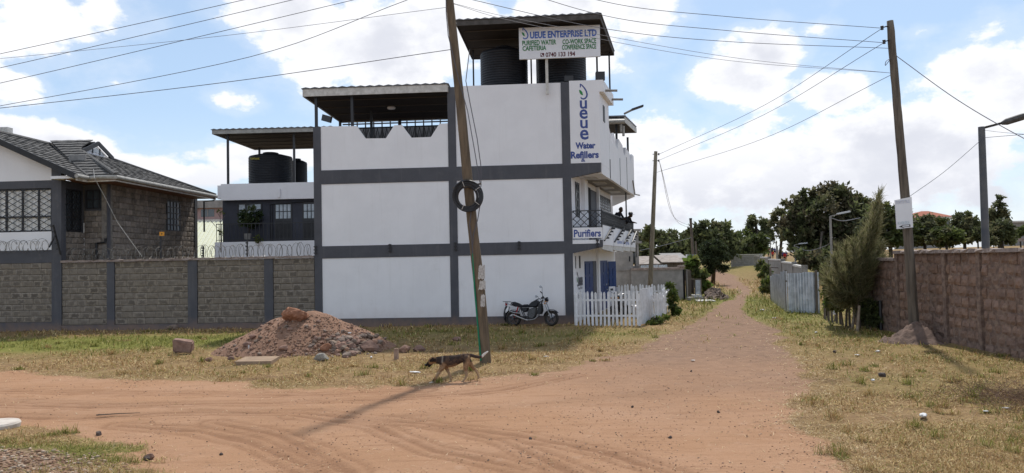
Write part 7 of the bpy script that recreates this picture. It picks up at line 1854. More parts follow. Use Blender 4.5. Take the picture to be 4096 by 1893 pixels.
    # stone heap by the lane
    hb = block_meshes('rubble_stone', M_ROCKG, 4, .06, .05)
    for i in range(110):
        px = random.gauss(2857, 22); py = random.uniform(1158, 1205)
        if abs(px - 2857) > 52 or py < 1152 + abs(px - 2857) * .75: continue
        q = D(px, py, 46.5 - (py - 1158) / 47 * 2.2)
        o = place('building_stone', random.choice(hb), None, (q.x, q.y, max(q.z, .08)), (random.uniform(-.7, .7), random.uniform(-.7, .7), random.uniform(0, 3)), (random.uniform(.3, .5), .2, .22)); tag(o, 'grey building stone in the tumbled heap beside the zinc gate', 'stone', 'building stones heaped by the lane')
    MB_ = MB(); c = D(2857, 1190, 46.2)
    tag(MB().lathe([(.95, -.1), (.62, .15), (.3, .4), (0, .46)], (c.x, c.y, 0), 14).build('stone_heap_core', M_ROCKG, smooth=True), 'dusty core of the grey stone heap beside the zinc gate', 'stone heap')
    # litter
    lm = mat('litter_white', (.66, .65, .64), (.55, .55, .56), 30, rough=.5)
    for i, (px, py, w, h, lab) in enumerate(((3693, 1677, .27, .075, 'crumpled white plastic bag in the right grass verge'), (3492, 1533, .12, .05, 'small white litter scrap in the grass beside the dark burnt tuft'), (2185, 1432, .20, .03, 'white paper scrap on the grass before the motorcycle'), (2772, 1446, .18, .02, 'white paper scrap on the lane'), (3048, 1246, .34, .09, 'white plastic scrap on the grass left of the zinc fence'), (3100, 1279, .26, .07, 'white plastic scrap on the grass before the zinc fence'), (3512, 1410, .16, .05, 'white scrap in the grass before the earth mound'), (3265, 1334, .22, .04, 'white scrap at the right edge of the lane'), (3430, 1426, .2, .03, 'pale paper strip in the grass of the right verge'), (1660, 1498, .28, .03, 'white paper strip in the dry grass left of the dog'), (1485, 1442, .14, .06, 'white plastic scrap at the right foot of the heap'), (1398, 1340, .13, .05, 'white plastic scrap near the top of the loose stones'), (995, 1400, .05, .12, 'small white scrap low on the left slope of the heap'), (4025, 1643, .13, .03, 'bluish white scrap by the dry brushwood'), (3945, 1655, .14, .03, 'white scrap in the grass right of the plastic bag'), (640, 1456, .07, .02, 'tiny white scrap in the dry grass left of the slab'))):
        if 860 < px < 1500 and py < 1446: x, y = hit_heap(px, py); z = max(float(heap_z(np.array([x]), np.array([y]))[0]), gz1(x, y))
        else: q = G(px, py); x, y = q.x, q.y; z = gz1(x, y)
        o = place('litter_scrap', rock_mesh('litter_scrap', lm, 200 + i, 2, .9, (1, .7, 1), False), None, (x, y, z + h * .45 + .02), (0, .1, random.uniform(0, 3)), (w, w * .55, h * .95)); tag(o, lab, 'litter')
    # dead brushwood at the right edge
    V, C = [], []; n = 1500
    c = G(4075, 1612); P = np.stack([c.x + RNG.normal(size=n) * .55, c.y + RNG.normal(size=n) * .62, np.zeros(n)], -1); P[:, 2] = gz(P[:, 0], P[:, 1]) + np.abs(RNG.normal(size=n)) * .10
    d = RNG.normal(size=(n, 3)); d[:, 2] = np.abs(d[:, 2]) * .5; d /= np.linalg.norm(d, axis=1)[:, None]; s = np.cross(d, RNG.normal(size=(n, 3))); s /= np.linalg.norm(s, axis=1)[:, None]
    L = RNG.uniform(.1, .3, n)[:, None]; w = .004
    V = np.stack([P - s * w, P + s * w, P + d * L + s * w * .3, P + d * L - s * w * .3], 1).reshape(-1, 3); tn = np.array([(.14, .085, .06), (.20, .13, .09), (.09, .055, .04)])
    tag(np_mesh('dry_brushwood', V, np.arange(4 * n), 4, M_BLADE, colors={'tint': np.repeat(tn[RNG.integers(0, 3, n)], 4, 0)}, origin=(c.x, c.y, 0)), 'dead brown brushwood at the right frame edge by the mud wall', kind='stuff')
    q0, q1 = G(385, 1665), G(560, 1656)
    tag(MB().tube([q0 + Vector((0, 0, .02)), q0.lerp(q1, .5) + Vector((0, 0, .025)), q1 + Vector((0, 0, .02))], [.012, .009, .005], 5).build('dry_stick', M_WOODPOLE2), 'thin dry stick lying on the dirt road at the left', 'stick')
M_PEB = mat('pebbles', (1, 1, 1), None, attr='tint', rough=.95, spec=.15)
def hit_heap(px, py):
    """first point of the heap (or ground) along a sight line: (x, y)"""
    d = ray(px, py); Y = np.linspace(20.2, 25.5, 160); x = CAMP.x + d.x * Y; z = EYE + d.z * Y
    hz = np.maximum(heap_z(x, Y), 0)
    w = np.nonzero(z <= hz)[0]
    if len(w): return (float(x[w[0]]), float(Y[w[0]]))
    g = G(px, py) if d.z < -.01 else None
    return (g.x, g.y) if g is not None and g.y < 33 else None
rubble()

# ---------------------------------------------------------------- picket fence
def picket_fence():
    T = thing('picket_fence', 'white picket fence round the yard beside the blue doors', 'fence', G(2420, 1300))
    a, b = G(2299, 1303), G(2562, 1305)
    def picket_mesh(w, h, t=.022, name='picket'):
        m = MB().prism([(-w / 2, -t / 2, 0), (w / 2, -t / 2, 0), (w / 2, -t / 2, h - w * .8), (w * .25, -t / 2, h - w * .1), (0, -t / 2, h), (-w * .25, -t / 2, h - w * .1), (-w / 2, -t / 2, h - w * .8)], (0, t, 0))
        me = bpy.data.meshes.new(name); me.from_pydata(m.v, [], m.f); me.materials.append(M_PICKET); return me
    def run(a, b, n, h, w=.088, rails=True, lean=0.0, skip=()):
        a, b = Vector((a.x, a.y, 0)), Vector((b.x, b.y, 0)); f = FR(a, b - a); L = (b - a).length
        me = picket_mesh(w, h)
        for i in range(n):
            if i in skip: continue
            s = L * (i + .5) / n; p = f.P(s, .02, random.uniform(-.02, .02)); p.z += gz1(p.x, p.y) - .02
            place('picket', me, T, p, (0, random.uniform(-.025, .025) + lean, f.ang), (random.uniform(.92, 1.06), 1, random.uniform(.97, 1.02)))
        if rails:
            for z in (h * .29, h * .74): MB().obox(f, 0, L, -.03, .008, z - .035, z + .035).build('rail', M_PICKET, T)
            for s in (.03, L - .03): MB().obox(f, s - .04, s + .04, -.1, -.031, -.1, h * .92).build('post', M_PICKET, T)
    run(a, b, 16, 1.33)
    g0, g1 = b, G(2613, 1292)
    f = FR((g0.x, g0.y), (g1.x - g0.x, g1.y - g0.y)); L = (Vector((g1.x, g1.y, 0)) - Vector((g0.x, g0.y, 0))).length
    me = MB()
    k = 5
    for i in range(k): MB().obox(f, .03 + (L - .03) / k * i, .03 + (L - .03) / k * (i + .965), .0, .025 + .003 * (i % 2), .06, 1.40 + .012 * math.sin(i * 2)).build('gate_board', M_PICKET, T)
    run(G(2617, 1297), G(2652, 1290), 7, 1.22, .07)
    c, d = D(2470, 1250, 35.2), D(2664, 1250, 35.6)
    run(c, d, 16, 1.33, .10)
    run(Vector((d.x + .05, d.y - .1, 0)), G(2655, 1282), 14, 1.28, .09)
    q = G(2608, 1300)
    # white water stand and blue drum inside
    s = thing('water_cabinet', 'white dispenser cabinet behind the front pickets', 'cabinet', D(2452, 1250, 33))
    f = FR((0, 33), (1, -.1)); (s0, z1), (s1, z0) = f.sz(2436, 1148), f.sz(2463, 1205)
    MB().obox(f, s0, s1, -.35, 0, .0, z1).build('cabinet_body', M_WHITE, s)
    MB().obox(f, s0 + .06, s1 - .1, .0, .008, z1 - .16, z1 - .07).build('panel_mark', M_GREY, s)
    w = thing('white_bench', 'low white bench inside the picket yard', 'bench', D(2540, 1260, 33))
    MB().box(D(2508, 1, 32).x, D(2562, 1, 32).x, 32, 33, .45, .52).build('seat', M_WHITE, w)
    for x in (D(2512, 1, 32).x, D(2556, 1, 32).x): MB().box(x, x + .08, 32.05, 32.95, 0, .449).build('leg', M_WHITE, w)
picket_fence()
# ---------------------------------------------------------------- living bodies: tapered cones melted into one skin
def body_mesh(name, cones, voxel, mat_, colour, squash=None, smooth=2):
    """cones: (a, b, ra, rb); colour(np verts) -> rgb"""
    bm = bmesh.new()
    for a, b, ra, rb in cones:
        a, b = Vector(a), Vector(b)
        if (b - a).length < 1e-4: b = a + Vector((0, 0, 1e-3))
        t = (b - a).normalized(); x = t.orthogonal().normalized(); y = t.cross(x); rings = []; n = 12
        prof = [(a - t * ra * math.cos(q), ra * math.sin(q)) for q in (.3, .75, 1.2, 1.57)] + [(b + t * rb * math.cos(q), rb * math.sin(q)) for q in (1.57, 1.2, .75, .3)]
        for c, r in prof: rings.append([bm.verts.new(c + (x * math.cos(2 * math.pi * k / n) + y * math.sin(2 * math.pi * k / n)) * r) for k in range(n)])
        for i in range(len(rings) - 1):
            for k in range(n): bm.faces.new((rings[i][k], rings[i][(k + 1) % n], rings[i + 1][(k + 1) % n], rings[i + 1][k]))
        bm.faces.new(rings[0][::-1]); bm.faces.new(rings[-1])
    if squash:
        for v in bm.verts: v.co = squash(v.co)
    bmesh.ops.recalc_face_normals(bm, faces=bm.faces)
    me = bpy.data.meshes.new(name); bm.to_mesh(me); bm.free()
    o = bpy.data.objects.new(name, me); COL.objects.link(o)
    r = o.modifiers.new('r', 'REMESH'); r.mode = 'VOXEL'; r.voxel_size = voxel
    s = o.modifiers.new('s', 'SMOOTH'); s.iterations = smooth; s.factor = .5
    dg = bpy.context.evaluated_depsgraph_get(); dg.update()
    out = bpy.data.meshes.new_from_object(o.evaluated_get(dg)); bpy.data.objects.remove(o); bpy.data.meshes.remove(me)
    v = np.empty(len(out.vertices) * 3); out.vertices.foreach_get('co', v); v = v.reshape(-1, 3)
    c = np.ones((len(v), 4)); c[:, :3] = colour(v)
    at = out.color_attributes.new('tint', 'FLOAT_COLOR', 'POINT'); at.data.foreach_set('color', c.ravel())
    out.polygons.foreach_set('use_smooth', [True] * len(out.polygons)); out.materials.clear(); out.materials.append(mat_); out.name = name
    return out
M_FUR = mat('dog_fur', (1, 1, 1), (.72, .7, .68), 40, 6, attr='tint', rough=.9, spec=.15, bump=.4, bscale=90)
M_CLOTH = mat('clothing', (1, 1, 1), (.8, .8, .8), 20, 5, attr='tint', rough=.9, spec=.15)
def dog():
    K = .000812
    X = lambda cx: (cx - 1000) * K
    Zc = lambda cy: (1000 - cy) * K
    def cone(a, b):
        (ax, ay, ar, al), (bx, by, br, bl) = a, b
        return ((X(ax), al * K, Zc(ay)), (X(bx), bl * K, Zc(by)), ar * K, br * K)
    ch = lambda *p: [cone(p[i], p[i + 1]) for i in range(len(p) - 1)]
    C = ch((840, 435, 140, 0), (960, 455, 162, 0), (1090, 440, 150, 0), (1240, 395, 122, 0), (1370, 358, 108, 0), (1440, 365, 95, 0))
    C += ch((840, 420, 125, 0), (740, 415, 108, 0), (630, 415, 92, 0), (545, 410, 84, 0))
    C += ch((540, 405, 88, 0), (490, 415, 80, 0)) + ch((490, 430, 66, 0), (420, 490, 46, 0), (366, 536, 34, 0)) + ch((520, 480, 40, 0), (450, 560, 26, 0), (424, 580, 20, 0))
    for s in (-1, 1): C += ch((525, 350, 22, s * 62), (575, 372, 24, s * 88), (580, 425, 13, s * 92))
    C += ch((1430, 300, 46, 0), (1530, 300, 44, 0), (1640, 340, 42, 0), (1760, 365, 40, -5), (1840, 340, 38, -10), (1905, 280, 34, -15), (1990, 220, 20, -20))
    C += ch((800, 480, 95, -70), (780, 600, 72, -80), (725, 680, 50, -80), (630, 830, 36, -80), (540, 955, 32, -80), (500, 990, 32, -80), (450, 1000, 26, -80))
    C += ch((850, 520, 80, 70), (890, 640, 56, 78), (925, 720, 42, 80), (985, 850, 31, 80), (1010, 945, 29, 80), (1000, 985, 28, 80), (960, 995, 24, 80))
    C += ch((1420, 400, 112, -60), (1430, 500, 100, -75), (1395, 610, 66, -80), (1405, 720, 42, -80), (1418, 820, 38, -80), (1385, 890, 30, -80), (1335, 960, 28, -80), (1290, 985, 26, -80))
    C += ch((1440, 420, 100, 60), (1520, 540, 72, 75), (1590, 640, 46, 80), (1665, 715, 36, 80), (1720, 830, 28, 80), (1742, 905, 27, 80), (1715, 935, 26, 80))
    def squash(c):
        f = .80 if c.z > Zc(600) else 1.0
        return Vector((c.x, c.y * f, c.z))
    def colour(v):
        cx = v[:, 0] / K + 1000; cy = 1000 - v[:, 2] / K; lat = v[:, 1] / K
        n = fbm(cx * .02, cy * .02 + lat * .02, 3, 3)
        tan = np.array([.30, .185, .105]); tan2 = np.array([.40, .28, .18]); dk = np.array([.045, .032, .028]); br = np.array([.105, .065, .045]); lite = np.array([.52, .45, .36])
        c = np.where((cy < 700)[:, None], tan, tan2) * np.ones((len(v), 1))
        belly = 560 - .12 * np.maximum(cx - 900, 0) + 40 * (n - .5)
        sad = sstep(40, -40, cy - belly) * sstep(700, 800, cx) * sstep(1490, 1380, cx + (cy - 400) * .5)
        front = sstep(760, 860, cx + (n - .5) * 60); sad = sad * np.where(cx < 900, sstep(560, 470, cy + (900 - cx) * .6), 1)
        col = br + (dk - br) * sstep(.35, .62, n)[:, None]
        c = c + (col - c) * sad[:, None]
        nk = sstep(600, 630, cx) * sstep(800, 760, cx) * sstep(545, 500, cy); c = c + (dk * 1.1 - c) * nk[:, None]
        stripe = np.exp(-((cx - 790 + (cy - 400) * .06) / 18) ** 2) * (cy < 480) * (cy > 300); c = c + (lite * .7 - c) * (stripe * .6)[:, None]
        crown = sstep(640, 600, cx) * sstep(330, 380, cx) ; tanh = np.array([.30, .165, .08]); c = c + (tanh - c) * crown[:, None]
        muz = sstep(455, 415, cx - (cy - 480) * .25); c = c + (dk * .6 - c) * muz[:, None]
        jaw = sstep(505, 520, cy) * sstep(590, 540, cx); c = c + (dk * .5 - c) * jaw[:, None]
        ear = (np.abs(lat) > 52) & (cx < 620) & (cy < 450); c[ear] = dk * .7
        tl = sstep(1500, 1530, cx) * (cy < 480) ; c = c + (dk * 1.4 - c) * tl[:, None]
        tip = sstep(1815, 1850, cx) * (cy < 470); c = c + (np.array([.7, .68, .64]) - c) * tip[:, None]
        paw = sstep(930, 975, cy) * (cx < 700); c = c + (np.array([.62, .55, .46]) - c) * paw[:, None]
        return c * (.85 + .3 * n)[:, None]
    me = body_mesh('body', C, .0085, M_FUR, colour, squash, 3)
    f = G(1724, 1533); root = thing('dog', 'thin brown and black dog with white tail tip walking left past the leaning pole', 'dog', (f.x + .42, f.y + .05, gz1(f.x + .4, f.y)))
    o = link(bpy.data.objects.new('body', me)); o.parent = root; o.rotation_euler = (0, 0, R(3)); 
    f2 = world_of(root)
    def ball(name, cx, cy, lat, r, m):
        me = MB().lathe([(r * math.sin(q), r * -math.cos(q)) for q in (.01, .5, 1, 1.57, 2.1, 2.6, 3.13)], (X(cx), lat * K, Zc(cy)), 10); me.v = [tuple(Vector(p)) for p in me.v]
        b = bpy.data.meshes.new(name); b.from_pydata(me.v, [], me.f); b.materials.append(m); q = link(bpy.data.objects.new(name, b)); q.parent = root; q.rotation_euler = (0, 0, R(3))
    for s in (-1, 1): ball('eye', 452, 420, s * 44, .011, M_BLACKMET)
    ball('nose', 340, 525, 0, .022, M_BLACKMET)
dog()

def person(name, label, loc, face, pose, skin=(.06, .035, .022), top=(.015, .015, .02), legs=(.02, .02, .028), hair=(.01, .009, .009), hat=None, scale=1.0, voxel=.02, group=None, hands=True):
    """pose: joint name -> (forward, left, up); the figure looks along local +x"""
    J = dict(hip=(0, 0, .93), chest=(.02, 0, 1.28), neck=(.03, 0, 1.47), head=(.05, 0, 1.61), sh=(.02, .19, 1.42), el=(.02, .26, 1.14), ha=(.08, .24, .90), hipj=(0, .1, .92), kn=(.03, .11, .50), an=(0, .11, .08), el2=None, ha2=None, kn2=None, an2=None)
    J.update(pose); V = Vector
    C = [(V(J['hip']), V(J['chest']), .15, .165), (V(J['chest']), V(J['neck']), .16, .075), (V(J['neck']) - V((0, 0, .02)), V(J['head']), .058, .06)]
    h = V(J['head']); C += [(h + V((-.015, 0, .03)), h + V((.01, 0, .06)), .092, .09), (h + V((.03, 0, -.055)), h + V((.02, 0, .02)), .062, .08), (h + V((.095, 0, -.005)), h + V((.105, 0, -.015)), .018, .018)]
    for s in (1, -1):
        def j(k):
            q = J.get(k + '2') if s < 0 and J.get(k + '2') else J[k]; return V((q[0], abs(q[1]) * s if k + '2' not in J or not J.get(k + '2') or s > 0 else q[1], q[2]))
        C += [(j('sh'), V(J['chest']) + V((0, .06 * s, .06)), .075, .11), (j('sh'), j('el'), .062, .047), (j('el'), j('ha'), .045, .032), (j('hipj'), j('kn'), .098, .062), (j('kn'), j('an'), .06, .042), (j('an') + V((-.03, 0, -.03)), j('an') + V((.15, 0, -.045)), .042, .032), (h + V((0, .088 * s, .0)), h + V((-.01, .094 * s, .025)), .014, .016)]
        if hands:
            a, b = j('el'), j('ha'); d = (b - a).normalized(); lat = d.cross(V((0, 0, 1))).normalized() if abs(d.z) < .95 else V((0, 1, 0))
            p = b + d * .07; C.append((b, p, .028, .03))
            for k in range(4): C.append((p + lat * (.026 * (k - 1.5)), p + lat * (.028 * (k - 1.5)) + d * (.055 + .012 * (k in (1, 2))) + V((0, 0, -.02)), .0095, .008))
            C.append((b + lat * .03, b + d * .06 + lat * .055, .011, .009))
    segs = [(np.array(a), np.array(b)) for a, b, _, _ in C]
    hz = h.z
    def colour(v):
        c = np.tile(np.array(top), (len(v), 1)) * 1.0
        c[v[:, 2] < J['hip'][2] - .02] = legs; c[v[:, 2] < .1] = (.02, .018, .018)
        hd = np.linalg.norm(v - np.array(h), axis=1) < .155; c[hd] = skin
        hr = hd & (v[:, 2] > hz + .055 - .5 * np.clip(v[:, 0] - h.x, -.2, .2) * -1 * .0 + np.where(v[:, 0] - h.x > .03, .045, -.05 - .0)); c[hr] = hair
        for s in (1, -1):
            q = J.get('ha2') if s < 0 and J.get('ha2') else J['ha']; w = np.array([q[0], (abs(q[1]) * s) if not (s < 0 and J.get('ha2')) else q[1], q[2]])
            c[np.linalg.norm(v - w, axis=1) < .05] = skin
            d = np.linalg.norm(v - w, axis=1); c[(d < .17) & (np.abs(v[:, 1]) > .1) & (v[:, 2] < w[2] + .06) & (v[:, 0] > w[0] - .02)] = skin
        return c
    me = body_mesh('body', C, voxel, M_CLOTH, colour, None, 2)
    T = thing(name, label, 'person', loc, group); T.rotation_euler = (0, 0, face); T.scale = (scale,) * 3
    o = link(bpy.data.objects.new('body', me)); o.parent = T
    if hat:
        m = MB().lathe([(.115, 0), (.118, .04), (.10, .10), (.05, .135), (0, .14)], (h.x - .005, 0, hz + .035), 16).prism([(h.x + .06, -.085, hz + .038), (h.x + .17, -.07, hz + .02), (h.x + .205, 0, hz + .016), (h.x + .17, .07, hz + .02), (h.x + .06, .085, hz + .038)], (0, 0, .012))
        b = bpy.data.meshes.new('cap'); b.from_pydata(m.v, [], m.f); b.materials.append(hat); q = link(bpy.data.objects.new('cap', b)); q.parent = T
    return T
def people():
    fc = math.atan2(FI.n.y, FI.n.x)
    zf = ZB1t + .03
    lean = dict(hip=(-.22, 0, .92), chest=(.0, 0, 1.24), neck=(.13, 0, 1.40), head=(.19, 0, 1.53), sh=(.08, .2, 1.35), el=(.2, .30, 1.12), ha=(.42, .14, 1.07), hipj=(-.22, .1, .91), kn=(-.16, .11, .5), an=(-.24, .12, .08))
    q = Q(WO - .1, 6.0, zf); person('person', 'person in dark clothes leaning on the balcony railing, bareheaded', (q.x - .10, q.y, zf), fc - .35, lean, voxel=.016)
    l2 = dict(lean); l2.update(head=(.30, 0, 1.44), neck=(.22, 0, 1.34), chest=(.06, 0, 1.2), sh=(.16, .2, 1.28), ha=(.5, .1, 1.05))
    q = Q(WO - .05, 8.2, zf); person('person', 'person in a dark cap leaning on the far part of the balcony railing', (q.x - .05, q.y, zf - .05), fc - .3, l2, hat=M_BLACKMET, voxel=.016)
    walk = dict(kn=(.16, .1, .52), an=(.22, .1, .08), kn2=(-.02, -.1, .5), an2=(-.3, -.1, .12), el=(-.12, .25, 1.15), ha=(-.05, .25, .92), el2=(.1, -.25, 1.15), ha2=(.25, -.22, .98))
    cols = [((.62, .62, .62), (.03, .03, .05)), ((.42, .03, .03), (.05, .04, .04)), ((.04, .04, .05), (.02, .02, .02)), ((.06, .06, .18), (.03, .03, .04)), ((.45, .18, .08), (.05, .05, .06))]
    labs = ['white shirt and dark trousers', 'red top', 'black clothes', 'dark blue clothes', 'rust coloured top']
    spots = [(3076, 1040, 170, 0, 'near the wall top'), (3092, 1052, 150, 1, 'beyond the stepped wall, left of the lamp'), (3119, 1030, 165, 0, 'right of the dark lamp post'), (3132, 1052, 140, 3, 'right of the lamp post, farther from the wall'), (3140, 1068, 128, 1, 'nearest the concrete wall coping'), (3118, 1070, 128, 2, 'half hidden behind the concrete wall coping'), (3088, 1030, 178, 2, 'far along the path behind the lamp'), (3110, 1043, 158, 4, 'behind the dark lamp post'), (3145, 1056, 136, 3, 'at the right of the walkers'), (3076, 1004, 215, 1, 'farthest off near the parked cars'), (3092, 1006, 215, 2, 'far off beside the parked cars'), (3100, 1024, 185, 3, 'in the middle of the path')]
    protos = {}
    for i, (px, py, Y, k, where) in enumerate(spots):
        q = D(px, 1050, Y); z = gz1(q.x, q.y)
        lab = 'far walker in %s %s' % (labs[k], where)
        if k not in protos:
            protos[k] = person('person', lab, (q.x, q.y, z), 4.2, walk, top=cols[k][0], legs=cols[k][1], voxel=.035, group='walkers on the path beyond the wall', hands=False)
        else:
            c = copy_tree(protos[k]); c.location = (q.x, q.y, z); c.rotation_euler = (0, 0, random.choice((1.2, 4.3, 4.0))); c['label'] = lab
    # a couple of parked cars far up the path
    for i, (px, py, Y, mcol, lab) in enumerate(((3085, 992, 230, M_WHITE, 'white car parked far up the path behind the walkers'), (3068, 996, 225, mat('car_yellow', (.5, .35, .08), None, rough=.35), 'white and yellow van parked far up the path, left of the white car'))):
        q = D(px, py, Y); z = gz1(q.x, q.y); T = thing('parked_car', lab, 'car', (q.x, q.y, z), 'cars far up the path')
        bx = lambda a, b, c, d: MB().prism([(q.x + x, q.y, z + zz) for x, zz in a], (0, 1.7, 0)).build(b, c, T)
        bx([(-2, .35), (2, .35), (2.05, .8), (1.5, .95), (-1.9, .98), (-2.05, .7)], 'body', mcol, 0)
        bx([(-1.6, .95), (1.0, .95), (.5, 1.5), (-1.3, 1.52)], 'cabin', M_GLASS, 0)
        for x in (-1.25, 1.25):
            for y in (-.03, 1.55): MB().lathe([(.0, 0), (.32, 0), (.32, .18), (0, .18)], (q.x + x, q.y + y, z + .33), 14, axis='y').build('wheel', M_BLACKMET, T)
people()

# ---------------------------------------------------------------- motorcycles
def motorcycle():
    K = .00166
    T = thing('motorcycle', 'black motorcycle with chrome rack parked against the white wall', 'motorcycle', (0, 0, 0), 'motorcycles by the white building')
    pz = lambda cx, cy: ((cx - 440) * K, (1050 + (cx - 440) / 890 * 35 - cy) * K)
    def P(cx, cy, y=0.0): x, z = pz(cx, cy); return Vector((x, y, z))
    chrome = mat('chrome', (.30, .30, .31), None, rough=.3, metal=1.0); alloy = mat('engine_alloy', (.11, .11, .115), (.06, .06, .06), 20, rough=.5, metal=.5); dkrim = mat('dark_rim', (.09, .09, .095), None, rough=.4, metal=.6); black = mat('gloss_black', (.008, .008, .012), None, rough=.38, spec=.35)
    tyre = mat('tyre_rubber', (.022, .021, .02), (.05, .042, .035), 8, rough=.9); seatm = mat('seat_vinyl', (.012, .012, .018), None, rough=.65); red = mat('tail_red', (.30, .012, .015), None, rough=.25)
    def torus(mb, c, Rm, r, ax=Vector((1, 0, 0)), n=28, k=8, tilt=0.0):
        pts = []
        for i in range(n + 1):
            a = 2 * math.pi * i / n; d = Vector((math.cos(a), 0, math.sin(a)))
            d = Matrix.Rotation(tilt, 3, 'Z') @ d; pts.append(c + d * Rm)
        return mb.tube(pts, r, k, cap=False)
    def wheel(cx, cy, nm, tilt=0.0):
        c = P(cx, cy); w = torus(MB(), c, .252, .052, tilt=tilt).build('wheel', tyre, T, smooth=True)
        torus(MB(), c, .205, .018, tilt=tilt, k=6).build('rim', dkrim, w, smooth=True)
        s = MB(); rot = Matrix.Rotation(tilt, 3, 'Z')
        for i in range(5):
            a = 2 * math.pi * i / 5 + .3; d = rot @ Vector((math.cos(a), 0, math.sin(a))); s.bar(c + d * .03, c + d * .2, .03, .02)
        s.build('spokes', black, w)
        ax = rot @ Vector((0, 1, 0)); MB().tube([c - ax * .07, c + ax * .07], .05, 12).build('hub', alloy, w)
        return c
    rc = wheel(440, 882, 'r'); fcn = wheel(1330, 905, 'f', -.28)
    def puff(outline, hw, name, m, y0=0.0, edge=.72):
        pts = [P(*o) for o in outline]; c = sum(pts, Vector()) / len(pts); mb = MB(); n = len(pts); lay = []
        for y, s in ((-hw, edge), (-hw * .72, .95), (0, 1.0), (hw * .72, .95), (hw, edge)):
            b = len(mb.v); mb.v += [tuple(c + (p - c) * s + Vector((0, y + y0, 0))) for p in pts]; lay.append(b)
        for i in range(4):
            for j in range(n): mb.f.append((lay[i] + j, lay[i] + (j + 1) % n, lay[i + 1] + (j + 1) % n, lay[i + 1] + j)); mb.mi.append(0)
        mb.f.append(tuple(lay[0] + j for j in range(n - 1, -1, -1))); mb.f.append(tuple(lay[4] + j for j in range(n))); mb.mi += [0, 0]
        o = mb.build(name, m, T, smooth=False)
        return o
    puff([(788, 636), (805, 572), (870, 512), (950, 472), (1020, 474), (1058, 530), (1045, 600), (990, 640)], .14, 'fuel_tank', black)
    puff([(372, 530), (385, 492), (470, 486), (560, 522), (640, 572), (700, 578), (775, 560), (800, 590), (790, 636), (600, 632), (440, 592)], .13, 'seat', seatm)
    puff([(618, 640), (812, 640), (770, 735), (690, 745), (640, 700)], .12, 'side_panel', black)
    puff([(800, 690), (860, 650), (985, 645), (1000, 740), (980, 830), (940, 885), (800, 880), (770, 800)], .13, 'engine', alloy)
    MB().tube([P(885, 825, -.17), P(885, 825, .17)], .11, 18).build('crankcase_cover', alloy, T)
    MB().tube([P(945, 700, -.05), P(965, 655, -.05)], .085, 14).tube([P(925, 730, 0), P(975, 640, 0)], .07, 14).build('cylinder', alloy, T)
    fr_ = MB()
    for s in (-1, 1):
        fr_.tube([P(1120, 470, .03 * s), P(1060, 700, .08 * s), P(1020, 860, .1 * s), P(840, 925, .1 * s), P(720, 880, .11 * s), P(600, 610, .1 * s), P(380, 560, .1 * s)], .018, 6)
        fr_.tube([P(720, 860, .1 * s), P(440, 882, .09 * s)], .022, 6)
    fr_.tube([P(1110, 500), P(800, 600), P(600, 600)], .025, 6); fr_.build('frame', M_BLACKMET, T)
    fk = MB()
    for s in (-1, 1):
        o = Vector((.02 * s, .085 * s, 0)); fk.tube([P(1150, 440) + o, P(1215, 620) + o, P(1345, 895) + o], [.02, .021, .026], 8)
    fk.build('fork', chrome, T)
    def fender(c, r, a0, a1, w, nm, m, tilt=0.0):
        mb = MB(); n = 12; rot = Matrix.Rotation(tilt, 3, 'Z'); pr = None
        for i in range(n + 1):
            a = a0 + (a1 - a0) * i / n; L = [c + rot @ Vector((r * k * math.cos(a), y, r * k * math.sin(a))) for y, k in ((-w, .97), (-w * .6, 1.02), (w * .6, 1.02), (w, .97))]
            if pr:
                for j in range(3): mb.face([pr[j], L[j], L[j + 1], pr[j + 1]])
            pr = L
        return mb.build(nm, m, T, smooth=True)
    fender(fcn, .335, R(35), R(165), .075, 'front_fender', black, -.28); fender(rc, .34, R(50), R(205), .085, 'rear_fender', black)
    puff([(255, 570), (300, 600), (262, 720), (250, 900), (215, 905), (205, 760), (225, 640)], .07, 'mud_flap', M_DARKTRIM)
    MB().prism([P(300, 610, -.075), P(345, 600, -.075), P(310, 700, -.075), P(262, 750, -.075), P(255, 690, -.075)], (0, .15, 0)).build('number_plate_holder', M_PICKET, T)
    e = MB(); e.tube([P(1040, 842, -.12), P(960, 915, -.14), P(840, 935, -.16), P(760, 915, -.17)], .022, 8); e.tube([P(800, 945, -.17), P(620, 870, -.18), P(445, 792, -.19)], [.026, .038, .040], 10); e.build('exhaust', chrome, T)
    MB().tube([P(625, 775, -.14), P(460, 745, -.15), P(355, 702, -.15)], .03, 8).build('chain_guard', chrome, T)
    for s in (-1, 1): MB().tube([P(570, 615, .13 * s), P(528, 745, .13 * s), P(470, 860, .11 * s)], .026, 8).build('shock_absorber', chrome if s > 0 else red, T)
    rk = MB()
    for s in (-1, 1): rk.tube([P(200, 472, .11 * s), P(330, 480, .12 * s), P(405, 495, .12 * s), P(425, 540, .12 * s)], .015, 6); rk.tube([P(255, 480, .1 * s), P(290, 530, .1 * s), P(360, 545, .1 * s)], .011, 6)
    for cx in (200, 250, 300, 350): rk.tube([P(cx, 474, -.12), P(cx, 474, .12)], .011, 6)
    rk.build('rear_rack', chrome, T)
    puff([(242, 505), (275, 500), (290, 570), (242, 572)], .06, 'tail_light', red)
    hb = MB(); hb.tube([P(1040, 470, .34), P(1000, 425, .32), P(1090, 440, .12), P(1130, 430, 0), P(1140, 400, -.1), P(1150, 320, -.26), P(1165, 300, -.34)], .013, 8); hb.build('handlebar', chrome, T)
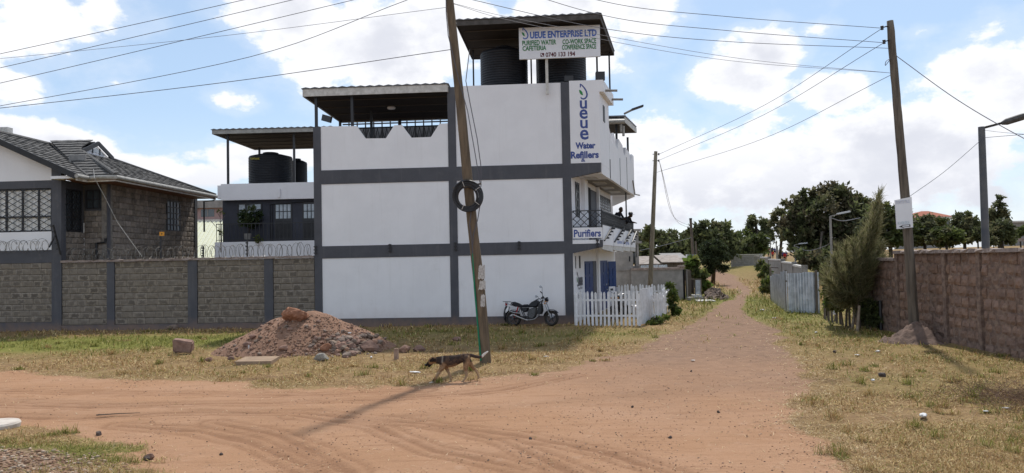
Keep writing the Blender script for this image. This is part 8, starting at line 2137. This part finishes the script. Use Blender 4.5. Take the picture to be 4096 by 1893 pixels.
    MB().tube([P(1150, 320, -.28), P(1130, 290, -.40)], .02, 8).tube([P(990, 425, .33), P(890, 462, .40)], .02, 8).build('grips', M_BLACKMET, T)
    for a, b, c in ((P(1155, 285, -.30), P(1160, 185, -.34), P(1125, 178, -.36)), (P(985, 395, .30), P(940, 372, .34), P(912, 368, .36))):
        m_ = MB().tube([a, b, c], .008, 6).build('mirror', M_BLACKMET, T)
        MB().lathe([(0, -.01), (.05, -.008), (.052, .006), (0, .012)], (c.x, c.y, c.z), 14, axis='y').build('mirror_glass', chrome, m_)
    MB().lathe([(.0, -.07), (.05, -.06), (.085, -.01), (.09, .02), (0, .035)], (0, 0, 0), 18).build
    h = MB().tube([P(1170, 470, 0), P(1215, 462, 0), P(1250, 458, 0)], [.05, .085, .08], 14).build('headlight', black, T); MB().tube([P(1249, 458, 0), P(1256, 457, 0)], [.075, .06], 14).build('lens', chrome, h)
    MB().tube([P(1100, 440, .0), P(1150, 400, 0)], .055, 10).build('instruments', M_BLACKMET, T)
    for cx, cy in ((1205, 520), (1185, 560)):
        for s in (-1, 1): MB().tube([P(cx, cy, .1 * s), P(cx, cy, .17 * s)], .025, 8).build('indicator', mat('amber', (.45, .18, .03), None, rough=.3), T)
    for s in (-1, 1): MB().prism([P(1060, 540, .15 * s), P(1100, 560, .15 * s), P(1120, 720, .16 * s), P(1085, 800, .16 * s), P(1020, 800, .15 * s), P(1040, 640, .15 * s)], (0, .02 * s, 0)).build('leg_guard', M_DARKTRIM, T)
    MB().tube([P(715, 900, -.1), P(745, 1020, -.22)], .014, 6).build('kickstand', M_BLACKMET, T)
    MB().tube([P(780, 870, -.13), P(820, 880, -.26)], .016, 6).build('footpeg', M_BLACKMET, T)
    g = G(2054, 1304); T.location = (g.x, g.y - .1, gz1(g.x, g.y)); T.rotation_euler = (R(-6), 0, R(-17)); T.scale = (1.04, 1, 1)
    c = copy_tree(T); q = D(2475, 1290, 31.6); c.location = (q.x + .4, q.y + .9, 0); c.rotation_euler = (R(3), 0, R(245)); c.scale = (1, 1, 1)
    c['label'] = 'black motorcycle standing inside the picket fence before the blue doors'
motorcycle()
